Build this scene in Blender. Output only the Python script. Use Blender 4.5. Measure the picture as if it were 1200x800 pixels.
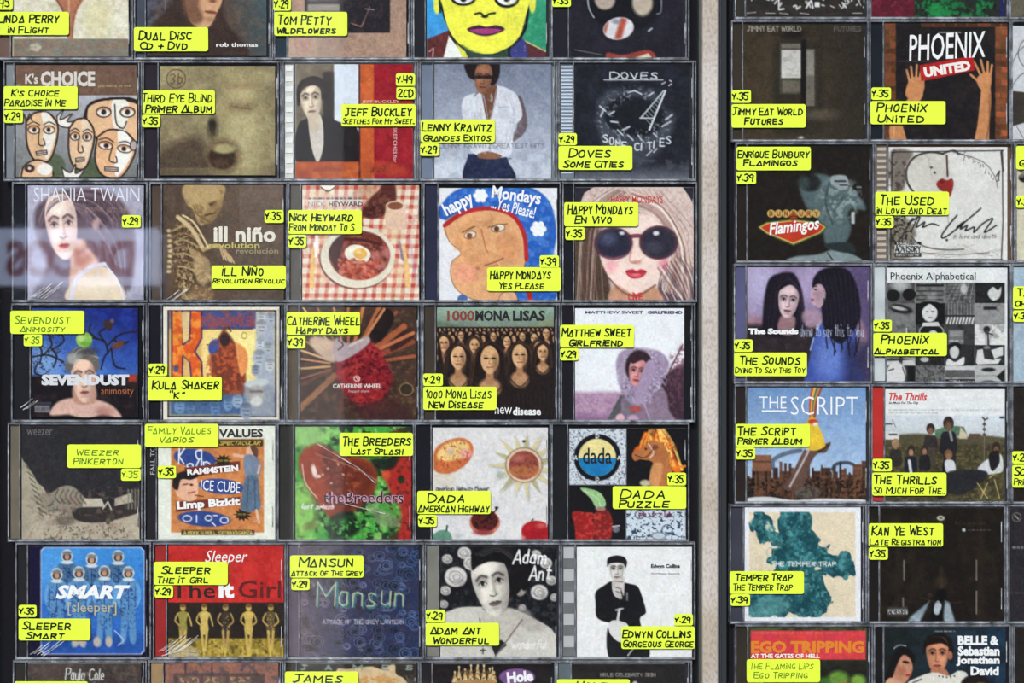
import bpy, math, random
import numpy as np

scene = bpy.context.scene
for o in list(bpy.data.objects):
    bpy.data.objects.remove(o, do_unlink=True)
COL = scene.collection

# ---------------------------------------------------------------- camera
K = 0.000872          # metres on the wall of cases per photograph pixel
ZC = 1.35             # height of the picture centre above the pavement
CAMD = 1.6
cam = bpy.data.cameras.new('camera')
cam.lens = 36.0 * CAMD / (1200 * K)
cam.sensor_width = 36.0
cam.clip_start = 0.02
camo = bpy.data.objects.new('camera', cam)
camo.location = (0, -CAMD, ZC)
camo.rotation_euler = (math.pi / 2, 0, 0)
COL.objects.link(camo)
scene.camera = camo

# ---------------------------------------------------------------- sky, sun, exposure
world = bpy.data.worlds.new('overcast_sky')
scene.world = world
world.use_nodes = True
wn = world.node_tree.nodes
wl = world.node_tree.links
bg = wn['Background']
bg.inputs['Color'].default_value = (0.80, 0.90, 1.0, 1)
bg.inputs['Strength'].default_value = 0.055
sun = bpy.data.lights.new('soft_daylight', 'SUN')
sun.energy = 13.6
sun.angle = math.radians(22)
sun.color = (1.0, 0.985, 0.965)
suno = bpy.data.objects.new('soft_daylight', sun)
suno.rotation_euler = (math.radians(52), 0, math.radians(-16))
COL.objects.link(suno)
vs = scene.view_settings
vs.view_transform = 'Standard'
vs.look = 'None'
vs.exposure = 0.0
vs.gamma = 1.0
vs.use_curve_mapping = False
scene.cycles.transparent_max_bounces = 24
scene.cycles.max_bounces = 6


# ---------------------------------------------------------------- helpers
def lin(c):
    c = np.asarray(c, dtype=float) / 255.0
    return np.where(c <= 0.04045, c / 12.92, ((c + 0.055) / 1.055) ** 2.4)


def X(px):
    return (px - 600) * K


def Z(py):
    return ZC + (400 - py) * K


_mats = {}


def mat(name, col=(128, 128, 128), rough=0.5, spec=0.3, emit=0.0, bump=0.0, vary=0.0, scale=60.0):
    """opaque procedural material; colour given as display values"""
    key = (name, tuple(col), rough, emit)
    if key in _mats:
        return _mats[key]
    m = bpy.data.materials.new(name)
    m.use_nodes = True
    nt = m.node_tree
    b = nt.nodes['Principled BSDF']
    rgb = tuple(float(v) for v in lin(col)) + (1,)
    b.inputs['Base Color'].default_value = rgb
    b.inputs['Roughness'].default_value = rough
    b.inputs['Specular IOR Level'].default_value = spec
    if emit:
        b.inputs['Emission Color'].default_value = rgb
        b.inputs['Emission Strength'].default_value = emit
    if vary or bump:
        tc = nt.nodes.new('ShaderNodeTexCoord')
        n = nt.nodes.new('ShaderNodeTexNoise')
        n.inputs['Scale'].default_value = scale
        n.inputs['Detail'].default_value = 5
        nt.links.new(tc.outputs['Object'], n.inputs['Vector'])
        if vary:
            mx = nt.nodes.new('ShaderNodeMix')
            mx.data_type = 'RGBA'
            lo = tuple(v * (1 - vary) for v in rgb[:3]) + (1,)
            hi = tuple(min(1, v * (1 + vary)) for v in rgb[:3]) + (1,)
            mx.inputs[6].default_value = lo
            mx.inputs[7].default_value = hi
            nt.links.new(n.outputs['Fac'], mx.inputs[0])
            nt.links.new(mx.outputs[2], b.inputs['Base Color'])
        if bump:
            bp = nt.nodes.new('ShaderNodeBump')
            bp.inputs['Strength'].default_value = bump
            bp.inputs['Distance'].default_value = 0.0006
            nt.links.new(n.outputs['Fac'], bp.inputs['Height'])
            nt.links.new(bp.outputs['Normal'], b.inputs['Normal'])
    _mats[key] = m
    return m


def clear_mat(name, tint, refl, rough, bump=0.0):
    """thin clear sheet: transparent with a Fresnel-weighted mirror coat"""
    m = bpy.data.materials.new(name)
    m.use_nodes = True
    nt = m.node_tree
    nt.nodes.remove(nt.nodes['Principled BSDF'])
    out = nt.nodes['Material Output']
    t = nt.nodes.new('ShaderNodeBsdfTransparent')
    t.inputs['Color'].default_value = tuple(tint) + (1,)
    g = nt.nodes.new('ShaderNodeBsdfGlossy')
    g.inputs['Roughness'].default_value = rough
    g.inputs['Color'].default_value = (refl, refl, refl, 1)
    f = nt.nodes.new('ShaderNodeFresnel')
    f.inputs['IOR'].default_value = 1.5
    mx = nt.nodes.new('ShaderNodeMixShader')
    nt.links.new(f.outputs[0], mx.inputs[0])
    nt.links.new(t.outputs[0], mx.inputs[1])
    nt.links.new(g.outputs[0], mx.inputs[2])
    nt.links.new(mx.outputs[0], out.inputs['Surface'])
    if bump:
        tc = nt.nodes.new('ShaderNodeTexCoord')
        n = nt.nodes.new('ShaderNodeTexNoise')
        n.inputs['Scale'].default_value = 40
        bp = nt.nodes.new('ShaderNodeBump')
        bp.inputs['Strength'].default_value = bump
        bp.inputs['Distance'].default_value = 0.0005
        nt.links.new(tc.outputs['Object'], n.inputs['Vector'])
        nt.links.new(n.outputs['Fac'], bp.inputs['Height'])
        nt.links.new(bp.outputs['Normal'], g.inputs['Normal'])
    return m


def edge_mat(name, col, alpha, rough=0.25):
    """moulded polystyrene edge: partly see-through, partly scattering"""
    m = bpy.data.materials.new(name)
    m.use_nodes = True
    nt = m.node_tree
    b = nt.nodes['Principled BSDF']
    tc = nt.nodes.new('ShaderNodeTexCoord')
    n = nt.nodes.new('ShaderNodeTexNoise')
    n.inputs['Scale'].default_value = 95
    n.inputs['Detail'].default_value = 3
    r = nt.nodes.new('ShaderNodeValToRGB')
    c0 = lin(np.array(col) * 0.62)
    c1 = lin(np.minimum(np.array(col) * 1.22, 250))
    r.color_ramp.elements[0].position = 0.35
    r.color_ramp.elements[1].position = 0.68
    r.color_ramp.elements[0].color = tuple(float(v) for v in c0) + (1,)
    r.color_ramp.elements[1].color = tuple(float(v) for v in c1) + (1,)
    nt.links.new(tc.outputs['Object'], n.inputs['Vector'])
    nt.links.new(n.outputs['Fac'], r.inputs[0])
    nt.links.new(r.outputs[0], b.inputs['Base Color'])
    b.inputs['Roughness'].default_value = rough
    b.inputs['Alpha'].default_value = alpha
    return m


M_LID = clear_mat('clear_polystyrene', (0.965, 0.972, 0.975), 0.55, 0.06, 0.15)
M_PANE = clear_mat('window_glass', (0.985, 0.99, 0.99), 1.0, 0.028)
M_EDGE = edge_mat('polystyrene_edge', (118, 122, 132), 0.58)
M_GLINT = edge_mat('polystyrene_glint_and_tab', (165, 170, 178), 0.65)  # paler copy of the edge: glints put in as colour, and the booklet tabs
M_WRAP_GLINT = edge_mat('cellophane_glint', (200, 203, 208), 0.40)  # pale streak colour standing in for glints on the wrap


def print_mat():
    m = bpy.data.materials.new('printed_paper')
    m.use_nodes = True
    nt = m.node_tree
    b = nt.nodes['Principled BSDF']
    a = nt.nodes.new('ShaderNodeAttribute')
    a.attribute_name = 'print'
    n = nt.nodes.new('ShaderNodeTexNoise')
    n.inputs['Scale'].default_value = 900
    n.inputs['Detail'].default_value = 2
    tc = nt.nodes.new('ShaderNodeTexCoord')
    mr = nt.nodes.new('ShaderNodeMapRange')
    mr.inputs[3].default_value = 0.78
    mr.inputs[4].default_value = 1.22
    mx = nt.nodes.new('ShaderNodeMix')
    mx.data_type = 'RGBA'
    mx.blend_type = 'MULTIPLY'
    mx.inputs[0].default_value = 1.0
    nt.links.new(tc.outputs['Object'], n.inputs['Vector'])
    nt.links.new(n.outputs['Fac'], mr.inputs[0])
    nt.links.new(a.outputs['Color'], mx.inputs[6])
    nt.links.new(mr.outputs[0], mx.inputs[7])
    nt.links.new(mx.outputs[2], b.inputs['Base Color'])
    b.inputs['Roughness'].default_value = 0.6
    b.inputs['Specular IOR Level'].default_value = 0.02
    return m


M_PRINT = print_mat()
M_LABEL = mat('fluorescent_label_paper', (186, 206, 54), 0.6, 0.15)
M_INK = mat('black_marker_ink', (18, 26, 14), 0.6, 0.1)
M_INK_GREEN = mat('faded_green_marker_ink', (70, 112, 30), 0.6, 0.1)


def link_mesh(name, me, parent=None, m=None):
    o = bpy.data.objects.new(name, me)
    COL.objects.link(o)
    if m is not None:
        me.materials.append(m)
    if parent is not None:
        o.parent = parent
    return o


class MB:
    """collects boxes and flat polygons into one mesh, in world metres"""

    def __init__(s):
        s.v, s.f, s.mi = [], [], []

    def box(s, x0, x1, y0, y1, z0, z1, mi=0):
        if x0 > x1: x0, x1 = x1, x0
        if z0 > z1: z0, z1 = z1, z0
        n = len(s.v)
        s.v += [(x0, y0, z0), (x1, y0, z0), (x1, y1, z0), (x0, y1, z0), (x0, y0, z1), (x1, y0, z1), (x1, y1, z1), (x0, y1, z1)]
        s.f += [(n, n + 1, n + 5, n + 4), (n + 1, n + 2, n + 6, n + 5), (n + 2, n + 3, n + 7, n + 6), (n + 3, n, n + 4, n + 7), (n + 4, n + 5, n + 6, n + 7), (n + 3, n + 2, n + 1, n)]
        s.mi += [mi] * 6

    def pbox(s, px0, py0, px1, py1, y0, y1, mi=0):
        s.box(X(px0), X(px1), y0, y1, Z(py1), Z(py0), mi)

    def prism(s, pts, y0, y1, mi=0):
        """pts in photograph pixels, given clockwise on the picture"""
        n, k = len(s.v), len(pts)
        s.v += [(X(a), y0, Z(b)) for a, b in pts] + [(X(a), y1, Z(b)) for a, b in pts]
        s.f.append(tuple(range(n, n + k))[::-1])
        s.f.append(tuple(range(n + k, n + 2 * k)))
        for i in range(k):
            j = (i + 1) % k
            s.f.append((n + i, n + j, n + k + j, n + k + i))
        s.mi += [mi] * (k + 2)

    def build(s, name, mats, parent=None, origin=None):
        me = bpy.data.meshes.new(name)
        ox, oy, oz = origin if origin else (0, 0, 0)
        me.from_pydata([(a - ox, b - oy, c - oz) for a, b, c in s.v], [], s.f)
        mats = mats if isinstance(mats, (list, tuple)) else [mats]
        for m in mats:
            me.materials.append(m)
        if len(mats) > 1:
            me.polygons.foreach_set('material_index', s.mi)
        me.update()
        o = bpy.data.objects.new(name, me)
        COL.objects.link(o)
        if parent is not None:
            o.parent = parent
        elif origin:
            o.location = origin
        return o


def round_rect(x0, y0, x1, y1, r, n=4):
    pts = []
    for cx, cy, a0 in ((x1 - r, y0 + r, -90), (x1 - r, y1 - r, 0), (x0 + r, y1 - r, 90), (x0 + r, y0 + r, 180)):
        for i in range(n + 1):
            a = math.radians(a0 + 90 * i / n)
            pts.append((cx + r * math.cos(a), cy + r * math.sin(a)))
    return pts


# ---------------------------------------------------------------- stroke lettering (the shop's marker hand)
GL = {
 'A': '003a60 1353', '@': '004a7000', 'B': '000a4a685505 0555734000', 'C': '694a1905114061', 'D': '000a3a6875623000',
 'E': '6a0a0060 0555', 'F': '6a0a00 0555', 'G': '694a19051140616434', 'H': '0a00 6a60 0565', 'I': '0a00', 'i': '0700 0a0b',
 'J': '1a7a 4a421001', 'K': '0a00 6a0560', 'L': '0a0060', 'M': '000a448a80', 'N': '000a606a', 'n~': '000a606a 1c2d4c5d',
 'O': '3a190511305165593a', 'P': '000a4a69674505', 'Q': '3a190511305165593a 3361', 'R': '000a4a69674505 2560',
 'S': '694a191754624001', 'T': '0a6a 3a30', 'U': '0a022040626a', 'V': '0a306a', 'W': '0a2047608a', 'X': '0a60 6a00',
 'Y': '0a356a 3530', 'Z': '0a6a0060', '0': '3a190511305165593a', '1': '183a30', '2': '082a59560060', '3': '093a6835633001',
 '4': '0a0464 5a50', '5': '6a0a0646623001', '9': '683a0815556850', '$': '08346a 3430 1656', '.': '0001', "'": '0a08',
 '"': '0a08 2a28', '+': '0464 3137', 'a': '461604012041464640', 'd': '46160401204146 4a40', 'm': '06000526353035566560',
 'n': '060005264540', 't': '2a2141 0747', 'e': '0343452604012041', 'y': '0632 4610', 'l': '0a00', 'u': '06012041 4640',
 's': '45261513413000', 'h': '0a00 05264540', 'o': '26040120414526', 'r': '0600 042646', 'c': '452604012041', 'k': '0a00 4602 1340',
 'v': '062046', 'w': '0620446086', 'b': '0a000526454120 00', 'f': '4a390900 0646', 'g': '46160401204146 4610',
}
GL['b'] = '0a00204145260 5'.replace(' ', '')
GL['Ñ'] = GL.pop('n~')


def strokes(text, x0, y0, x1, y1, slant=0.10, jit=0.35, seed=1, small=1.0):
    """poly-lines of a text fitted in a pixel box (y1 is the base line)"""
    rnd = random.Random(seed + len(text) * 7 + int(x0))
    cur, segs, first = 0.0, [], True
    for ch in text:
        if ch == ' ':
            cur += 4.5
            first = True
            continue
        g = GL[ch]
        w = 0
        dy = rnd.uniform(-jit, jit)
        jj = jit * .75
        kx, ky, tl = 1 + rnd.uniform(-.12, .12) * jit * 2, 1 + rnd.uniform(-.08, .06) * jit * 2, rnd.uniform(-.09, .09) * jit * 2
        if first:
            kx, ky = kx * 1.12, ky * 1.04
        else:
            kx, ky = kx * (1 + small) / 2, ky * small
        first = False
        for st in g.split(' '):
            pts = [(int(st[i], 16), int(st[i + 1], 16)) for i in range(0, len(st) - 1, 2)]
            w = max(w, max(p[0] for p in pts))
            segs.append([(cur + p[0] * kx + (slant + tl) * p[1] + rnd.uniform(-jj, jj), p[1] * ky + dy + rnd.uniform(-jj, jj)) for p in pts])
        cur += w + 2.6
    xs = [p[0] for s in segs for p in s]
    mn, mx = min(xs), max(xs)
    sx = (x1 - x0) / max(1e-6, mx - mn)
    sy = (y1 - y0) / 10.0
    return [[(x0 + (a - mn) * sx, y1 - b * sy) for a, b in s] for s in segs]


def ribbon(name, segs, w, y, m, parent):
    """flat pen strokes: one quad per segment, a disc at each joint; pixel coordinates"""
    v, f = [], []
    r = (w[0] if isinstance(w, list) else w) / 2
    disc = [(math.cos(a) * r, math.sin(a) * r) for a in [math.pi / 4 * i for i in range(8)]]
    for q, s in enumerate(segs):
        if isinstance(w, list):
            r = w[q] / 2
            disc = [(math.cos(a) * r, math.sin(a) * r) for a in [math.pi / 4 * i for i in range(8)]]
        for (ax, ay), (bx, by) in zip(s[:-1], s[1:]):
            d = math.hypot(bx - ax, by - ay) or 1e-6
            nx, ny = -(by - ay) / d * r, (bx - ax) / d * r
            n = len(v)
            v += [(ax + nx, ay + ny), (bx + nx, by + ny), (bx - nx, by - ny), (ax - nx, ay - ny)]
            f.append((n, n + 1, n + 2, n + 3))
        for ax, ay in s:
            n = len(v)
            v += [(ax + p, ay + q) for p, q in disc]
            f.append(tuple(range(n, n + 8)))
    me = bpy.data.meshes.new(name)
    me.from_pydata([(X(a), y, Z(b)) for a, b in v], [], f)
    return link_mesh(name, me, parent, m)


_pending = []
Y_BOOK, Y_TEXT, Y_LID, Y_LAB, Y_LABINK = 0.0016, 0.00145, 0.0, -0.0005, -0.00056


def font_text(text, x0, y0, x1, y1, col, parent, rot=0, bold=0.0, shear=0.0, y=None, m=None):
    """printed words fitted in the pixel box of their ink; rot 90 reads downwards"""
    cu = bpy.data.curves.new('lettering', 'FONT')
    cu.body = text
    cu.size = 1.0
    cu.offset = bold
    cu.shear = shear
    cu.resolution_u = 2
    cu.fill_mode = 'BOTH'
    cu.materials.append(m or mat('printing_ink', col, 0.5, 0.2))
    o = bpy.data.objects.new('lettering', cu)
    COL.objects.link(o)
    o.parent = parent
    _pending.append((o, x0, y0, x1, y1, rot, Y_TEXT if y is None else y))
    return o


def settle_texts():
    bpy.context.view_layer.update()
    dg = bpy.context.evaluated_depsgraph_get()
    made = []
    for o, *rest in _pending:
        me = bpy.data.meshes.new_from_object(o.evaluated_get(dg))
        par, cu = o.parent, o.data
        bpy.data.objects.remove(o)
        bpy.data.curves.remove(cu)
        n = bpy.data.objects.new('lettering', me)
        COL.objects.link(n)
        n.parent = par
        made.append((n, *rest))
    _pending[:] = made
    bpy.context.view_layer.update()
    for o, x0, y0, x1, y1, rot, y in _pending:
        bb = o.bound_box
        a0, a1 = min(b[0] for b in bb), max(b[0] for b in bb)
        b0, b1 = min(b[1] for b in bb), max(b[1] for b in bb)
        r = math.radians(rot)
        if abs(rot) == 90:
            sx = (y1 - y0) * K / (a1 - a0)
            sy = (x1 - x0) * K / (b1 - b0)
        else:
            sx = (x1 - x0) * K / (a1 - a0)
            sy = (y1 - y0) * K / (b1 - b0)
        o.scale = (sx, sy, 1)
        cx, cy = (a0 + a1) / 2 * sx, (b0 + b1) / 2 * sy
        dx = cx * math.cos(-r) - cy * math.sin(-r)
        dz = cx * math.sin(-r) + cy * math.cos(-r)
        o.rotation_euler = (math.pi / 2, -(-r), 0)
        o.location = (X((x0 + x1) / 2) - dx, y, Z((y0 + y1) / 2) - dz)


# ---------------------------------------------------------------- cover printing: colours per vertex of a fine flat grid
def smooth_pts(pts, closed=True, n=6):
    P = np.array(pts, float)
    k = len(P)
    out = []
    rng = range(k) if closed else range(k - 1)
    for i in rng:
        if closed:
            p0, p1, p2, p3 = P[i - 1], P[i], P[(i + 1) % k], P[(i + 2) % k]
        else:
            p0, p1, p2, p3 = P[max(i - 1, 0)], P[i], P[i + 1], P[min(i + 2, k - 1)]
        for t in np.linspace(0, 1, n, endpoint=False):
            out.append(0.5 * ((2 * p1) + (-p0 + p2) * t + (2 * p0 - 5 * p1 + 4 * p2 - p3) * t * t + (-p0 + 3 * p1 - 3 * p2 + p3) * t ** 3))
    if not closed:
        out.append(P[-1])
    return np.array(out)


class Art:
    def __init__(s, x0, y0, x1, y1, bg, seed=1):
        s.b = (x0, y0, x1, y1)
        s.nx, s.ny = int(round(x1 - x0)) + 1, int(round(y1 - y0)) + 1
        s.X, s.Y = np.meshgrid(np.linspace(x0, x1, s.nx), np.linspace(y0, y1, s.ny))
        s.c = np.ones((s.ny, s.nx, 3)) * np.array(bg, float)
        s.r = np.random.RandomState(seed)
        s.clipm = 1.0

    def mix(s, m, col, a=1.0):
        m = (m * a * s.clipm)[..., None]
        s.c = s.c * (1 - m) + np.array(col, float) * m

    def rect(s, x0, y0, x1, y1, col, a=1.0, soft=0.9):
        m = np.clip((s.X - x0) / soft + .5, 0, 1) * np.clip((x1 - s.X) / soft + .5, 0, 1) * np.clip((s.Y - y0) / soft + .5, 0, 1) * np.clip((y1 - s.Y) / soft + .5, 0, 1)
        s.mix(m, col, a)

    def em(s, cx, cy, rx, ry, rot=0, soft=1.2):
        r = math.radians(rot)
        dx, dy = s.X - cx, s.Y - cy
        u = dx * math.cos(r) + dy * math.sin(r)
        v = -dx * math.sin(r) + dy * math.cos(r)
        q = np.sqrt((u / rx) ** 2 + (v / ry) ** 2) + 1e-6
        return np.clip((1 - q) * min(rx, ry) / soft + .5, 0, 1)

    def ell(s, cx, cy, rx, ry, col, rot=0, soft=1.2, a=1.0):
        s.mix(s.em(cx, cy, rx, ry, rot, soft), col, a)

    def ring(s, cx, cy, rx, ry, w, col, rot=0, a=1.0, soft=1.0):
        m = s.em(cx, cy, rx + w / 2, ry + w / 2, rot, soft) * (1 - s.em(cx, cy, max(rx - w / 2, .1), max(ry - w / 2, .1), rot, soft))
        s.mix(m, col, a)

    def dist(s, P, closed):
        d = np.full(s.X.shape, 1e9)
        k = len(P)
        for i in range(k if closed else k - 1):
            a, b = P[i], P[(i + 1) % k]
            e = b - a
            L = e.dot(e) + 1e-9
            t = np.clip(((s.X - a[0]) * e[0] + (s.Y - a[1]) * e[1]) / L, 0, 1)
            d = np.minimum(d, (s.X - a[0] - t * e[0]) ** 2 + (s.Y - a[1] - t * e[1]) ** 2)
        return np.sqrt(d)

    def pm(s, pts, sm=0, soft=1.0):
        P = smooth_pts(pts, True, 5) if sm else np.array(pts, float)
        ins = np.zeros(s.X.shape, bool)
        k = len(P)
        for i in range(k):
            (ax, ay), (bx, by) = P[i], P[(i + 1) % k]
            if ay == by:
                continue
            ins ^= ((ay > s.Y) != (by > s.Y)) & (s.X < (bx - ax) * (s.Y - ay) / (by - ay) + ax)
        d = s.dist(P, True)
        return np.clip(np.where(ins, d, -d) / soft + .5, 0, 1)

    def poly(s, pts, col, sm=1, soft=1.1, a=1.0, out=None, ow=1.4):
        s.mix(s.pm(pts, sm, soft), col, a)
        if out is not None:
            s.line(list(pts) + [pts[0]], ow, out, sm=sm)

    def line(s, pts, w, col, sm=0, a=1.0, soft=1.0):
        P = smooth_pts(pts, False, 5) if sm and len(pts) > 2 else np.array(pts, float)
        d = s.dist(P, False)
        s.mix(np.clip((w / 2 - d) / soft + .5, 0, 1), col, a)

    def grad(s, c0, c1, p0, p1, m=1.0, a=1.0):
        d = np.array(p1, float) - np.array(p0, float)
        t = np.clip(((s.X - p0[0]) * d[0] + (s.Y - p0[1]) * d[1]) / d.dot(d), 0, 1)[..., None]
        col = np.array(c0, float) * (1 - t) + np.array(c1, float) * t
        mm = (np.ones(s.X.shape) * m * a * s.clipm)[..., None]
        s.c = s.c * (1 - mm) + col * mm

    def vn(s, sc):
        gx, gy = int(s.nx / sc) + 3, int(s.ny / sc) + 3
        g = s.r.rand(gy, gx)
        u, v = np.arange(s.nx) / sc, np.arange(s.ny) / sc
        iu, iv = u.astype(int), v.astype(int)
        fu, fv = u - iu, (v - iv)[:, None]
        fu, fv = fu * fu * (3 - 2 * fu), fv * fv * (3 - 2 * fv)
        a, b = g[iv][:, iu], g[iv][:, iu + 1]
        c, d = g[iv + 1][:, iu], g[iv + 1][:, iu + 1]
        return (a * (1 - fu) + b * fu) * (1 - fv) + (c * (1 - fu) + d * fu) * fv

    def noise(s, sc, amp, m=1.0, colour=False):
        for i in range(3 if colour else 1):
            n = (s.vn(sc) * 2 - 1) * amp * m * s.clipm
            if colour:
                s.c[..., i] += n
            else:
                s.c += n[..., None]

    def cloud(s, sc, col, lo=.5, hi=.7, a=1.0, m=1.0):
        n = .6 * s.vn(sc) + .4 * s.vn(max(sc / 2.3, 1.2))
        s.mix(np.clip((n - lo) / (hi - lo), 0, 1) * m, col, a)

    def words(s, text, x0, y0, x1, y1, w, col, slant=.1, a=1.0, seed=1):
        for st in strokes(text, x0, y0, x1, y1, slant, .3, seed):
            s.line(st, w, col, a=a, soft=.8)

    def tiny(s, x0, y0, x1, y1, col, a=.8):
        """a line of print too small to read"""
        x = x0
        while x < x1:
            w = s.r.uniform(2, 6)
            s.rect(x, y0, min(x + w, x1), y1, col, a * s.r.uniform(.6, 1))
            x += w + s.r.uniform(.8, 1.8)

    def face(s, cx, cy, rx, ry, skin, dk, rot=0, shade=0.45, lip=(150, 80, 70), side=1, eyes=1.0, soft=1.5):
        """an anonymous face; rx, ry its half sizes"""
        r = math.radians(rot)
        c_, s_ = math.cos(r), math.sin(r)
        T = lambda u, v: (cx + u * rx * c_ - v * ry * s_, cy + u * rx * s_ + v * ry * c_)
        out = [T(-.9, -.5), T(-.5, -1), T(.5, -1), T(.9, -.5), T(.86, .15), T(.62, .68), T(.22, 1.0), T(-.22, 1.0), T(-.62, .68), T(-.86, .15)]
        m = s.pm(out, 1, soft)
        a, d, lp = np.array(skin, float), np.array(dk, float), np.array(lip, float)
        mid, lt = a * .62 + d * .38, np.minimum(a * 1.12 + 6, 250)
        s.mix(m, a)
        E = lambda u, v, ru, rv, c, so, al: s.mix(s.em(*T(u, v), max(ru * rx, .5), max(rv * ry, .5), rot, so) * m, c, al)
        # side in shade, lit brow, cheek and chin
        s.mix(s.pm([T(side * 1.1, -1), T(side * .5, -.5), T(side * .62, .1), T(side * .3, .6), T(side * .1, 1.1), T(side * 1.1, 1.1)], 1, rx * .45) * m, mid, shade)
        E(-side * .1, -.62, .45, .22, lt, rx * .4, .7)
        E(-side * .45, .25, .26, .22, lt, rx * .35, .7)
        E(-side * .02, .86, .22, .1, lt, rx * .25, .5)
        E(-side * .8, .35, .16, .5, mid, rx * .3, .5)
        for e in (-1, 1):
            u = e * .43
            E(u, -.2, .34, .16, mid, rx * .28, .75)
            s.line([T(u - .27 * 1, -.30 + .05 * (e < 0)), T(u, -.37), T(u + .27, -.30 + .05 * (e > 0))], max(1., ry * .075), d * .8 + mid * .2, 1, .85 * eyes, max(1, rx * .1))
            E(u, -.12, .19, .075, lt * .92, .9, .8 * eyes)
            E(u, -.12, .095, .085, d, .9, eyes)
            s.line([T(u - .21, -.10), T(u, -.20), T(u + .21, -.10)], max(.8, ry * .035), d, 1, .9 * eyes, .9)
            E(u, -.02, .2, .04, mid, rx * .12, .5)
        s.line([T(-side * .04, -.2), T(-side * .1, .26)], max(1, rx * .12), lt, 0, .6, rx * .15)
        s.line([T(side * .13, -.22), T(side * .12, .2), T(side * .2, .3)], max(1, rx * .11), mid, 1, .75, rx * .12)
        s.line([T(-.17, .31), T(0, .36), T(.17, .31)], max(.9, ry * .045), mid * .7, 1, .85, 1)
        s.poly([T(-.33, .57), T(-.1, .51), T(0, .535), T(.1, .51), T(.33, .57), T(.12, .60), T(-.12, .60)], lp * .82, 1, 1, .95)
        s.poly([T(-.30, .59), T(.30, .59), T(.14, .68), T(-.14, .68)], np.minimum(lp * 1.18, 250), 1, 1, .95)
        s.line([T(-.33, .575), T(0, .595), T(.33, .575)], max(.7, ry * .02), d, 1, .7, .9)
        E(0, .76, .2, .045, mid, rx * .12, .6)

    def hair(s, pts_a, pts_b, n, cols, w=1.1, a=.6):
        """n strands blended between two guide lines"""
        A_, B_ = np.array(pts_a, float), np.array(pts_b, float)
        for i in range(n):
            t = (i + s.r.uniform(-.4, .4)) / max(1, n - 1)
            P = A_ * (1 - t) + B_ * t + s.r.uniform(-.8, .8, A_.shape)
            s.line([tuple(p) for p in P], w * s.r.uniform(.6, 1.3), cols[s.r.randint(len(cols))], 1, a * s.r.uniform(.5, 1))

    def build(s, parent, y):
        lum = np.clip(s.c.mean(-1) / 255, 0, 1)
        mod = 1 + (.07 * (s.vn(2.2) - .5) * 2 + .05 * (s.vn(6) - .5) * 2 + .05 * (s.vn(15) - .5) * 2) * (1 - .85 * lum ** 2)
        s.c = s.c * mod[..., None]
        s.noise(1.4, 7, colour=True)
        s.noise(1.1, 5)
        x0, y0, x1, y1 = s.b
        n = s.nx * s.ny
        co = np.empty((n, 3), np.float32)
        co[:, 0] = (s.X.ravel() - 600) * K
        co[:, 1] = y
        co[:, 2] = ZC + (400 - s.Y.ravel()) * K
        idx = np.arange(n).reshape(s.ny, s.nx)
        a, b, c, d = idx[:-1, :-1], idx[:-1, 1:], idx[1:, 1:], idx[1:, :-1]
        q = np.stack([a, d, c, b], -1).reshape(-1, 4)
        me = bpy.data.meshes.new('booklet')
        me.vertices.add(n)
        me.vertices.foreach_set('co', co.ravel())
        me.loops.add(q.size)
        me.loops.foreach_set('vertex_index', q.ravel().astype(np.int32))
        me.polygons.add(len(q))
        me.polygons.foreach_set('loop_start', np.arange(0, q.size, 4, dtype=np.int32))
        me.update(calc_edges=True)
        at = me.color_attributes.new('print', 'FLOAT_COLOR', 'POINT')
        rgba = np.ones((n, 4), np.float32)
        rgba[:, :3] = lin(np.clip(s.c, 6, 246).reshape(-1, 3))
        at.data.foreach_set('color', rgba.ravel())
        return link_mesh('booklet', me, parent, M_PRINT)


# ---------------------------------------------------------------- the cover pictures (coordinates are photograph pixels)
def c_cream_flight(A):
    A.mix(np.ones(A.X.shape), (222, 217, 200))
    A.cloud(9, (196, 188, 160), .4, .7, .7); A.cloud(5, (238, 234, 222), .5, .75, .7)
    A.ell(114, 22, 16, 22, (212, 205, 160), 0, 14, .6)
    A.poly([(60, -12), (100, -12), (90, 12), (86, 30), (84, 46), (79, 46), (76, 22), (70, 8)], (178, 118, 92), 1, 2)
    A.line([(64, -4), (74, 14), (78, 40)], 1.4, (112, 72, 60), 1); A.line([(97, -6), (87, 16), (84, 44)], 1.2, (140, 92, 76), 1)
    A.line([(80, 0), (81, 30)], 2.5, (214, 160, 132), 1, .8)
    A.rect(14, 45, 152, 70, (132, 120, 110)); A.cloud(6, (120, 138, 128), .45, .7, .7, A.Y > 46); A.cloud(5, (150, 118, 100), .5, .7, .7, A.Y > 46)
    for i in range(5):
        a = i * 1.26
        A.ell(41 + 4 * math.cos(a), 55 + 3 * math.sin(a), 3.2, 2.2, (196, 188, 168), 0, 1.5, .9)
    A.line([(30, 58), (38, 60)], 1, (160, 130, 100)); A.rect(10, 43, 15, 70, (196, 180, 140))


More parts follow.
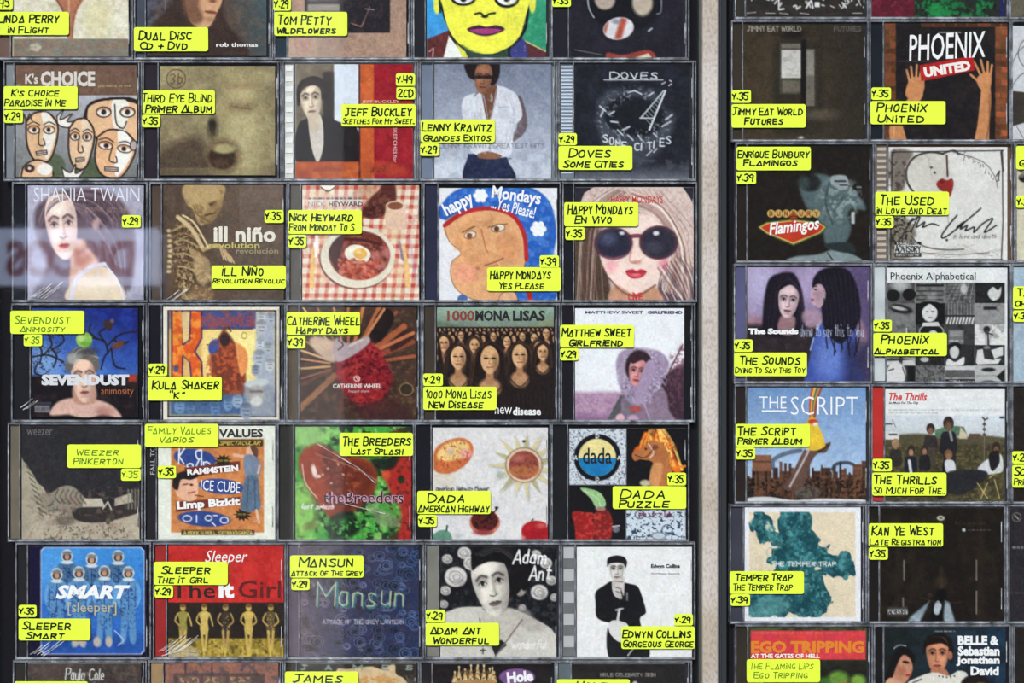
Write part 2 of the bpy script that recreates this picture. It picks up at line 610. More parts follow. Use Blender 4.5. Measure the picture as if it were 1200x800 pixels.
def c_profile_brown(A):
    A.mix(np.ones(A.X.shape), (84, 70, 62))
    A.grad((88, 92, 118), (84, 70, 62), (172, 0), (205, 12)); A.cloud(8, (52, 44, 42), .45, .7, .6)
    A.grad((84, 70, 62), (72, 94, 104), (268, 30), (312, 20), (A.X > 262) * 1.0, .9); A.cloud(7, (108, 88, 78), .5, .75, .5)
    A.poly([(196, -30), (204, 0), (186, 20), (176, 34), (182, 68), (290, 68), (262, 20), (262, -30)], (62, 48, 44), 1, 4)
    A.poly([(218, -30), (262, -30), (260, 0), (254, 14), (246, 30), (236, 33), (224, 26), (218, 8)], (204, 160, 126), 1, 2)
    A.poly([(214, -30), (236, -30), (233, 4), (238, 22), (226, 28), (214, 8)], (110, 78, 62), 1, 5, .85)
    A.ell(247, 14, 7, 2, (136, 80, 66), 8, 1.2); A.line([(240, 13), (253, 15)], .9, (90, 52, 46)); A.ell(249, 1, 4, 2, (120, 76, 62), 0, 2)
    A.ell(246, 22, 6, 3, (160, 118, 92), 0, 3, .6); A.line([(172, -10), (193, -10), (193, 10)], 1, (130, 132, 140), 0, .6)
    for y in (61, 64): A.tiny(262, y, 302, y + 1, (110, 92, 78), .5)


def c_tan_photo(A):
    A.mix(np.ones(A.X.shape), (170, 140, 124))
    A.cloud(5, (184, 152, 132), .4, .7, .6); A.cloud(3, (140, 116, 104), .5, .75, .5)
    A.rect(357, -20, 457, 38, (40, 36, 42)); A.cloud(6, (62, 54, 58), .5, .8, .7, (A.X > 358) * (A.X < 456) * (A.Y < 37))
    A.rect(360, 4, 398, 13, (178, 168, 160), .85, 3); A.rect(360, -14, 396, 2, (122, 112, 110), .8, 4)
    A.line([(424, 30), (433, 8)], 1, (136, 112, 96)); A.line([(412, 27), (423, 31), (426, 26)], 1.6, (140, 104, 88)); A.line([(428, 10), (438, 11)], 1.2, (150, 140, 136))
    A.ring(354, 51, 8.5, 8.5, 2.2, (176, 104, 96), 0, .8)
    for a in range(0, 360, 45):
        r = math.radians(a); A.line([(354, 51), (354 + 6.5 * math.cos(r), 51 + 6.5 * math.sin(r))], 1, (176, 104, 96), 0, .7)
    A.grad((210, 196, 184), (150, 130, 118), (338, 0), (402, 0), (A.X < 402) * (A.Y > 40) * 1., .35)  # pale band mirrored in the glass, painted into the left half


def c_yellow_popface(A):
    A.mix(np.ones(A.X.shape), (60, 160, 220))
    A.grad((58, 168, 232), (70, 150, 214), (500, 0), (520, 40)); A.rect(572, -70, 642, 70, (52, 150, 116)); A.cloud(7, (80, 180, 140), .5, .7, .6, A.X > 600)
    A.poly([(500, 46), (528, 34), (545, 70), (500, 70)], (96, 46, 46), 0); A.poly([(600, 44), (612, 46), (642, 60), (642, 70), (590, 70)], (92, 48, 56), 0)
    A.line([(503, 60), (508, 56), (507, 66)], 1.5, (190, 150, 150)); A.cloud(5, (120, 60, 58), .5, .7, .6, (A.X < 530) * (A.Y > 40))
    A.line([(612, 46), (640, 60)], 1.5, (210, 196, 130))
    A.poly([(526, 42), (548, 70), (519, 70)], (238, 238, 236), 0); A.poly([(586, 56), (612, 44), (616, 70), (580, 70)], (62, 66, 134), 1, 2)
    A.poly([(512, -30), (518, 14), (524, 30), (531, 48), (545, 62), (552, 70), (596, 70), (598, 58), (610, 46), (618, 30), (621, 0), (622, -40)], (20, 34, 40), 1, 1)
    A.poly([(514, -40), (519, 8), (526, 34), (537, 50), (552, 60), (572, 63), (588, 59), (604, 48), (614, 26), (619, -40)], (238, 236, 84), 1, 1)
    A.poly([(540, 52), (556, 60), (578, 64), (594, 57), (590, 70), (552, 70)], (60, 86, 70), 1, 2, .75); A.poly([(534, 50), (545, 60), (550, 70), (543, 70)], (222, 222, 90), 0)
    A.ell(512, 4, 4, 12, (232, 232, 88)); A.ell(624, 2, 4, 13, (226, 226, 90)); A.line([(514, -10), (516, 14)], 2, (20, 30, 36))
    for cx in (543, 594):
        A.ell(cx, -3, 15, 9.5 if cx < 560 else 12, (18, 22, 26)); A.ell(cx, -4.5, 12.5, 8.4 if cx < 560 else 10, (238, 238, 240)); A.ell(cx, -5, 5, 7, (24, 26, 40))
    A.line([(557, 16), (563, 15), (568, 19), (573, 16), (580, 15)], 2.4, (26, 34, 34), 1); A.ell(568, 19, 4, 1.8, (26, 34, 34))
    A.poly([(547, 34), (560, 29), (570, 31), (582, 29), (592, 34), (580, 40), (568, 42), (558, 40)], (72, 38, 70), 1); A.poly([(550, 34.5), (570, 32.5), (588, 34.5), (576, 39), (562, 39)], (168, 66, 128), 1)
    A.line([(549, 34), (570, 32), (590, 34)], 1.2, (60, 26, 56), 1); A.line([(595, 14), (596, 50)], .8, (200, 196, 110), 0, .6)
    A.cloud(5, (206, 200, 110), .6, .8, .5, (A.Y < 60) * (A.X > 590) * (A.X < 616))


def c_black_balloons(A):
    A.mix(np.ones(A.X.shape), (34, 32, 42))
    # plain stand-in: glossy dark rounded shapes with pale discs and a ribbon
    A.cloud(8, (40, 38, 50), .4, .7, .8); A.ell(732, -4, 46, 40, (24, 24, 30), 0, 6)
    A.line([(688, -12), (690, 8), (696, 20)], 1.8, (170, 176, 190), 1, .9); A.line([(775, -10), (775, 12), (770, 16)], 1.8, (120, 124, 140), 1, .9)
    A.ell(709, -1, 12, 12, (176, 162, 150), 0, 3); A.ell(753, 3, 12, 15, (188, 174, 158), 0, 4)
    A.ell(706, -4, 4, 3, (220, 214, 208), 0, 3, .7); A.ell(749, -3, 4, 3, (226, 218, 210), 0, 3, .7)
    A.ell(725, 33, 18, 13, (216, 214, 220), -12, 1.5); A.mix(A.em(725, 33, 17, 12, -12, 1.2) * np.clip(np.abs(np.sin((A.X - 707 + A.Y * .3) / 6.5)) * 3 - 1.9, 0, 1), (174, 84, 66)); A.ell(719, 27, 4, 2, (240, 240, 244), -12, 2, .8)
    A.ell(722, 25, 5, 3, (120, 124, 140), 0, 3, .8); A.line([(760, 36), (764, 33)], 2, (170, 176, 186))
    A.poly([(712, 61), (730, 64), (760, 58), (766, 70), (716, 70)], (150, 66, 58), 1, 2); A.poly([(742, 68), (760, 62), (766, 70)], (212, 196, 176), 0); A.line([(674, 58), (706, 64)], 1.2, (96, 92, 98))


def _toon(A, cx, cy, rx, ry, rot, left=(222, 184, 146), right=(236, 230, 222), ln=(52, 36, 34)):
    r = math.radians(rot); c_, s_ = math.cos(r), math.sin(r)
    T = lambda u, v: (cx + u * rx * c_ - v * ry * s_, cy + u * rx * s_ + v * ry * c_)
    sh = [T(-.9, -.6), T(-.4, -1), T(.4, -1), T(.95, -.5), T(.85, .3), T(.5, .95), T(0, 1.08), T(-.5, .9), T(-.85, .3)]
    A.poly(sh, left, 1, 1, out=ln, ow=2.2)
    A.poly([T(0, -1), T(.45, -.95), T(.82, -.4), T(.7, .3), T(.3, .95), T(.1, .3), T(.1, -.5)], right, 1, 1)
    for e in (-1, 1):
        A.ell(*T(e * .45, -.3), rx * .34, ry * .16, (206, 150, 108), rot); A.ell(*T(e * .45, -.26), rx * .28, ry * .11, (240, 236, 230), rot)
        A.ring(*T(e * .45, -.3), rx * .33, ry * .17, 1.2, ln, rot); A.ell(*T(e * .42, -.29), rx * .12, ry * .1, ln, rot)
        A.line([T(e * .8, -.5), T(e * .45, -.62), T(e * .12, -.5)], 1.4, ln, 1)
    A.line([T(-.12, -.3), T(-.16, .3), T(.2, .34), T(.12, .1)], 1.5, ln, 1)
    A.poly([T(-.32, .62), T(.3, .56), T(.34, .72), T(-.28, .78)], (206, 196, 190), 0, out=ln, ow=1.2); A.line([T(-.3, .7), T(.32, .64)], .9, ln)


def c_cartoon_heads(A):
    A.rect(15, 60, 162, 112, (112, 86, 74)); A.cloud(6, (128, 100, 84), .45, .7, .6, A.Y < 110)
    A.grad((176, 176, 186), (120, 122, 122), (90, 112), (90, 205), (A.Y > 111.5) * 1.)
    for cx, cy, r in ((60, 195, 16), (100, 195, 14), (120, 205, 14)): A.ell(cx, cy, r, r, (86, 98, 76), 0, 3)
    A.poly([(66, 136), (74, 128), (70, 140), (84, 133), (78, 142), (90, 142), (80, 149), (68, 146)], (236, 232, 226), 1, out=(52, 38, 36), ow=1.6)
    A.poly([(102, 124), (118, 117), (140, 116), (166, 126), (166, 165), (110, 160), (101, 140)], (226, 186, 148), 1, out=(48, 34, 32), ow=2.6)
    A.poly([(131, 118), (150, 120), (146, 152), (134, 152)], (238, 234, 226), 1)
    for ex in (121, 149):
        A.ell(ex, 131, 9, 6, (190, 140, 110)); A.ell(ex, 132, 7.5, 4, (240, 236, 230)); A.ring(ex, 131, 8.5, 6, 1.4, (48, 34, 32)); A.ell(ex, 131, 3, 3.2, (48, 34, 32))
    A.line([(134, 122), (136, 144), (144, 150), (148, 142)], 1.6, (50, 36, 34), 1); A.line([(98, 138), (103, 124), (116, 117), (150, 115), (166, 122)], 2.8, (42, 30, 30), 1)
    _toon(A, 48, 160, 20, 28, 0); _toon(A, 94, 168, 16, 28, 3, (224, 190, 156), (230, 208, 184)); _toon(A, 133, 180, 25, 27, 10, (226, 180, 140), (240, 238, 232))
    A.line([(25, 142), (28, 134), (30, 142), (34, 133), (37, 141)], 1.8, (60, 46, 44))
    A.poly([(24, 208), (28, 194), (42, 187), (56, 192), (60, 208)], (224, 186, 152), 1, out=(48, 34, 32), ow=2); A.ell(34, 197, 6, 5, (70, 46, 44)); A.ell(34, 197, 2, 1.6, (230, 222, 214))
    A.ell(52, 198, 9, 7, (238, 234, 228)); A.poly([(72, 196), (82, 202), (88, 192), (88, 203), (98, 198), (90, 209), (76, 209)], (238, 234, 228), 1, out=(48, 36, 34), ow=1.5)
    A.ell(156, 170, 4, 6, (180, 170, 170)); A.ring(156, 170, 4, 6, 1.2, (48, 36, 34))


def c_sepia_shout(A):
    A.grad((150, 138, 104), (120, 106, 86), (186, 80), (322, 205)); A.cloud(16, (170, 160, 120), .4, .7, .6)
    A.ell(283, 150, 28, 66, (172, 160, 118), 0, 26, .9); A.ell(285, 158, 16, 40, (190, 180, 140), 0, 18, .7); A.ell(280, 108, 16, 10, (188, 174, 134), 0, 10, .6)
    A.rect(266, 119, 300, 131, (128, 110, 82), .75, 9); A.line([(270, 124), (296, 128)], 1.6, (108, 92, 70), 1, .6); A.rect(262, 96, 300, 103, (134, 116, 86), .6, 7)
    A.poly([(186, 178), (224, 160), (240, 172), (246, 212), (186, 212)], (82, 68, 56), 1, 12, .95); A.grad((120, 110, 82), (150, 138, 104), (190, 215), (245, 190), (A.Y > 196) * 1., .4)
    A.ell(249, 150, 5.5, 12, (62, 54, 44), 4, 7); A.ell(248, 145, 4, 5, (44, 40, 34), 0, 4)
    A.ell(262, 182, 21, 20, (108, 88, 66), 0, 9, .8); A.ell(260, 184, 16, 14, (62, 46, 38), 0, 4); A.ell(262, 174, 13, 5.5, (168, 158, 116), 0, 3); A.ell(258, 190, 9, 5, (90, 66, 54), 0, 5, .8)
    A.ring(206, 92, 11, 11, 1.4, (104, 80, 60)); A.words('3', 199, 87, 205, 98, 1.3, (100, 78, 58)); A.words('b', 208, 86, 213, 98, 1.3, (100, 78, 58)); A.tiny(221, 91, 252, 93, (132, 116, 88), .4)
    A.noise(2.2, 7)


def c_portrait_orange(A):
    A.rect(340, 60, 346, 215, (222, 214, 196)); A.rect(346, 70, 422, 75, (214, 202, 178)); A.rect(347, 75, 392, 190, (112, 100, 84)); A.rect(391, 73, 422, 190, (216, 224, 236))
    A.cloud(9, (150, 140, 116), .4, .7, .7, (A.X > 347) * (A.X < 391) * (A.Y > 76) * (A.Y < 188))
    A.rect(378, 84, 391, 190, (48, 40, 36), .95, 3)
    A.poly([(349, 190), (348, 150), (360, 138), (381, 136), (398, 143), (418, 150), (422, 190)], (36, 30, 32), 1, 1.5); A.poly([(362, 136), (376, 136), (379, 168), (372, 190), (364, 168)], (208, 200, 192), 1, 1.5)
    A.poly([(350, 108), (352, 96), (363, 91), (376, 94), (382, 108), (378, 116), (352, 120)], (38, 32, 32), 1, 1.5); A.face(364, 117, 13.5, 23, (218, 202, 180), (50, 38, 34), -6, .5, (150, 104, 92), 1); A.poly([(348, 122), (348, 102), (356, 92), (370, 89), (382, 97), (384, 112), (381, 122), (378, 108), (370, 100), (358, 102), (352, 110), (351, 122)], (40, 32, 32), 1, 1.6); A.hair([(350, 104), (362, 92), (378, 96)], [(352, 112), (366, 99), (382, 112)], 7, [(90, 72, 64)], .9, .6)
    A.poly([(360, 134), (372, 134), (374, 150), (366, 156)], (204, 188, 168), 1, 2)
    A.rect(422, 70, 439, 215, (192, 92, 50)); A.rect(438, 70, 484, 215, (150, 30, 44)); A.rect(346, 189, 438, 214, (176, 84, 48)); A.rect(420, 74, 422, 214, (70, 30, 32))
    A.cloud(8, (206, 112, 60), .45, .7, .7, ((A.X > 422) * (A.X < 438) + (A.Y > 190) * (A.X < 440)) * 1.); A.cloud(10, (172, 48, 52), .45, .7, .5, (A.X > 440) * 1.)
    A.ell(452, 197, 26, 8, (176, 74, 48), 8, 5, .7)
    A.words('sketches', 368, 194, 398, 200, .9, (96, 40, 30), .3, .6); A.words('drunk', 434, 194, 452, 201, .9, (90, 34, 28), .3, .6)
    A.ell(354, 205, 8, 5, (150, 60, 40), 0, 4, .6); A.line([(424, 100), (432, 130)], 3, (210, 110, 60), 0, .4)


def c_white_shirt(A):
    A.grad((118, 126, 148), (206, 212, 226), (578, 75), (560, 205)); A.cloud(12, (140, 146, 164), .4, .7, .35); A.noise(2.5, 6)
    A.poly([(548, 184), (552, 180), (588, 181), (596, 190), (602, 212), (545, 212)], (36, 42, 70), 1, 1.5); A.cloud(4, (54, 62, 92), .5, .7, .6, (A.Y > 184) * (A.X > 547) * (A.X < 600))
    A.poly([(610, 112), (618, 140), (614, 156), (600, 166), (600, 156), (606, 148), (602, 124)], (104, 92, 98), 1, 1.5)
    A.poly([(560, 108), (544, 114), (541, 130), (546, 150), (552, 168), (553, 178), (570, 184), (590, 184), (600, 178), (602, 150), (612, 136), (608, 116), (600, 106), (582, 100)], (214, 216, 226), 1, 1.3)
    A.poly([(566, 106), (582, 100), (580, 120), (572, 142), (566, 120)], (120, 78, 58), 1, 1); A.poly([(560, 180), (572, 177), (588, 182), (580, 186), (562, 185)], (134, 92, 70), 1)
    A.line([(566, 108), (572, 142), (574, 178)], 1.2, (160, 162, 178), 1); A.line([(582, 104), (578, 128), (574, 142)], 1.2, (166, 168, 182), 1); A.rect(584, 124, 596, 138, (200, 203, 216)); A.line([(585, 125), (596, 125)], .8, (160, 164, 180))
    for p in (((595, 150), (592, 176)), ((556, 130), (560, 170)), ((604, 120), (598, 150))): A.line(p, 1.5, (178, 180, 196), 0, .6)
    A.hair([(590, 110), (600, 140), (590, 178)], [(604, 112), (606, 136), (600, 170)], 8, [(184, 188, 202), (236, 238, 244)], 1.4, .6); A.hair([(548, 118), (552, 150), (556, 176)], [(564, 120), (568, 150), (568, 178)], 8, [(190, 194, 208), (238, 240, 246)], 1.3, .5); A.cloud(6, (176, 180, 196), .58, .72, .4, A.em(576, 140, 34, 40, 0, 8))
    A.line([(556, 112), (562, 106)], 2, (130, 120, 120)); A.ell(576, 114, 1.5, 4, (180, 176, 170))
    A.poly([(546, 84), (544, 76), (552, 72), (582, 72), (586, 80), (584, 92), (576, 100), (552, 92)], (34, 26, 30), 1, 2); A.face(566, 92, 11, 17, (148, 100, 76), (34, 24, 26), 6, .45, (120, 66, 60), 1)
    A.rect(556, 88, 577, 92, (28, 24, 30), .85); A.line([(566, 108), (572, 118), (580, 106)], 1, (60, 50, 50), 1, .6)
    A.words('LENNY KRAVITZ', 514, 168, 576, 173, .9, (92, 94, 110), 0, .8); A.words('GREATEST HITS', 578, 168, 638, 173, .9, (110, 112, 128), 0, .8)


def c_dark_ladder(A):
    A.mix(np.ones(A.X.shape), (30, 31, 40))
    A.cloud(10, (40, 42, 54), .4, .7, .8); A.grad((34, 36, 46), (142, 146, 160), (734, 190), (734, 214), (A.Y > 188) * 1., .8); A.cloud(8, (90, 94, 104), .45, .7, .5, A.Y > 186)
    A.poly([(700, 128), (703, 114), (720, 104), (736, 106), (750, 104), (768, 110), (778, 126), (790, 134), (786, 158), (764, 186), (736, 192), (712, 176), (700, 150)], (76, 80, 92), 1, 8, .75)
    A.poly([(708, 130), (724, 114), (752, 114), (776, 126), (776, 148), (752, 160), (716, 150)], (26, 28, 34), 1, 5, .95)
    for p in (((703, 124), (710, 130)), ((714, 134), (720, 130)), ((716, 142), (724, 143)), ((708, 128), (704, 136)), ((724, 152), (730, 158)), ((730, 152), (738, 148)), ((736, 158), (742, 164)), ((748, 158), (752, 164)), ((766, 156), (770, 160)), ((776, 148), (786, 142)), ((780, 140), (788, 134)), ((744, 106), (752, 110)), ((760, 112), (766, 108)), ((736, 108), (744, 106))):
        A.line(p, 1.8, (196, 202, 212)); 
    A.cloud(3.2, (150, 156, 168), .62, .75, .7, A.em(742, 138, 44, 36, 0, 10) * (1 - A.em(746, 134, 28, 18, 0, 8)))
    A.line([(751, 138), (778, 106)], 1.3, (216, 220, 228)); A.line([(761, 152), (780, 106)], 2, (224, 228, 236)); A.line([(750, 138), (766, 138)], 1.3, (200, 206, 214))
    for i in range(9):
        t = i / 9; A.line([(753 + 24 * t, 135 - 27 * t), (763 + 15 * t, 146 - 38 * t)], .9, (176, 182, 192), 0, .8)
    for p in (((776, 98), (780, 96)), ((784, 100), (787, 98)), ((785, 94), (787, 95)), ((758, 182), (764, 176)), ((766, 178), (770, 174))): A.line(p, 1.3, (200, 204, 212))
    A.line([(708, 93.3), (777, 93.3)], 1.2, (206, 214, 224)); A.words('DOVES', 715, 85, 770, 92, 1.3, (226, 230, 238), 0)
    for i, ch in enumerate('SOME CITIES'):
        if ch == ' ': continue
        x = 707 + i * 7.4; y = 158 + 11 * math.sin((x - 704) / 84 * math.pi); A.words(ch, x, y - 1, x + (5 if ch != 'I' else .5), y + 7, 1.4, (226, 230, 238), 0)


def c_lilac_woman(A):
    A.grad((178, 178, 200), (154, 150, 170), (32, 215), (168, 350)); A.cloud(12, (200, 198, 218), .45, .7, .5)
    A.poly([(40, 262), (42, 244), (54, 232), (76, 222), (104, 220), (130, 226), (148, 244), (158, 284), (154, 320), (150, 340), (120, 330), (90, 330), (64, 320), (50, 298)], (96, 78, 88), 1, 6)
    br = [(66, 50, 60), (132, 112, 126), (156, 138, 150), (84, 62, 66), (112, 92, 104)]
    A.hair([(84, 230), (54, 240), (44, 270), (56, 310)], [(70, 244), (56, 256), (52, 280), (62, 316)], 12, br, 1.3, .7)
    A.hair([(80, 226), (110, 222), (140, 240), (158, 300)], [(88, 246), (100, 262), (110, 288), (112, 306)], 34, br, 1.5, .75)
    A.hair([(120, 226), (146, 250), (152, 300), (146, 346)], [(104, 262), (124, 290), (136, 316), (140, 344)], 16, br, 1.4, .7)
    A.poly([(40, 352), (52, 320), (66, 300), (84, 322), (88, 352)], (110, 100, 116), 1, 7, .8)
    A.poly([(80, 284), (96, 280), (106, 292), (116, 308), (122, 330), (84, 340), (82, 306)], (216, 176, 160), 1, 4); A.poly([(82, 296), (96, 290), (104, 302), (92, 312)], (176, 116, 100), 1, 6, .7)
    A.face(72, 266, 20, 37, (238, 212, 202), (84, 58, 66), -7, .35, (192, 88, 88), 1)
    A.hair([(90, 236), (96, 262), (100, 290)], [(100, 240), (104, 266), (112, 296)], 10, br, 1.4, .8); A.hair([(76, 228), (60, 236), (54, 252)], [(90, 232), (70, 236), (56, 246)], 7, br, 1.2, .8)
    A.ell(112, 262, 4, 7, (206, 172, 166), 20, 3, .8)
    A.poly([(78, 352), (88, 326), (104, 314), (122, 312), (136, 326), (144, 352)], (224, 206, 184), 1, 2.5); A.ell(112, 336, 18, 12, (234, 220, 200), 0, 10, .6); A.line([(82, 352), (90, 326), (106, 313), (122, 309)], 4.5, (214, 214, 232), 1); A.line([(122, 309), (137, 328), (145, 352)], 1.6, (226, 226, 238), 1)
    A.words('come on over', 100, 240, 158, 248, .9, (190, 160, 140), .3, .5)


def c_skeleton(A):
    A.grad((78, 62, 52), (116, 100, 90), (190, 280), (330, 250)); A.cloud(9, (98, 82, 68), .4, .7, .6); A.grad((116, 100, 90), (84, 72, 64), (300, 240), (336, 350), (A.X > 280) * 1., .6)
    B, D = (186, 160, 116), (60, 46, 36)
    A.poly([(216, 216), (260, 216), (261, 232), (252, 246), (240, 262), (232, 262), (226, 246), (218, 238)], (176, 150, 106), 1, 2); A.cloud(4, (120, 96, 66), .5, .7, .8, A.em(240, 236, 24, 26, 0, 3))
    A.ell(249, 238, 5, 4, D, 20, 3); A.ell(228, 226, 8, 7, (204, 182, 138), 0, 6, .8); A.line([(238, 254), (248, 250)], 1.5, D)
    A.poly([(204, 262), (214, 252), (228, 258), (240, 280), (242, 320), (250, 352), (204, 352), (198, 320), (196, 286)], (96, 76, 58), 1, 5)
    A.ell(236, 226, 22, 13, (182, 156, 112), 0, 3); A.poly([(250, 238), (261, 232), (258, 246), (250, 258), (242, 262), (236, 254)], (150, 124, 86), 1, 2, .8); A.line([(240, 252), (252, 249)], 1.4, D); A.line([(246, 260), (232, 252), (226, 240)], 1.6, (110, 88, 60), 1, .8)
    A.cloud(2.4, (178, 152, 110), .55, .66, .8, A.em(216, 300, 18, 44, 0, 8)); A.cloud(2.2, (54, 40, 30), .58, .68, .8, A.em(220, 300, 20, 46, 0, 8))
    for i in range(7): A.line([(202 + i, 270 + i * 7), (216, 265 + i * 8), (234, 276 + i * 7)], 2, B if i % 2 == 0 else (150, 122, 86), 1, .8)
    for i in range(9): A.ell(199 - abs(i - 4) * .4, 270 + i * 6, 2.6, 2, (200, 178, 134), 0, 1.5)
    A.line([(208, 254), (224, 268), (238, 292)], 4.6, (206, 184, 142), 1); A.line([(238, 292), (256, 288), (270, 304)], 4.4, (178, 150, 110), 1); A.line([(214, 252), (228, 262), (244, 290)], 2, (226, 206, 166), 1)
    for i in range(5): A.line([(220 + i * 3, 288 + i * 2), (226 + i * 3, 302 + i * 2)], 1.5, (176, 150, 110)); A.line([(258 + i * 3, 292 + i * 2), (262 + i * 3, 304 + i)], 1.4, (204, 180, 140))
    A.cloud(3.5, (190, 164, 122), .52, .68, .9, A.em(230, 334, 20, 26, 0, 6)); A.poly([(228, 300), (244, 304), (246, 326), (236, 334), (228, 322)], (190, 164, 124), 1, 3, .7); A.ell(236, 343, 14, 8, (150, 120, 90), 0, 5, .6)


def c_breakfast(A):
    w, r = (232, 224, 208), (196, 84, 66)
    A.mix(np.ones(A.X.shape), w)
    u = A.X + (A.Y - 217) * .10
    sx = np.clip(np.sin(u / 11.2 * 2 * math.pi) * 2.2, 0, 1); sy = np.clip(np.sin((A.Y + 2) / 11.5 * 2 * math.pi) * 2.2, 0, 1)
    A.mix(np.maximum(sx, sy) * .45, r); A.mix(sx * sy, (184, 52, 44), .75)
    A.cloud(14, (226, 190, 150), .5, .75, .5); A.grad((236, 224, 208), (232, 226, 220), (353, 250), (440, 230), (A.X < 420) * (A.Y < 262) * (A.Y > 228) * 1., .55)
    A.poly([(424, 252), (430, 236), (444, 222), (448, 216), (462, 216), (464, 234), (458, 246), (440, 256)], (88, 44, 40), 1, 3); A.ell(436, 248, 12, 6, (70, 32, 30), 0, 4)
    A.cloud(4, (140, 90, 70), .5, .7, .6, A.em(444, 236, 18, 18, 0, 6)); A.ell(428, 224, 10, 7, (190, 150, 120), 0, 4, .7)
    A.poly([(455, 238), (474, 242), (472, 266), (456, 268), (451, 258)], (226, 194, 170), 1, 1.5); A.ell(464, 241, 12, 6, (236, 206, 184)); A.ell(463, 241, 9, 4.5, (138, 84, 62)); A.ring(480, 256, 5, 6, 3, (220, 176, 168)); A.ell(466, 262, 12, 8, (222, 190, 168), 0, 3, .8)
    A.ell(418, 303, 44, 36, (120, 76, 70)); A.ell(419, 301, 43.5, 36, (226, 218, 200)); A.ell(421, 299, 36, 29, (150, 84, 72), 0, 2)
    A.cloud(3, (98, 48, 42), .45, .62, .9, A.em(421, 299, 35, 28, 0, 3)); A.cloud(2.6, (196, 104, 92), .5, .65, .8, A.em(421, 310, 30, 20, 0, 4))
    A.poly([(384, 288), (392, 276), (404, 276), (400, 292), (396, 318), (388, 304)], (70, 40, 40), 1, 3); A.line([(398, 273), (420, 272), (444, 280)], 6, (112, 52, 44), 1); A.line([(400, 280), (424, 281), (446, 286)], 4, (82, 40, 38), 1); A.line([(396, 268), (424, 268), (446, 276)], 1.6, (190, 120, 90), 1)
    for cx, cy in ((440, 300), (446, 310), (452, 296), (436, 314)): A.ell(cx, cy, 6, 5, (206, 130, 128), 0, 4, .7)
    A.poly([(404, 294), (412, 287), (424, 288), (434, 296), (430, 306), (420, 308), (407, 303)], (238, 234, 220), 1, 1.2); A.ell(422, 297, 8, 6.5, (224, 176, 98), 0, 1.6); A.ell(420, 295, 3, 2.4, (240, 214, 150), 0, 2)
    [A.ell(A.r.uniform(395, 446), A.r.uniform(304, 326), 2.6, 1.8, [(196, 96, 78), (150, 62, 50), (214, 130, 104)][i % 3], A.r.uniform(0, 90), 1, .85) for i in range(90) if 1]; A.mix(np.clip(A.em(419, 301, 43.5, 36) - A.em(421, 299, 36.5, 29.5), 0, 1), (226, 218, 200)); A.line([(369, 292), (366, 308), (365, 336)], 5, (232, 190, 116), 1); A.line([(371, 276), (370, 300)], 3.2, (240, 238, 236)); A.poly([(367, 284), (373, 284), (373, 290), (367, 290)], (240, 240, 240), 0)
    A.line([(472, 290), (476, 312), (478, 334)], 6, (230, 190, 130), 1); A.line([(468, 284), (472, 304)], 3, (126, 116, 150), 0, .8); A.line([(480, 278), (488, 330)], 3, (196, 150, 190), 0, .4)
    A.ell(384, 217, 8, 5, (240, 236, 226)); A.line([(376, 219), (384, 224), (392, 219)], 1.3, (60, 40, 44), 1)
    A.tiny(361, 231, 424, 233.6, (70, 62, 84), .75)


def c_blue_cap(A):
    A.mix(np.ones(A.X.shape), (226, 226, 232))
    A.poly([(516, 256), (520, 236), (536, 222), (560, 217), (600, 216), (628, 222), (646, 240), (652, 276), (646, 312), (650, 352), (586, 352), (606, 320), (610, 280)], (44, 96, 186), 1, 2); A.cloud(6, (92, 146, 214), .45, .7, .6, A.pm([(516, 256), (536, 222), (600, 216), (646, 240), (652, 290), (650, 352), (606, 352), (608, 270), (560, 240)], 1, 2))
    A.poly([(520, 262), (540, 248), (570, 243), (600, 250), (616, 276), (615, 310), (604, 330), (600, 352), (560, 352), (536, 340), (528, 322), (530, 306), (540, 296), (526, 282)], (222, 170, 124), 1, 1.5, out=(128, 84, 62), ow=.8)
    A.cloud(7, (206, 146, 100), .45, .7, .6, A.em(570, 296, 38, 46, 0, 6)); A.ell(545, 320, 14, 12, (232, 150, 140), 0, 8, .5); A.ell(598, 290, 12, 16, (206, 140, 96), 0, 8, .5)
    A.line([(521, 264), (544, 249), (574, 244), (600, 252), (614, 274), (617, 304)], 5, (178, 44, 50), 1); A.line([(619, 338), (622, 352)], 6, (178, 44, 50))
    A.line([(542, 272), (556, 265)], 1.8, (120, 80, 60)); A.line([(572, 266), (594, 262)], 1.8, (150, 100, 76)); A.ell(551, 275, 7, 4, (228, 222, 206), -14); A.ell(550, 276, 3.4, 3.4, (130, 76, 46)); A.ring(551, 275, 7, 4.4, .9, (104, 68, 50), -14)
    A.ell(584, 267, 8, 4, (228, 222, 206), -14); A.ell(582, 268, 3.2, 3.2, (100, 60, 40)); A.ring(584, 267, 8, 4.2, .9, (104, 68, 50), -14)
    A.line([(564, 268), (569, 290), (572, 296)], 1.4, (188, 104, 76), 1); A.line([(568, 311), (582, 306), (590, 302)], 1.5, (140, 72, 62), 1); A.line([(572, 313), (584, 310)], 1.2, (170, 96, 84)); A.ell(560, 314, 3, 2, (180, 120, 96))
    A.poly([(584, 352), (588, 344), (600, 340), (606, 352)], (222, 176, 140), 1, out=(120, 84, 64), ow=.8)
    for cx, cy, r in ((563, 229, 9), (631, 268, 10)):
        for k in range(6):
            t = k * math.pi / 3; A.ell(cx + r * .6 * math.cos(t), cy + r * .6 * math.sin(t), r * .36, r * .36, (238, 240, 242))
        A.ell(cx, cy, r * .55, r * .55, (238, 240, 242))
    A.ell(542, 350, 6, 5, (76, 106, 170))


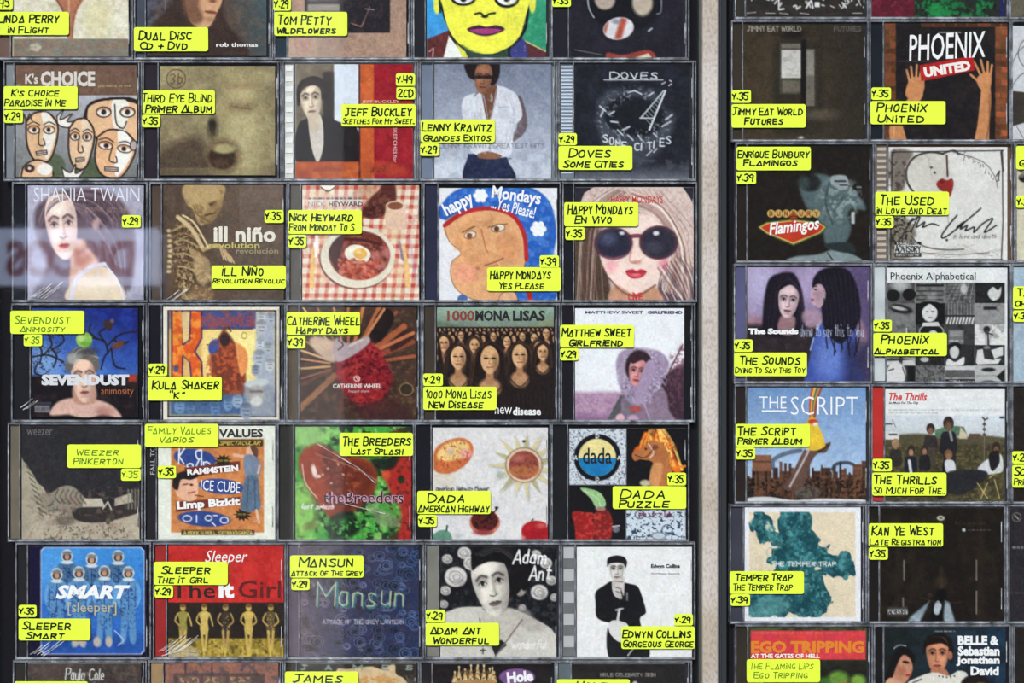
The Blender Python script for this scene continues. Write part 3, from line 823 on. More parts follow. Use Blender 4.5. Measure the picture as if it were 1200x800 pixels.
def c_sunglasses(A):
    A.mix(np.ones(A.X.shape), (216, 196, 190))
    A.cloud(3, (188, 160, 156), .5, .7, .6)
    for i in range(26):
        x = 680 + i * 5; A.line([(700 + i * 3, 222), (690 + i * 5.2, 246 + i), (672 + i * 6, 290)], 1.3, (206, 184, 178) if i % 2 else (160, 122, 120), 1, .55)
    A.poly([(676, 270), (700, 264), (716, 340), (718, 354), (672, 354)], (84, 66, 56), 1, 4); A.poly([(780, 300), (800, 300), (812, 354), (770, 354), (774, 330)], (92, 72, 82), 1, 4)
    for i in range(12): A.line([(682 + i * 3, 268 + i), (678 + i * 3, 310), (686 + i * 2.4, 352)], 1.2, (150, 124, 92) if i % 3 == 0 else (60, 46, 44), 1, .6)
    A.poly([(716, 258), (748, 250), (778, 262), (788, 290), (780, 320), (764, 338), (744, 344), (724, 336), (708, 314), (702, 286)], (238, 214, 206), 1, 2)
    A.ell(718, 312, 8, 7, (232, 150, 164), 0, 7, .7); A.ell(780, 310, 8, 8, (222, 128, 150), 0, 7, .7); A.poly([(722, 334), (744, 345), (766, 336), (776, 354), (716, 354)], (196, 148, 122), 1, 3); A.line([(714, 326), (730, 342), (748, 346), (768, 334)], 2.5, (112, 76, 70), 1, .7)
    for i in range(9): A.line([(752 + i * 5, 246 + i * 2), (776 + i * 4, 262 + i * 5), (790 + i * 3, 300 + i * 5)], 1.8, (238, 226, 220) if i % 2 else (150, 112, 104), 1, .85)
    for i in range(8): A.line([(776 + i * 4, 318), (772 + i * 4.5, 336), (780 + i * 4, 352)], 1.6, (222, 206, 206) if i % 2 else (110, 88, 96), 1, .8)
    bl = [(236, 222, 214), (206, 180, 170), (160, 120, 112), (244, 236, 230), (120, 84, 80)]
    A.hair([(720, 218), (690, 240), (680, 280), (676, 352)], [(740, 230), (716, 250), (704, 270), (698, 352)], 26, bl + [(90, 66, 54)] * 3, 1.2, .6)
    A.hair([(740, 222), (780, 240), (806, 290), (810, 352)], [(742, 244), (768, 256), (786, 290), (776, 340)], 44, bl, 1.4, .75)
    A.hair([(770, 314), (784, 334), (800, 352)], [(800, 300), (812, 326), (813, 350)], 14, bl + [(84, 60, 72)] * 3, 1.5, .8)
    A.ell(738, 266, 18, 9, (242, 224, 216), 0, 8, .6); A.ell(728, 318, 9, 10, (244, 222, 214), 0, 8, .5)
    A.line([(734, 278), (748, 276), (760, 280)], 5, (130, 66, 84), 1)
    A.ell(719, 285, 23, 19, (84, 54, 66), 0, 2); A.ell(772, 284, 23, 20, (84, 54, 66), 0, 2); A.ell(719, 285, 19.5, 16, (44, 44, 64), 0, 3); A.ell(772, 284, 19.5, 17, (48, 46, 60), 0, 3)
    A.ell(712, 280, 10, 7, (92, 100, 128), 0, 7, .6); A.ell(729, 273, 3, 2, (220, 224, 232), 0, 2); A.ell(769, 273, 3.5, 2.6, (226, 228, 234), 0, 2); A.ell(766, 290, 10, 7, (84, 84, 104), 0, 6, .5); A.poly([(697, 298), (719, 305), (742, 296), (719, 302)], (150, 96, 116), 0, 2, .7)
    A.line([(742, 288), (738, 304), (745, 308), (752, 304)], 1.8, (206, 160, 150), 1); A.ell(745, 307, 6, 2, (186, 128, 118), 0, 2, .8)
    A.poly([(733, 318), (741, 315), (746, 317), (751, 315), (758, 318), (752, 325), (740, 326)], (196, 62, 78), 1); A.line([(734, 318), (746, 319), (757, 318)], 1, (130, 34, 50), 1); A.ell(745, 322, 6, 1.6, (222, 116, 124), 0, 1.5)
    A.words('LiVE', 737, 344, 753, 351, 1.6, (190, 44, 54), 0)
    for p in ([(673, 219), (696, 219), (685, 226), (680, 238), (673, 250)], [(800, 219), (813, 219), (813, 240), (808, 230)], ): A.poly(p, (44, 44, 54), 0)


def c_apple_boy(A):
    A.grad((26, 38, 116), (84, 138, 214), (110, 365), (80, 440)); A.cloud(14, (46, 74, 170), .45, .7, .5); A.ell(50, 425, 24, 18, (150, 180, 214), 0, 18, .6)
    A.rect(30, 440, 162, 495, (28, 22, 28), 1, 4); A.cloud(8, (54, 40, 40), .5, .7, .6, A.Y > 444); A.rect(150, 439, 160, 447, (176, 62, 44), 1, 3)
    D = (34, 30, 38)
    for p in (((38, 418), (56, 416), (74, 424)), ((50, 416), (60, 404), (56, 392)), ((60, 410), (74, 400), (70, 388)), ((38, 400), (48, 410), (46, 426)), ((44, 424), (40, 436), (48, 440)), ((118, 432), (122, 418), (130, 408)), ((126, 414), (122, 400), (108, 396)), ((126, 404), (140, 392), (160, 388)), ((130, 408), (134, 428), (146, 432)), ((122, 400), (116, 390), (124, 384)), ((134, 398), (140, 404), (150, 400)), ((112, 396), (104, 388), (106, 380)), ((36, 412), (30, 404), (40, 396)), ((62, 430), (66, 418), (60, 408))):
        A.line(p, 2.2, D, 1, .95)
    A.cloud(2.4, (50, 48, 70), .62, .7, .8, (A.X < 80) * (A.Y > 385) * (A.Y < 440)); A.ell(126, 381, 5, 7, (58, 44, 50), -30); A.ell(138, 404, 8, 4, (104, 64, 50), -25); A.ell(131, 376, 2.4, 2.4, (110, 80, 70))
    A.poly([(58, 486), (66, 472), (84, 466), (112, 468), (132, 476), (142, 490), (120, 486), (100, 491), (80, 486)], (214, 176, 164), 1, 3); A.ell(122, 482, 10, 5, (170, 116, 108), 0, 5, .7); A.poly([(86, 452), (110, 452), (110, 472), (88, 472)], (184, 140, 124), 1, 3)
    A.face(98, 444, 16, 27, (222, 186, 166), (66, 40, 44), -3, .75, (150, 84, 88), 1); A.poly([(76, 434), (78, 418), (86, 409), (100, 407), (112, 414), (116, 430), (111, 436), (106, 424), (90, 421), (83, 434)], (104, 98, 92), 1, 2); A.hair([(80, 424), (88, 408), (104, 404)], [(88, 426), (98, 416), (116, 420)], 16, [(170, 172, 170), (70, 70, 78), (210, 208, 200)], 1, .6); A.ell(104, 412, 11, 5, (54, 54, 62), 0, 4, .7); A.ell(84, 420, 6, 6, (180, 184, 182), 0, 4, .7)
    A.ell(98, 398, 9.5, 9, (142, 190, 84), 0, 1.5); A.ell(95, 396, 4.5, 4, (200, 222, 150), 0, 4, .8); A.ell(101, 403, 6, 3, (92, 140, 56), 0, 3, .7); A.line([(98, 390), (100, 387)], 1.2, (60, 60, 30))
    A.rect(40, 475, 58, 483, (190, 192, 200), .55); A.tiny(41, 477, 57, 481, (80, 80, 90)); A.rect(40, 471, 60, 474, (60, 60, 74))


def c_framed_letter(A):
    A.rect(190, 359, 328, 494, (232, 226, 212)); A.rect(196, 363, 324, 489, (58, 46, 60)); A.rect(198, 365, 322, 487, (236, 204, 128)); A.ell(280, 415, 40, 36, (244, 232, 160), 0, 30, .8)
    A.rect(198, 364, 300, 385, (70, 82, 136)); A.cloud(5, (160, 84, 70), .45, .65, .7, (A.Y < 385) * (A.X < 322) * (A.Y > 364) * (A.X > 198)); A.rect(234, 385, 296, 386, (90, 70, 80))
    N = (72, 48, 92); O = (214, 92, 42)
    A.rect(198, 385, 236, 440, (236, 206, 130)); A.rect(198, 364, 236, 445, (196, 150, 96), .5)
    for x0, x1 in ((201, 213), (223, 235)):
        pass
    A.poly([(201, 364), (213, 364), (214, 404), (222, 398), (223, 364), (236, 364), (236, 396), (228, 412), (236, 424), (237, 445), (224, 445), (222, 424), (214, 416), (213, 445), (201, 445)], O, 0, 1, out=N, ow=2)
    A.cloud(7, (234, 150, 60), .45, .65, .9, A.pm([(202, 364), (212, 364), (214, 405), (222, 399), (224, 364), (235, 364), (235, 396), (227, 412), (235, 424), (236, 445), (225, 445), (222, 424), (214, 416), (212, 445), (202, 445)], 0, 2))
    A.poly([(212, 366), (222, 366), (221, 396), (214, 402)], (238, 210, 150), 0, 1, .8)
    A.poly([(248, 444), (246, 420), (250, 404), (256, 394), (262, 386), (270, 394), (276, 404), (284, 420), (288, 444), (284, 470), (262, 470), (246, 462)], (120, 60, 46), 1, 3); A.cloud(4, (192, 92, 54), .45, .65, .8, A.em(264, 434, 24, 36, 0, 5)); A.ell(263, 398, 6, 8, (58, 40, 44), 0, 2); A.ell(250, 406, 6, 9, (66, 80, 150), 20, 2); A.line([(242, 404), (256, 402)], 1.5, (110, 70, 50)); A.poly([(276, 404), (288, 410), (290, 428), (282, 440)], (228, 150, 90), 1, 2)
    A.ring(286, 393, 3, 3.6, 1, (150, 130, 60)); A.line([(263, 386), (266, 380), (270, 388)], 2, (96, 60, 40))
    A.rect(300, 366, 322, 487, (168, 176, 190), 1, 5); A.rect(198, 462, 322, 487, (74, 100, 138), 1, 6); A.rect(286, 450, 322, 487, (150, 156, 168), 1, 6)
    for cx, cy, rr, col in ((306, 372, 6, (190, 196, 206)), (317, 373, 6, (170, 178, 190)), (306, 384, 8, (182, 184, 194)), (304, 403, 6, (198, 204, 214)), (303, 420, 9, (176, 184, 200)), (316, 428, 7, (196, 200, 206)), (299, 434, 6, (146, 154, 176)), (314, 408, 6, (180, 184, 190)), (210, 477, 8, (110, 140, 180)), (223, 478, 6, (90, 120, 160)), (240, 470, 7, (70, 90, 130)), (252, 480, 7, (96, 126, 170)), (267, 474, 7, (112, 142, 182)), (278, 470, 8, (150, 170, 196)), (288, 482, 9, (136, 150, 172)), (206, 432, 4, (96, 90, 130))):
        A.ell(cx, cy, rr * .8, rr, col, 0, 2); A.line([(cx - rr * .35, cy - 1), (cx + rr * .35, cy - 1)], 1, np.array(col) * .6); A.line([(cx - rr * .2, cy + rr * .45), (cx + rr * .3, cy + rr * .45)], .9, np.array(col) * .6); A.ell(cx, cy - rr * .8, rr * .7, rr * .35, np.array(col) * .7, 0, 2, .7)
    A.ell(300, 449, 14, 5, (196, 202, 206), -6, 1.5); A.ell(300, 462, 9, 11, (176, 170, 166), 0, 2); A.ell(300, 470, 7, 6, (210, 210, 208), 0, 3); A.rect(292, 457, 308, 460, (90, 90, 96), .7, 2)
    for x in (196.5, 322.5): A.line([(x, 364), (x, 489)], 1, (60, 50, 60))
    A.line([(326, 362), (326, 492)], .8, (110, 100, 96), 0, .6); A.line([(192, 491.5), (326, 491.5)], .8, (110, 100, 96), 0, .6)


def c_red_pinwheel(A):
    A.mix(np.ones(A.X.shape), (70, 50, 42))
    A.cloud(7, (60, 44, 36), .4, .7, .8); A.cloud(5, (112, 84, 60), .55, .75, .6)
    cx, cy = 408, 428
    for i, (a, l, w, col) in enumerate([(-172, 75, 2, (206, 150, 104)), (-162, 74, 2.5, (224, 180, 130)), (-150, 74, 2.5, (190, 130, 90)), (-184, 72, 2.5, (214, 166, 120)), (-196, 76, 2, (150, 100, 74)), (-138, 80, 2, (196, 150, 108)), (-128, 90, 2, (230, 190, 140)), (-118, 84, 2, (176, 120, 84)), (-104, 84, 2.5, (200, 140, 100)), (-90, 80, 3, (170, 110, 80)), (-76, 84, 4, (206, 130, 84)), (-62, 90, 5, (180, 104, 68)), (-48, 84, 4, (150, 84, 60)), (-35, 80, 7, (168, 92, 58)), (-20, 80, 6, (150, 74, 54)), (-8, 78, 4, (176, 96, 68)), (138, 90, 7, (150, 104, 70)), (158, 60, 2, (110, 70, 50)), (40, 70, 4, (70, 40, 36)), (70, 70, 3, (96, 56, 44)), (100, 60, 3, (100, 50, 40))]):
        r = math.radians(a); A.line([(cx + 22 * math.cos(r), cy + 18 * math.sin(r)), (cx + l * math.cos(r), cy + l * math.sin(r))], w, col, 0, .9)
    A.poly([(438, 376), (450, 360), (462, 372), (448, 398), (434, 400)], (34, 24, 24), 1, 2); A.poly([(462, 396), (480, 384), (484, 396), (458, 412)], (60, 34, 28), 1, 2); A.line([(450, 362), (428, 396)], 3, (196, 132, 92)); A.line([(484, 390), (446, 408)], 4, (186, 112, 74))
    A.poly([(394, 420), (404, 408), (424, 400), (442, 408), (452, 424), (460, 444), (452, 462), (438, 478), (420, 474), (404, 460), (394, 440)], (134, 28, 38), 1, 3)
    A.cloud(3.4, (176, 60, 58), .5, .68, .8, A.em(426, 436, 32, 38, 0, 6)); A.cloud(3, (70, 16, 26), .55, .7, .8, A.em(426, 444, 34, 40, 0, 8)); A.cloud(3, (150, 50, 40), .55, .7, .8, A.em(440, 470, 24, 20, 0, 10))
    A.poly([(362, 400), (372, 394), (398, 404), (392, 424), (374, 416)], (196, 170, 150), 1, 4); A.poly([(394, 396), (408, 402), (430, 394), (432, 402), (414, 416), (396, 424), (390, 410)], (176, 160, 164), 1, 2); A.line([(396, 398), (402, 404), (396, 410)], 1.4, (60, 40, 44), 1); A.line([(408, 406), (424, 398)], 2, (216, 204, 200))
    A.ell(476, 456, 8, 7, (54, 44, 34), 0, 3); A.ring(476, 456, 8, 7, 1.2, (140, 110, 80)); A.poly([(420, 476), (460, 470), (484, 492), (430, 494)], (64, 36, 36), 1, 5, .8)
    A.ring(418, 443.5, 3.2, 3, 1.1, (230, 214, 208)); A.line([(417, 442), (420, 445)], 1, (230, 214, 208))


def c_long_hair_crowd(A):
    # plain stand-in: rows of alike long-haired women
    A.grad((150, 176, 160), (120, 132, 120), (580, 358), (580, 385)); A.poly([(512, 376), (540, 384), (512, 392)], (90, 110, 90), 1, 4, .7); A.poly([(650, 372), (620, 384), (650, 392)], (130, 140, 110), 1, 4, .7)
    A.rect(490, 383, 652, 500, (34, 26, 26), 1, 2)
    rows = [(386, 2.4, 30, 5.2, 0), (391, 3.6, 19, 8, 3), (397, 5, 13, 12, 6)]
    for y, r, n, dx, off in rows:
        for i in range(n):
            x = 500 + off + i * dx; A.ell(x, y, r * .95, r * 1.3, (30, 22, 22), 0, 1.2); A.ell(x, y + .6, r * .5, r * .9, (196, 150, 110), 0, 1.0)
    def woman(x, y, s):
        A.ell(x, y + s * .15, s * .78, s * 1.05, (28, 20, 22), 0, 2); A.poly([(x - s * .8, y), (x + s * .8, y), (x + s * 1.2, y + s * 2.4), (x - s * 1.2, y + s * 2.4)], (36, 27, 26), 0, 2)
        A.ell(x, y + s * 1.5, s * .55, s * .5, (184, 140, 104), 0, s * .2); A.rect(x - s * .2, y + s * .7, x + s * .2, y + s * 1.3, (170, 124, 90), 1, 2)
        A.poly([(x - s * .46, y - s * .1), (x - s * .26, y - s * .55), (x, y - s * .66), (x + s * .26, y - s * .55), (x + s * .46, y - s * .1), (x + s * .38, y + s * .45), (x, y + s * .8), (x - s * .38, y + s * .45)], (216, 172, 128), 1, 1.2)
        A.ell(x + s * .3, y + s * .3, s * .15, s * .5, (130, 92, 66), 0, s * .2, .7)
        for e in (-1, 1): A.ell(x + e * s * .19, y - s * .02, s * .13, s * .055, (44, 30, 28), 0, .9); A.line([(x + e * s * .3, y - s * .14), (x + e * s * .1, y - s * .16)], .8, (110, 76, 56), 0, .7)
        A.line([(x, y), (x - s * .05, y + s * .25), (x + s * .08, y + s * .28)], .9, (150, 106, 76)); A.line([(x - s * .15, y + s * .45), (x + s * .18, y + s * .43)], 1.1, (120, 60, 50))
    for x in range(496, 652, 5): A.line([(x, 430), (x + 2, 470), (x - 1, 490)], 1.2, (56, 44, 42), 1, .5)
    _w = woman

    def woman(x, y, s):
        _w(x, y, s)
        if s > 10:
            c = [(58, 40, 32), (34, 24, 22), (80, 56, 42)]
            A.hair([(x, y - s * .75), (x - s * .5, y - s * .3), (x - s * .6, y + s * .5), (x - s * .8, y + s * 1.4)], [(x, y - s * .95), (x - s * .75, y - s * .4), (x - s * .95, y + s * .4), (x - s, y + s * 1.4)], 9, c, 1.3, .8)
            A.hair([(x, y - s * .75), (x + s * .5, y - s * .3), (x + s * .6, y + s * .5), (x + s * .8, y + s * 1.4)], [(x, y - s * .95), (x + s * .75, y - s * .4), (x + s * .95, y + s * .4), (x + s, y + s * 1.4)], 9, c, 1.3, .8)
            A.line([(x - s * .7, y + s * 1.3), (x, y + s * 1.95), (x + s * .7, y + s * 1.3)], 2, (60, 44, 36), 1, .8)
    for x, y, s in ((503, 400, 9), (521, 398, 9), (558, 398, 9), (540, 393, 7), (594, 400, 9), (578, 394, 7), (612, 394, 7), (626, 396, 8), (640, 390, 8), (520, 402, 13), (556, 404, 12), (632, 410, 15), (508, 404, 10)): woman(x, y, s)
    woman(537, 418, 19); woman(609, 416, 19); woman(636, 412, 13); woman(574, 420, 23); A.rect(490, 486, 652, 500, (26, 24, 32), .8, 10)


def c_fur_hood(A):
    A.mix(np.ones(A.X.shape), (230, 232, 238)); A.rect(670, 459, 820, 500, (178, 146, 172), 1, 5); A.cloud(2.4, (150, 112, 148), .5, .7, .7, A.Y > 461); A.rect(670, 486, 820, 500, (126, 92, 128), .7, 10)
    A.poly([(774, 452), (784, 436), (800, 424), (806, 420), (806, 500), (784, 500)], (64, 44, 58), 1, 3); A.cloud(3.4, (106, 70, 84), .5, .7, .6, (A.X > 782) * (A.Y > 430)); A.cloud(3, (150, 106, 128), .48, .62, .95, A.em(796, 418, 10, 14, 30, 6)); A.cloud(2.5, (220, 206, 216), .55, .65, .9, A.em(796, 414, 9, 12, 30, 6)); A.line([(800, 404), (784, 436)], 2, (110, 76, 92))
    A.poly([(730, 462), (718, 480), (712, 496), (726, 500), (740, 478)], (84, 84, 88), 1, 2); A.poly([(732, 464), (776, 456), (784, 480), (790, 500), (716, 500), (728, 482)], (138, 118, 140), 1, 3); A.poly([(736, 466), (748, 474), (738, 498), (726, 498)], (112, 104, 116), 1, 3, .8)
    A.poly([(722, 428), (726, 414), (738, 408), (754, 408), (774, 412), (784, 424), (782, 436), (774, 450), (762, 468), (748, 476), (736, 470), (726, 452)], (154, 138, 164), 1, 3)
    A.cloud(2.2, (192, 180, 202), .5, .7, .7, A.em(752, 440, 30, 34, 0, 4)); A.cloud(2.4, (116, 98, 130), .55, .72, .7, A.em(752, 444, 28, 32, 0, 4)); A.ell(730, 436, 5, 12, (188, 176, 196), 10, 5, .5)
    A.ell(748, 429, 15, 19, (44, 30, 40), 8, 3); A.face(747, 436, 11, 16, (206, 142, 144), (46, 26, 36), 8, .5, (160, 56, 70), 1); A.poly([(738, 420), (748, 412), (762, 418), (763, 432), (754, 422), (742, 426)], (54, 36, 44), 1, 2); A.poly([(758, 424), (768, 430), (752, 470), (744, 466)], (166, 146, 176), 1, 2)
    A.ell(745, 479, 7, 4, (170, 84, 84), 0, 2); A.ell(727, 490, 5, 5, (222, 176, 186), 0, 2); A.ell(742, 491, 6, 5, (200, 164, 190), 0, 3); A.line([(754, 470), (764, 498)], 2, (166, 150, 176)); A.rect(670, 492, 806, 498, (150, 146, 186), .3, 4)


def c_snow_village(A):
    A.mix(np.ones(A.X.shape), (44, 42, 46)); A.cloud(6, (54, 52, 56), .4, .7, .5)
    S, D = (166, 158, 140), (70, 64, 58)
    A.poly([(20, 534), (27, 540), (36, 552), (44, 566), (52, 574), (64, 606), (84, 634), (20, 640)], S, 1, 1.5); A.poly([(44, 580), (58, 578), (72, 570), (84, 570), (96, 580), (104, 594), (90, 606), (60, 604)], (142, 134, 120), 1, 2)
    for i in range(10): A.line([(30 + i * 2, 546 + i * 7), (36 + i * 2.4, 552 + i * 7)], 1.5, D, 0, .7)
    A.poly([(20, 634), (60, 600), (100, 612), (140, 600), (163, 592), (163, 640), (20, 640)], (178, 168, 150), 1, 2)
    A.poly([(84, 600), (98, 594), (128, 596), (160, 586), (163, 600), (120, 612), (92, 610)], (54, 48, 48), 1, 2)
    A.poly([(98, 584), (118, 584), (123, 594), (96, 594)], (190, 182, 164), 0); A.poly([(134, 584), (152, 578), (156, 588), (134, 593)], (186, 178, 160), 0); A.line([(120, 596), (126, 588), (130, 597)], 1.6, (200, 192, 176)); A.line([(112, 578), (134, 584)], 1.3, D)
    for x in range(68, 100, 6): A.line([(x, 574), (x - 4, 582), (x + 2, 590)], 1.6, D, 1, .7)
    for x in range(150, 163, 4): A.line([(x, 574), (x, 596)], 2, (136, 130, 118), 0, .8)
    A.ell(130, 606, 4, 5, D); A.ell(126, 611, 3, 4, (90, 84, 76)); A.cloud(2.6, (90, 84, 76), .56, .66, .8, (A.Y > 616) * (A.X > 50) * (A.X < 150) * 1.); A.cloud(2.6, (96, 88, 80), .58, .68, .8, A.em(66, 594, 26, 14, 0, 6)); A.ell(76, 610, 12, 6, (92, 84, 76), 0, 3, .7); A.cloud(5, (140, 110, 100), .55, .75, .4, A.Y > 570)


def c_retro_poster(A):
    A.mix(np.ones(A.X.shape), (226, 228, 218)); A.rect(200, 514, 309, 624, (196, 124, 72)); A.cloud(6, (214, 148, 96), .45, .7, .6, (A.X > 200) * (A.X < 309) * (A.Y > 523) * (A.Y < 624))
    A.rect(200, 515, 308, 523, (58, 50, 30)); A.words('SPECTACULAR', 257, 517, 305, 521, 1, (206, 180, 90), .2)
    B = (52, 74, 140)
    A.ell(228, 537, 25, 11, B, 8); A.words('K', 209, 526, 216, 544, 1.6, (236, 238, 240)); A.words('o', 219, 540, 226, 548, 1.6, (236, 238, 240), 0); A.words('R', 236, 529, 229, 548, 1.6, (236, 238, 240), 0); A.words('n', 238, 536, 246, 551, 1.6, (236, 238, 240), 0)
    A.poly([(216, 548), (281, 540), (281, 550), (216, 561)], (112, 52, 44), 0); A.ell(259, 570, 27, 9, B, 5); A.poly([(206, 588), (281, 582), (281, 590), (206, 600)], (112, 52, 44), 0); A.ell(239, 608, 31, 9, B, 4)
    for (x, y, w, h) in ((214, 604, 10, 7), (240, 604, 8, 6), (258, 606, 9, 7)): A.ring(x + w / 2, y + h / 2, w / 2, h / 2, 1.3, (230, 232, 238)); 
    A.line([(230, 604), (230, 612)], 1.4, (230, 232, 238)); A.line([(250, 604), (254, 604)], 1.3, (230, 232, 238)); A.line([(248, 612), (252, 616)], 1.3, (230, 232, 238))
    for cx, cy, r in ((261, 540, 8), (284, 603, 8)):
        P = [(cx + (r * 1.35 if k % 2 else r * .8) * math.cos(k * math.pi / 11), cy + (r if k % 2 else r * .62) * math.sin(k * math.pi / 11)) for k in range(22)]
        A.poly(P, (40, 34, 28), 0); A.tiny(cx - 6, cy - 1.5, cx + 6, cy + 1, (176, 150, 60), .8)
    A.poly([(205, 576), (208, 560), (220, 557), (230, 560), (232, 574), (228, 586), (214, 586)], (226, 178, 150), 1, 1.2); A.poly([(202, 570), (204, 558), (216, 552), (232, 557), (224, 562), (212, 562), (208, 574)], (38, 30, 32), 1, 1.2); A.line([(214, 568), (220, 567)], 1.3, (60, 40, 40)); A.ell(224, 568, 2, 1.4, (60, 40, 40)); A.line([(220, 578), (228, 576)], 1.6, (160, 60, 54)); A.line([(228, 580), (238, 582)], 1.2, (80, 50, 40))
    A.line([(274, 533), (290, 536)], 4, (222, 176, 150)); A.ell(293, 529, 5, 7, (222, 176, 150)); A.poly([(293, 522), (302, 526), (300, 540), (297, 534)], (96, 66, 56), 1, 1.3)
    A.poly([(286, 535), (298, 534), (306, 546), (302, 560), (288, 560)], (120, 134, 156), 1, 1.2); A.poly([(288, 559), (301, 559), (304, 578), (304, 597), (283, 598), (284, 578)], (92, 112, 136), 1, 1.2); A.line([(291, 560), (289, 597)], 1, (60, 78, 104)); A.line([(298, 562), (299, 597)], 1, (60, 78, 104)); A.line([(300, 598), (303, 612)], 3, (226, 190, 166)); A.line([(304, 546), (302, 554)], 2.6, (222, 176, 150)); A.line([(296, 611), (304, 610)], 1.6, (200, 150, 140))
    A.rect(212, 621, 298, 627, (74, 60, 34)); A.words('A ROCK N ROLL EXTRAVAGANZA', 215, 622.5, 295, 626, .9, (212, 190, 110), 0)


def c_green_heart(A):
    A.mix(np.ones(A.X.shape), (80, 150, 66))
    A.cloud(10, (60, 150, 60), .4, .6, .8); A.cloud(6, (150, 196, 110), .5, .68, .85); A.cloud(8, (30, 44, 30), .52, .66, .9); A.ell(360, 510, 22, 16, (150, 196, 120), 0, 12, .9); A.ell(356, 600, 16, 34, (150, 200, 100), 0, 14, .8)
    A.poly([(470, 520), (484, 520), (484, 634), (466, 634), (470, 600), (456, 574), (450, 550), (464, 540)], (170, 44, 40), 1, 6); A.cloud(4, (90, 40, 30), .55, .7, .8, A.X > 455); A.ell(452, 556, 5, 6, (196, 80, 50), 0, 3); A.ell(470, 562, 4, 5, (40, 50, 30), 0, 2)
    A.poly([(352, 554), (350, 536), (360, 524), (376, 520), (390, 528), (402, 534), (424, 536), (440, 548), (440, 572), (426, 590), (410, 602), (394, 612), (382, 602), (366, 580)], (146, 60, 36), 1, 5)
    A.poly([(376, 530), (402, 536), (436, 548), (436, 572), (410, 600), (396, 596), (384, 570)], (86, 38, 28), 1, 10, .75); A.cloud(3, (176, 84, 56), .56, .7, .6, A.em(390, 562, 34, 34, 0, 8)); A.line([(354, 544), (358, 566), (372, 584)], 1.6, (226, 190, 176), 1, .8); A.ell(368, 552, 3, 8, (238, 226, 220), -14, 2, .9); A.ell(373, 558, 3, 2, (226, 210, 200), 0, 2)
    for cx, cy in ((384, 549), (396, 544), (402, 556), (388, 566), (378, 556)): A.ell(cx, cy, 1.6, 1.2, (230, 190, 170), 0, 1.2, .8)
    A.poly([(390, 604), (414, 600), (420, 622), (396, 634), (384, 622)], (26, 44, 26), 1, 5); A.ell(364, 616, 9, 5, (110, 120, 60), -20, 4, .8); A.cloud(4, (80, 190, 80), .5, .62, .9, A.em(420, 620, 36, 12, 0, 8)); A.poly([(430, 590), (464, 606), (466, 618), (444, 614)], (130, 150, 110), 1, 5, .7); A.poly([(434, 538), (456, 536), (470, 528), (462, 548), (444, 550)], (24, 30, 24), 1, 4, .9); A.ell(430, 516, 10, 5, (40, 60, 40), 0, 4, .8)
    A.line([(370, 532), (410, 546), (440, 562)], 1.6, (210, 170, 160), 1, .4)
    A.words('last splash', 353, 591, 391, 596, 1.1, (230, 232, 236), .3)


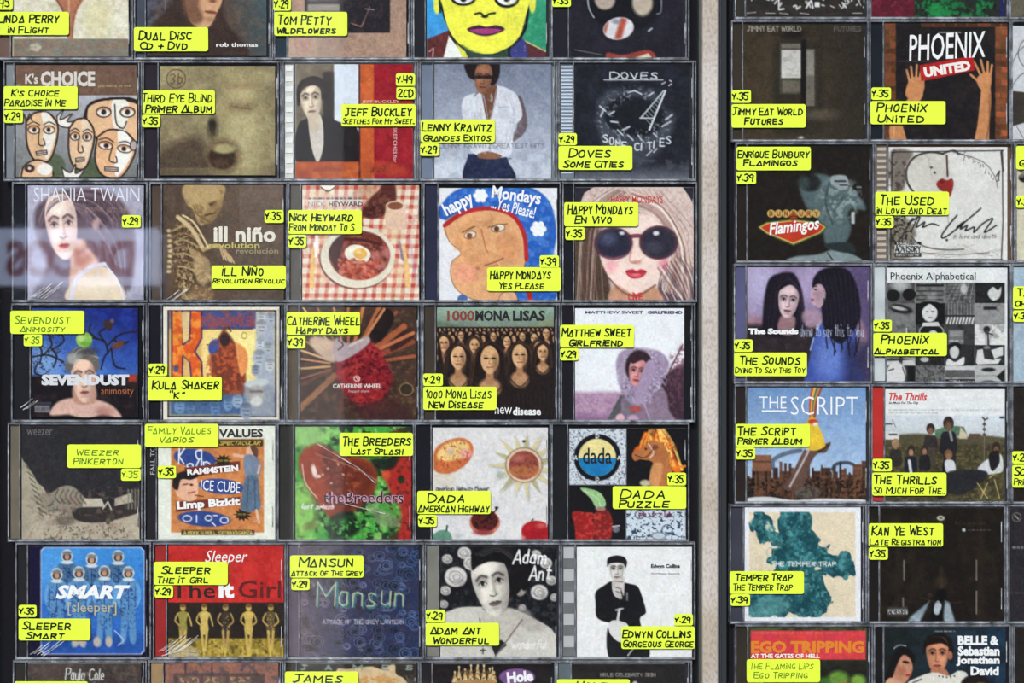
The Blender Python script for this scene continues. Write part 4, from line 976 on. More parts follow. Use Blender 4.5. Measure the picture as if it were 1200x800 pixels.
def c_sun_fruit(A):
    A.mix(np.ones(A.X.shape), (218, 216, 218)); A.cloud(3, (204, 200, 204), .5, .75, .6); A.ell(520, 560, 16, 16, (206, 196, 180), 0, 12, .6)
    A.poly([(508, 540), (510, 526), (524, 516), (542, 513), (553, 520), (554, 532), (544, 546), (526, 555), (510, 552)], (196, 112, 66), 1, 2); A.poly([(512, 536), (520, 522), (538, 516), (550, 522), (546, 534), (526, 540)], (228, 196, 130), 1, 3); A.ell(546, 532, 7, 6, (226, 160, 160), 0, 4, .8); A.cloud(2, (170, 70, 40), .6, .7, .8, A.em(530, 534, 24, 17, -25, 3)); A.ell(528, 529, 4, 3, (190, 160, 180), 0, 3, .7)
    cx, cy = 614, 545
    for i in range(15):
        a = math.radians(i * 24 - 90 + 6); L = 44 if i % 2 else 38; w = .13
        A.poly([(cx + 18 * math.cos(a - w * 1.6) + 2, cy + 18 * math.sin(a - w * 1.6) + 2), (cx + L * math.cos(a) + 2, cy + L * math.sin(a) + 2), (cx + 18 * math.cos(a + w * 1.6) + 2, cy + 18 * math.sin(a + w * 1.6) + 2)], (170, 164, 156), 0, 2, .7)
        A.poly([(cx + 18 * math.cos(a - w * 1.6), cy + 18 * math.sin(a - w * 1.6)), (cx + L * math.cos(a), cy + L * math.sin(a)), (cx + 18 * math.cos(a + w * 1.6), cy + 18 * math.sin(a + w * 1.6))], (206, 196, 156) if i % 3 else (176, 170, 130), 0, 1)
    A.ell(cx, cy, 22, 21, (150, 120, 100)); A.ell(cx, cy, 20.5, 19.5, (214, 196, 170)); A.ell(cx, cy, 17.5, 17, (150, 76, 66)); A.poly([(598, 548), (630, 546), (628, 558), (602, 558)], (178, 112, 70), 1, 3, .8); A.cloud(2.6, (110, 50, 48), .55, .7, .6, A.em(cx, cy, 16, 15, 0, 2)); A.ell(607, 537, 7, 4, (190, 120, 104), 0, 4, .7); A.ell(614, 517, 2, 1.6, (60, 50, 46)); A.ell(586, 556, 4, 4, (150, 170, 160), 0, 3, .7)
    A.ell(568, 612, 18, 15, (196, 120, 100)); A.ell(568, 610, 16, 13, (90, 34, 34)); A.cloud(2.2, (40, 20, 22), .5, .65, .9, A.em(568, 610, 14, 11, 0, 2)); A.ell(566, 624, 10, 3, (150, 60, 60), 0, 3); A.line([(566, 611), (578, 601), (582, 596)], 1.8, (40, 28, 28), 1); A.ell(582, 595, 2.2, 1.6, (40, 28, 28))
    A.poly([(507, 634), (508, 626), (518, 621), (527, 624), (529, 636)], (96, 140, 120), 1, 1.5); A.line([(523, 622), (524, 616)], 2, (40, 56, 52)); A.ell(536, 628, 4, 3, (170, 178, 190), 0, 3, .5)
    A.ell(628, 622, 17, 12, (168, 32, 40), 0, 1.5); A.rect(612, 622, 643, 640, (160, 28, 38), 1, 4); A.ell(634, 616, 6, 3, (220, 120, 110), 0, 3, .6); A.line([(622, 612), (625, 608)], 1.3, (50, 40, 30)); A.ell(614, 630, 2, 2, (230, 150, 140), 0, 2, .7)
    A.words('american highway flower', 511, 570, 573, 575, 1.1, (60, 58, 62), 0, .8)


def c_four_panels(A):
    A.mix(np.ones(A.X.shape), (24, 22, 26)); A.rect(667, 502, 734, 568, (206, 212, 222)); A.cloud(1.7, (110, 118, 132), .60, .68, .8, (A.X < 734) * (A.Y < 568)); A.cloud(1.6, (40, 44, 54), .70, .76, .8, (A.X < 734) * (A.Y < 568))
    A.rect(734, 597, 804, 636, (202, 214, 226)); A.cloud(2.4, (52, 62, 84), .60, .66, .95, (A.X > 734) * (A.Y > 597))
    A.ell(700, 536, 27.5, 27.5, (22, 24, 32)); A.ell(700, 536, 22, 22, (228, 214, 150)); A.mix(A.em(700, 536, 22, 22) * (A.Y > 536), (30, 122, 180))
    for t, x, y in (('D', 698.5, 509), ('D', 698.5, 559.5), ('A', 673, 534.5), ('A', 724, 534.5)): A.words(t, x, y, x + 3.2, y + 4, 1.1, (230, 232, 236), 0)
    A.poly([(744, 536), (750, 520), (756, 506), (766, 512), (772, 502), (780, 510), (788, 522), (790, 536), (802, 548), (792, 554), (778, 540), (760, 518), (752, 530)], (226, 110, 34), 1, 2); A.cloud(2.4, (250, 210, 110), .45, .62, .9, A.pm([(750, 520), (758, 508), (766, 514), (773, 504), (784, 520), (788, 540), (776, 534), (762, 516)], 1, 3)); A.ell(746, 528, 3, 6, (220, 100, 30), 30, 2); A.hair([(748, 536), (752, 518), (760, 504)], [(800, 550), (790, 520), (778, 503)], 26, [(250, 200, 90), (230, 110, 30), (170, 50, 20), (255, 236, 150)], 1.6, .8); A.cloud(2.4, (140, 40, 20), .55, .68, .6, A.em(782, 530, 12, 20, 0, 6)); A.line([(790, 548), (804, 546)], 2.5, (220, 130, 50))
    A.poly([(741, 532), (752, 524), (764, 516), (776, 520), (784, 532), (786, 546), (790, 568), (762, 570), (762, 556), (765, 542), (752, 538), (744, 540)], (178, 112, 66), 1, 1.5); A.poly([(764, 546), (776, 544), (772, 570), (762, 570)], (214, 156, 104), 1, 3, .8); A.line([(760, 520), (766, 530), (762, 536)], 1.6, (220, 200, 190), 1); A.ell(757, 526, 1.4, 1.2, (40, 24, 20)); A.line([(744, 533), (756, 536), (766, 526)], 1, (60, 34, 28), 1); A.ell(756, 566, 6, 4, (196, 190, 160), 0, 2); A.ell(768, 524, 4, 3, (120, 66, 50), 0, 2)
    A.poly([(671, 600), (690, 602), (696, 616), (694, 634), (676, 634), (674, 618)], (150, 34, 36), 1, 2); A.poly([(697, 602), (712, 598), (718, 612), (714, 636), (698, 636)], (128, 36, 36), 1, 2); A.cloud(3, (196, 66, 54), .52, .68, .8, (A.Y > 600) * (A.X < 720) * A.pm([(671, 600), (712, 598), (718, 612), (714, 636), (676, 634)], 0, 2)); A.poly([(680, 572), (696, 574), (706, 580), (710, 592), (700, 596), (692, 584)], (150, 190, 136), 1, 1.5); A.line([(684, 574), (700, 584), (704, 594)], 1, (196, 216, 180), 1); A.ell(704, 596, 6, 2.4, (160, 130, 116)); A.ell(722, 620, 4, 4, (110, 112, 124), 0, 2); A.line([(718, 617), (726, 616)], 1.2, (210, 212, 220))
    A.ring(750, 603, 5.5, 4.5, 1.2, (50, 50, 70)); A.ring(782, 621, 6, 6, 1.2, (60, 70, 96)); A.rect(764, 624, 780, 632, (196, 204, 214)); A.ring(772, 628, 8, 4, .8, (70, 80, 100)); A.words('puzzle', 749, 599, 787, 606, 1.3, (96, 40, 70), 0)


GL['z'] = '06460040'; GL['p'] = '0006464303'; GL['x'] = '0646'


def c_blue_astronauts(A):
    A.mix(np.ones(A.X.shape), (26, 20, 52)); P = [(47, 645), (51, 641), (165, 641), (169, 645), (169, 763), (165, 767), (51, 767), (47, 763)]
    A.mix(A.pm(P, 0, 1), (198, 206, 226)); P2 = [(48, 646), (52, 642), (164, 642), (168, 646), (168, 762), (164, 766), (52, 766), (48, 762)]
    A.clipm = A.pm(P2, 0, 1); A.grad((66, 142, 214), (44, 92, 176), (108, 642), (108, 766)); A.ell(60, 665, 30, 30, (92, 166, 230), 0, 26, .6)
    A.ell(110, 752, 60, 12, (34, 66, 140), 0, 10, .6)
    def astro(x, y, h, tone):
        b = np.array((88, 134, 178)) * tone; d = np.array((40, 70, 128)) * tone
        A.poly([(x - 11, y + 12), (x - 5, y + 8), (x + 5, y + 8), (x + 11, y + 12), (x + 12, y + 30), (x + 8, y + 44), (x + 9, y + h), (x + 2, y + h), (x, y + 52), (x - 3, y + h), (x - 9, y + h), (x - 8, y + 44), (x - 12, y + 30)], b, 1, 1.5)
        for e in (-1, 1): A.line([(x + e * 11, y + 14), (x + e * 13, y + 28), (x + e * 9, y + 40)], 3.6, b * 1.15, 1, .9); A.line([(x + e * 8, y + 18), (x + e * 8.5, y + 40)], 1.2, d, 0, .7)
        A.cloud(2.2, d, .55, .7, .8, A.em(x, y + 40, 11, 30, 0, 3)); A.line([(x, y + 10), (x, y + 44)], .9, d); A.line([(x - 7, y + 30), (x + 7, y + 30)], 1.2, d, 0, .8); A.ell(x + 3, y + 20, 2, 2, d, 0, 1)
        A.ell(x, y, 7, 7.5, (196, 202, 206), 0, 1); A.ell(x, y + 1.5, 5, 4.6, (52, 48, 56), 0, 1); A.ell(x, y + 1.6, 2.8, 3.4, (196, 144, 110), 0, 1); A.ell(x, y - 3, 5.5, 2.4, (120, 120, 126), 0, 1.5); A.ell(x, y + 8, 7, 2.2, (206, 214, 220), 0, 1)
    for x, y, h in ((78, 651, 60), (107, 655, 60), (138, 652, 70)): astro(x, y, h, .86)
    for x, y, h in ((66, 673, 60), (92, 671, 84), (122, 670, 84), (150, 671, 80)): astro(x, y, h, 1.05)
    for x in (88, 96, 113, 127): A.ell(x, 752, 4, 6, (186, 172, 160), 0, 2)
    A.line([(134, 739), (144, 750), (138, 756)], 1.2, (180, 196, 214), 1); A.clipm = 1.0


def c_red_swimsuits(A):
    A.mix(np.ones(A.X.shape), (186, 44, 42)); A.cloud(14, (206, 62, 54), .45, .7, .5, A.Y < 706); A.rect(190, 706, 335, 749, (44, 36, 32)); A.rect(190, 748, 335, 775, (150, 128, 52), 1, 2); A.cloud(4, (196, 170, 84), .45, .65, .8, A.Y > 750); A.cloud(5, (84, 70, 34), .55, .7, .8, A.Y > 748)
    A.poly([(190, 764), (206, 756), (230, 762), (226, 776), (190, 776)], (196, 186, 176), 1, 4, .6)
    for i, x in enumerate((214, 239, 264, 291, 317)):
        s = (196, 166, 92) if i != 2 else (176, 146, 90); su = ((150, 140, 70), (206, 180, 100), (60, 50, 44), (206, 178, 96), (96, 80, 56))[i]
        A.ell(x, 712, 3.2, 4, s, 0, 1); A.ell(x, 709.5, 3.4, 2.4, (110, 80, 46), 0, 1); A.poly([(x - 6, 719), (x, 716), (x + 6, 719), (x + 4, 728), (x + 5, 738), (x, 744), (x - 5, 738), (x - 4, 728)], su, 1, 1)
        A.line([(x - 6, 719), (x - 9, 727), (x - 4, 733)], 1.8, s, 1); A.line([(x + 6, 719), (x + 9, 728), (x + 4 if i > 1 else x + 10, 733)], 1.8, s, 1)
        A.line([(x - 3, 740), (x - 2, 752), (x - 1, 762 if i else 756)], 3, s, 1); A.line([(x + 3, 740), (x + 2, 752), (x + 1, 762 if i else 756)], 3, s, 1); A.line([(x, 760), (x - .5, 770)], 2.4, (210, 186, 90), 0, .8)
        if i in (2, 4): A.cloud(1.6, (176, 150, 90), .6, .7, .8, A.em(x, 730, 5, 12, 0, 1))


def c_purple_roses(A):
    A.grad((92, 80, 96), (44, 52, 86), (352, 650), (470, 690)); A.cloud(7, (60, 50, 66), .45, .7, .6)
    for i in range(150):
        x, y = A.r.uniform(352, 491), A.r.uniform(640, 772); t = (x - 352) / 139.; r = A.r.uniform(3.5, 8)
        c = np.array((132, 116, 128)) * (1 - t) + np.array((84, 108, 164)) * t; c = c * A.r.uniform(.6, 1.25)
        A.ell(x, y, r, r * .85, c * .28, 0, 3, .55)
        A.ring(x, y, r, r * .85, 1.1, c, 0, .75); A.ring(x + .6, y + .4, r * .58, r * .5, 1.0, c * 1.1, 0, .7); A.ell(x + 1, y, 1.3, 1.1, c * .5, 0, 1, .7)
    A.grad((150, 130, 134), (150, 130, 134), (0, 0), (1, 1), np.clip((405 - A.X) / 60, 0, 1), .32)  # mirrored haze painted over the left side of the print
    A.words('Mansun', 372, 684, 473, 711, 2.6, (60, 120, 126), .05, .9, 3); A.words('Mansun', 371, 683, 472, 710, 1.5, (190, 192, 158), .05, .95, 3)
    A.words('ATTACK OF THE GREY LANTERN', 378, 726.5, 473, 731, 1, (176, 174, 186), 0, .85)


def c_man_and_roses(A):
    A.mix(np.ones(A.X.shape), (24, 24, 28)); A.cloud(5, (54, 54, 58), .5, .7, .8)
    for cx, cy, r in ((534, 676, 13), (524, 655, 6), (544, 648, 8), (552, 660, 9), (632, 694, 10), (640, 660, 7), (646, 680, 6), (628, 650, 6), (650, 700, 5), (522, 692, 6), (612, 712, 4), (520, 708, 5)):
        A.ell(cx, cy, r, r * .9, (206, 202, 200), 0, 2); A.ring(cx, cy, r * .6, r * .5, 1, (120, 116, 116), 20, .8); A.ring(cx + 1, cy + .5, r * .3, r * .25, .9, (110, 106, 106), 0, .8); A.line([(cx - r * .8, cy), (cx, cy + r * .7), (cx + r * .8, cy)], .9, (130, 126, 126), 1, .7); A.ell(cx + r * .5, cy + r * .5, r * .35, r * .3, (150, 146, 146), 0, 2, .6)
    A.poly([(514, 726), (526, 716), (548, 711), (600, 714), (628, 726), (650, 742), (654, 776), (514, 776)], (202, 198, 192), 1, 2); A.poly([(614, 712), (626, 724), (640, 736), (620, 740), (600, 720)], (170, 164, 158), 1, 4, .6)
    A.poly([(568, 716), (596, 712), (612, 724), (596, 750), (580, 766), (566, 742)], (190, 184, 176), 1, 3); A.poly([(574, 752), (580, 768), (594, 756), (588, 750)], (40, 38, 40), 0, 1); A.line([(562, 724), (566, 758)], 1, (60, 56, 56)); A.line([(566, 760), (566, 766)], 1.4, (30, 28, 30)); A.line([(563, 762), (569, 762)], 1.2, (30, 28, 30)); A.line([(612, 726), (596, 748), (580, 770)], 1.6, (110, 104, 100), 1)
    A.poly([(556, 668), (558, 654), (566, 642), (582, 638), (602, 638), (616, 650), (618, 676), (608, 700), (596, 696), (600, 668), (592, 650), (574, 652), (562, 662)], (22, 20, 22), 1, 2)
    A.ell(611, 690, 6, 9, (150, 144, 138), 20, 2); A.poly([(566, 714), (590, 716), (598, 706), (600, 700), (580, 706)], (70, 66, 64), 1, 3, .8)
    A.face(576, 686, 23, 36, (214, 208, 200), (34, 30, 30), -12, .7, (96, 86, 84), 1); A.poly([(553, 668), (553, 646), (564, 636), (600, 632), (622, 645), (624, 672), (616, 692), (607, 684), (604, 668), (594, 661), (575, 658), (561, 663)], (20, 18, 20), 1, 2); A.hair([(556, 650), (580, 638), (610, 644)], [(566, 652), (590, 648), (618, 680)], 10, [(70, 68, 68), (100, 96, 96)], 1, .5); A.poly([(602, 640), (618, 652), (618, 678), (604, 698), (600, 690), (602, 664)], (22, 20, 22), 1, 1.5)
    A.hair([(560, 706), (576, 718)], [(590, 704), (592, 716)], 12, [(120, 114, 110)], .8, .3)
    A.words('Adam', 601, 644, 640, 660, 1.9, (238, 238, 240), .2, 1, 5); A.words('Ant', 620, 664, 646, 680, 1.9, (238, 238, 240), .2, 1, 5); A.words('wonderful', 600, 750, 640, 760, 1.1, (238, 238, 238), .2, .85)


def c_man_in_suit(A):
    A.mix(np.ones(A.X.shape), (228, 228, 230)); K_ = (24, 24, 28)
    A.poly([(714, 722), (716, 726), (720, 744), (734, 740), (730, 724)], (214, 212, 212), 1, 1); A.poly([(712, 736), (722, 750), (740, 756), (758, 752), (758, 774), (716, 774)], (30, 30, 34), 1, 1)
    A.poly([(698, 694), (708, 686), (718, 681), (738, 684), (748, 688), (754, 704), (757, 718), (750, 726), (756, 752), (746, 754), (734, 730), (716, 730), (700, 724), (698, 708)], K_, 1, 1.2)
    A.poly([(716, 728), (728, 728), (732, 738), (730, 752), (722, 750), (714, 740)], (216, 214, 214), 1, 1); A.line([(726, 714), (724, 726)], 3, (206, 204, 204)); A.line([(722, 715), (730, 713)], 2, (190, 186, 184))
    A.poly([(717, 684), (720, 676), (731, 676), (732, 684), (730, 700), (720, 698)], (196, 190, 188), 1, 1); A.line([(721, 688), (728, 690)], 1, (70, 66, 66)); A.line([(722, 693), (730, 695)], 1, (70, 66, 66)); A.rect(725, 694, 729, 702, (180, 178, 180)); A.line([(728, 692), (731, 704)], 1.4, (30, 30, 34))
    A.face(723, 668, 9.5, 14, (206, 200, 196), (40, 36, 38), 0, .5, (120, 108, 106), 1); A.poly([(712, 664), (712, 655), (720, 651), (730, 652), (735, 658), (733, 666), (730, 660), (716, 660)], (28, 26, 30), 1, 1); A.ell(725, 682, 6, 4.6, (200, 194, 190), 0, 1.2); A.line([(720, 681), (730, 682)], .9, (90, 84, 84)); A.line([(736, 768), (744, 758)], 1.2, (214, 214, 216))
    A.rect(734, 694, 736, 704, (196, 194, 196), .6)


def c_dim_doorway(A):
    A.grad((66, 54, 40), (44, 40, 34), (880, 120), (1015, 90)); A.cloud(10, (50, 42, 32), .45, .7, .6); A.ell(930, 110, 40, 60, (76, 66, 50), 0, 40, .5)
    A.rect(906, 48, 965, 158, (48, 42, 34), 1, 6); A.rect(914, 50, 938, 110, (70, 66, 58), 1, 2); A.rect(916, 58, 939, 91, (196, 194, 190)); A.cloud(6, (150, 148, 146), .5, .7, .5, (A.X > 917) * (A.X < 938) * (A.Y > 59) * (A.Y < 90)); A.rect(916, 51, 939, 56, (112, 106, 98), 1, 2); A.rect(917, 94, 938, 108, (104, 98, 88), 1, 3)
    A.rect(939, 46, 945, 138, (24, 20, 20)); A.rect(945, 57, 955, 124, (108, 102, 92), 1, 2); A.rect(946, 60, 954, 88, (150, 146, 138), .8, 3); A.rect(955, 60, 957, 124, (60, 54, 46), 1, 1); A.ell(958, 134, 20, 6, (92, 84, 72), 0, 8, .8); A.ell(930, 40, 14, 6, (24, 20, 20), 0, 6, .8)
    A.ell(939, 161, 3, 1.6, (170, 172, 180), 0, 2); A.words('JIMMY EAT WORLD', 876, 30.5, 939, 36, 1.1, (156, 152, 146), 0, .9); A.words('FUTURES', 978, 31, 1009, 36, 1.1, (104, 100, 98), 0, .8)


def c_raised_arms(A):
    A.mix(np.ones(A.X.shape), (30, 26, 28)); A.cloud(9, (44, 38, 38), .5, .75, .6)
    def brick(x0, y0, x1, y1, dark):
        A.rect(x0, y0, x1, y1, (96, 78, 54)); y = y0; k = 0
        while y < y1:
            h = 7.4; off = -7 if k % 2 else 0; x = x0 + off
            while x < x1:
                c = np.array((150, 78, 46)) * A.r.uniform(dark * .6, dark * 1.15); A.rect(max(x + .8, x0), y + .8, min(x + 12.6, x1), min(y + h - .6, y1), c); x += 13.4
            y += h; k += 1
    brick(1037, 26, 1050, 166, .85); brick(1167, 26, 1182, 166, 1.0); brick(1080, 26, 1182, 31, .7); A.rect(1037, 120, 1052, 166, (50, 40, 36), .5, 20)
    A.rect(1037, 71, 1110, 72, (76, 70, 66)); A.rect(1100, 37, 1127, 38.4, (190, 188, 186), .7)
    S, D = (196, 136, 92), (120, 72, 46)
    A.poly([(1046, 168), (1043, 148), (1052, 134), (1064, 116), (1078, 104), (1082, 112), (1070, 128), (1058, 142), (1063, 168)], S, 1, 1.5); A.poly([(1143, 168), (1146, 146), (1149, 120), (1152, 98), (1160, 98), (1162, 118), (1160, 142), (1158, 168)], S, 1, 1.5)
    A.line([(1160, 110), (1160, 140), (1156, 166)], 2, D, 1, .6); A.line([(1062, 124), (1050, 140), (1048, 160)], 2, (226, 180, 140), 1, .5)
    A.poly([(1064, 98), (1070, 90), (1082, 92), (1083, 106), (1072, 116), (1062, 112)], S, 1, 1.3); A.poly([(1146, 90), (1156, 84), (1162, 88), (1161, 102), (1152, 106), (1146, 98)], S, 1, 1.3)
    for p in (((1067, 97), (1063, 82)), ((1070, 94), (1068, 78)), ((1074, 92), (1075, 76)), ((1078, 94), (1080, 80)), ((1080, 100), (1084, 92))): A.line(p, 2.6, S); 
    for p in (((1150, 88), (1142, 72)), ((1154, 86), (1150, 70)), ((1158, 86), (1158, 72)), ((1161, 88), (1163, 76)), ((1148, 96), (1138, 87))): A.line(p, 2.6, S)
    A.poly([(1078, 76), (1141, 65), (1143, 82), (1080, 95)], (178, 34, 36), 0, 1)


def c_neon_and_back(A):
    A.mix(np.ones(A.X.shape), (30, 25, 22)); A.cloud(7, (40, 33, 28), .45, .7, .6)
    A.poly([(938, 216), (955, 204), (972, 206), (996, 218), (1012, 236), (1014, 246), (1000, 244), (994, 252), (998, 268), (988, 288), (970, 290), (962, 262), (944, 240)], (84, 100, 104), 1, 4); A.cloud(6, (140, 156, 156), .45, .65, .8, A.em(984, 234, 24, 26, 30, 12)); A.ell(950, 214, 12, 10, (22, 20, 20), 0, 4, .8); A.line([(972, 214), (968, 238), (976, 262)], 3, (56, 70, 74), 1, .7); A.line([(990, 230), (978, 246)], 3, (60, 72, 76), 1, .6)
    A.poly([(976, 206), (992, 206), (994, 220), (984, 222), (974, 214)], (150, 160, 164), 1, 2); A.rect(978, 211, 992, 213, (40, 40, 44)); A.rect(984, 216, 994, 217.5, (40, 40, 44)); A.rect(1004, 218, 1010, 220, (120, 130, 134)); A.rect(998, 248, 1002, 262, (176, 186, 190), 1, 1.5); A.ell(942, 214, 7, 8, (70, 84, 88), 0, 5, .6)
    A.poly([(926, 306), (934, 300), (958, 298), (980, 292), (1004, 300), (1004, 307)], (128, 142, 146), 1, 2.5); A.poly([(966, 286), (996, 284), (1002, 296), (980, 294)], (40, 48, 50), 1, 2); A.line([(970, 296), (976, 304)], 1.5, (40, 44, 46))
    for i in range(7): A.ell(904 + i * 8.8, 250, 4.6, 4.6, (200, 166, 96), 0, 1); A.words('BUNBURY'[i], 902.4 + i * 8.8, 247.8, 905.6 + i * 8.8, 252.4, 1.1, (120, 52, 30), 0)
    P = [(888, 266), (898, 260), (930, 256), (962, 260), (970, 266), (962, 274), (930, 288), (898, 274)]
    A.poly(P, (60, 90, 50), 0, 1); A.poly([(890, 266), (899, 261), (930, 257.6), (961, 261), (968, 266), (961, 273), (930, 286), (899, 273)], (214, 178, 100), 0, 1); A.poly([(892, 266), (900, 262), (930, 259), (960, 262), (966, 266), (960, 272), (930, 284), (900, 272)], (182, 58, 34), 0, 1); A.ell(930, 254, 5, 5, (150, 60, 34), 0, 1.5, .8); A.line([(926, 253), (934, 253)], 1, (50, 30, 24))


def c_sketched_head(A):
    A.mix(np.ones(A.X.shape), (224, 222, 222)); A.rect(1044, 176, 1177, 305, (216, 214, 212)); G = (56, 50, 48)
    A.poly([(1044, 178), (1070, 178), (1062, 196), (1060, 220), (1046, 224)], (120, 110, 104), 1, 4); A.cloud(3, (60, 54, 52), .5, .66, .8, A.em(1050, 200, 12, 26, 0, 6))
    A.poly([(1064, 196), (1072, 184), (1090, 178), (1110, 182), (1110, 230), (1080, 228), (1066, 212)], (196, 192, 184), 1, 6, .8); A.line([(1106, 180), (1090, 178), (1072, 184), (1063, 198), (1064, 214), (1072, 226)], 2.6, G, 1, .9)
    A.poly([(1044, 258), (1062, 256), (1074, 272), (1070, 284), (1078, 296), (1044, 304)], (120, 110, 98), 1, 4, .9); A.cloud(2.6, (40, 36, 32), .5, .64, .9, A.em(1056, 270, 16, 24, 0, 8)); A.line([(1070, 256), (1060, 272), (1048, 290)], 2.2, G, 1, .9); A.line([(1068, 276), (1078, 286), (1100, 292), (1130, 292)], 1.5, G, 1, .8)
    A.line([(1110, 182), (1111, 206)], 2, (60, 30, 30)); A.line([(1104, 180), (1118, 176), (1124, 180)], 2, G, 1); A.poly([(1098, 214), (1104, 209), (1110, 211), (1116, 209), (1118, 216), (1114, 230), (1108, 226), (1100, 220)], (146, 44, 42), 1, 1.4); A.ell(1104, 213, 3, 2, (90, 24, 26), 0, 2, .7)
    A.line([(1118, 178), (1140, 184), (1156, 192), (1166, 206), (1170, 220)], 1.1, (90, 84, 82), 1, .8); 
    for i in range(16): 
        x = 1122 + i * 3.1; y = 180 + ((x - 1118) / 52) ** 2 * 34; A.line([(x, y), (x + A.r.uniform(-3, 4), y + A.r.uniform(-4, 6))], 1, G, 0, .7)
    for i in range(18): A.line([(1046 + A.r.rand() * 130, 286 + A.r.rand() * 18), (1054 + A.r.rand() * 130, 286 + A.r.rand() * 18)], .8, (120, 112, 106), 0, .35)
    A.line([(1070, 294), (1110, 298), (1160, 296)], 1, G, 1, .6); A.line([(1088, 182), (1092, 206)], .9, (150, 144, 140), 0, .6); A.ell(1092, 196, 1.5, 1.2, G); A.ell(1096, 202, 1.2, 1.5, G); A.ell(1110, 281, 1.6, 1.4, G); A.line([(1110, 232), (1112, 262)], 1, (150, 140, 136), 0, .6)
    for p in (((1046, 178), (1176, 176)), ((1175, 176), (1176, 260), (1174, 304)), ((1046, 304), (1175, 304)), ((1046, 178), (1044, 304))): A.line(p, 1.5, (44, 40, 42), 0, .9)
    A.line([(1174, 178), (1176, 200)], 2.4, (50, 46, 46)); A.line([(1168, 206), (1172, 200), (1170, 212)], 1.6, G)
    A.line([(1064, 262), (1078, 254), (1074, 266), (1084, 260), (1082, 266), (1092, 262), (1100, 264)], 1.8, (20, 20, 22), 1); A.line([(1076, 254), (1068, 272)], 1.4, (20, 20, 22))
    A.line([(1122, 252), (1112, 264), (1104, 276), (1108, 278), (1124, 266), (1150, 244)], 1.8, (20, 20, 22), 1); A.line([(1122, 266), (1130, 260), (1126, 268), (1134, 264), (1132, 270), (1142, 266), (1142, 272), (1152, 262), (1164, 256), (1154, 272), (1168, 264)], 1.8, (20, 20, 22), 1)
    A.rect(1049, 283, 1080, 287, (24, 24, 26)); A.rect(1049, 287, 1080, 296, (222, 222, 222)); A.rect(1049, 296, 1080, 301, (24, 24, 26)); A.words('PARENTAL', 1052, 283.9, 1077, 286.2, .7, (210, 210, 210), 0); A.words('ADVISORY', 1050, 288, 1079, 295, 1.2, (24, 24, 26), 0); A.words('EXPLICIT CONTENT', 1051, 297.4, 1078, 299.8, .6, (200, 200, 200), 0)
    A.words('in love and death', 1118, 274, 1168, 279, .8, (90, 84, 84), .3, .7)


def c_two_women(A):
    A.grad((150, 132, 168), (86, 72, 110), (900, 330), (1018, 330)); A.ell(890, 330, 20, 30, (186, 180, 214), 0, 24, .8); A.ell(950, 330, 20, 30, (176, 160, 196), 0, 20, .8); A.ell(884, 378, 14, 8, (150, 110, 120), 0, 8, .7)
    A.rect(870, 380, 960, 452, (44, 36, 40), 1, 6); A.cloud(8, (62, 50, 52), .5, .7, .6, (A.Y > 384) * (A.X < 950))
    A.poly([(900, 330), (914, 320), (930, 320), (938, 334), (942, 352), (944, 384), (930, 392), (898, 394), (894, 370)], (28, 22, 34), 1, 3); A.poly([(916, 370), (932, 372), (928, 392), (912, 388)], (150, 116, 122), 1, 3)
    A.face(924, 353, 13, 19, (206, 180, 186), (36, 24, 36), 6, .55, (140, 76, 88), 1); A.poly([(908, 346), (912, 330), (924, 324), (936, 332), (940, 346), (935, 340), (928, 334), (920, 336), (912, 342)], (28, 22, 34), 1, 2); A.hair([(918, 324), (906, 340), (902, 366), (900, 388)], [(926, 328), (913, 340), (911, 366), (908, 390)], 10, [(56, 48, 66), (18, 14, 22)], .9, .5); A.hair([(922, 324), (938, 340), (942, 366), (942, 386)], [(930, 330), (937, 346), (937, 368), (934, 388)], 8, [(56, 48, 66)], .9, .5)
    A.poly([(1000, 374), (1012, 378), (1016, 400), (1004, 414)], (136, 110, 130), 1, 4); A.poly([(946, 452), (950, 416), (956, 392), (966, 376), (986, 380), (1004, 384), (1004, 420), (1010, 452)], (66, 84, 160), 1, 3); A.ell(972, 420, 16, 24, (110, 136, 204), 0, 16, .8); A.line([(958, 386), (962, 376)], 2, (170, 196, 236)); A.line([(954, 396), (950, 410)], 1.6, (150, 176, 224)); A.rect(990, 400, 1020, 452, (40, 40, 70), .7, 14)
    A.poly([(952, 334), (956, 322), (968, 314), (990, 314), (1002, 328), (1008, 352), (1008, 374), (994, 396), (982, 402), (966, 384), (962, 356), (956, 346)], (26, 22, 32), 1, 2.5)
    A.poly([(956, 334), (950, 343), (951, 350), (953, 356), (962, 360), (968, 346), (964, 334)], (186, 156, 170), 1, 1.5); A.line([(953, 336), (958, 335)], 1.2, (40, 30, 40)); A.ell(956, 339, 1.8, 1, (40, 30, 40)); A.ell(952.5, 351, 2, 1.3, (140, 76, 90)); A.ell(960, 346, 5, 6, (150, 120, 136), 0, 5, .6); A.poly([(940, 372), (946, 362), (962, 366), (962, 380), (948, 384)], (170, 140, 156), 1, 4, .8)
    for i in range(9): A.line([(966 + i * 5, 350), (968 + i * 5, 390), (970 + i * 4 + (i % 2) * 6, 408 + (i % 3) * 4)], 1.6, (30, 24, 40), 1, .9)
    for i in range(8): A.line([(960 + i * 6, 322), (968 + i * 5, 350), (970 + i * 5, 380)], .9, (66, 60, 84), 1, .4)
    A.words('dying to say this to you', 938, 381, 1012, 394, .9, (196, 206, 230), 0, .75)


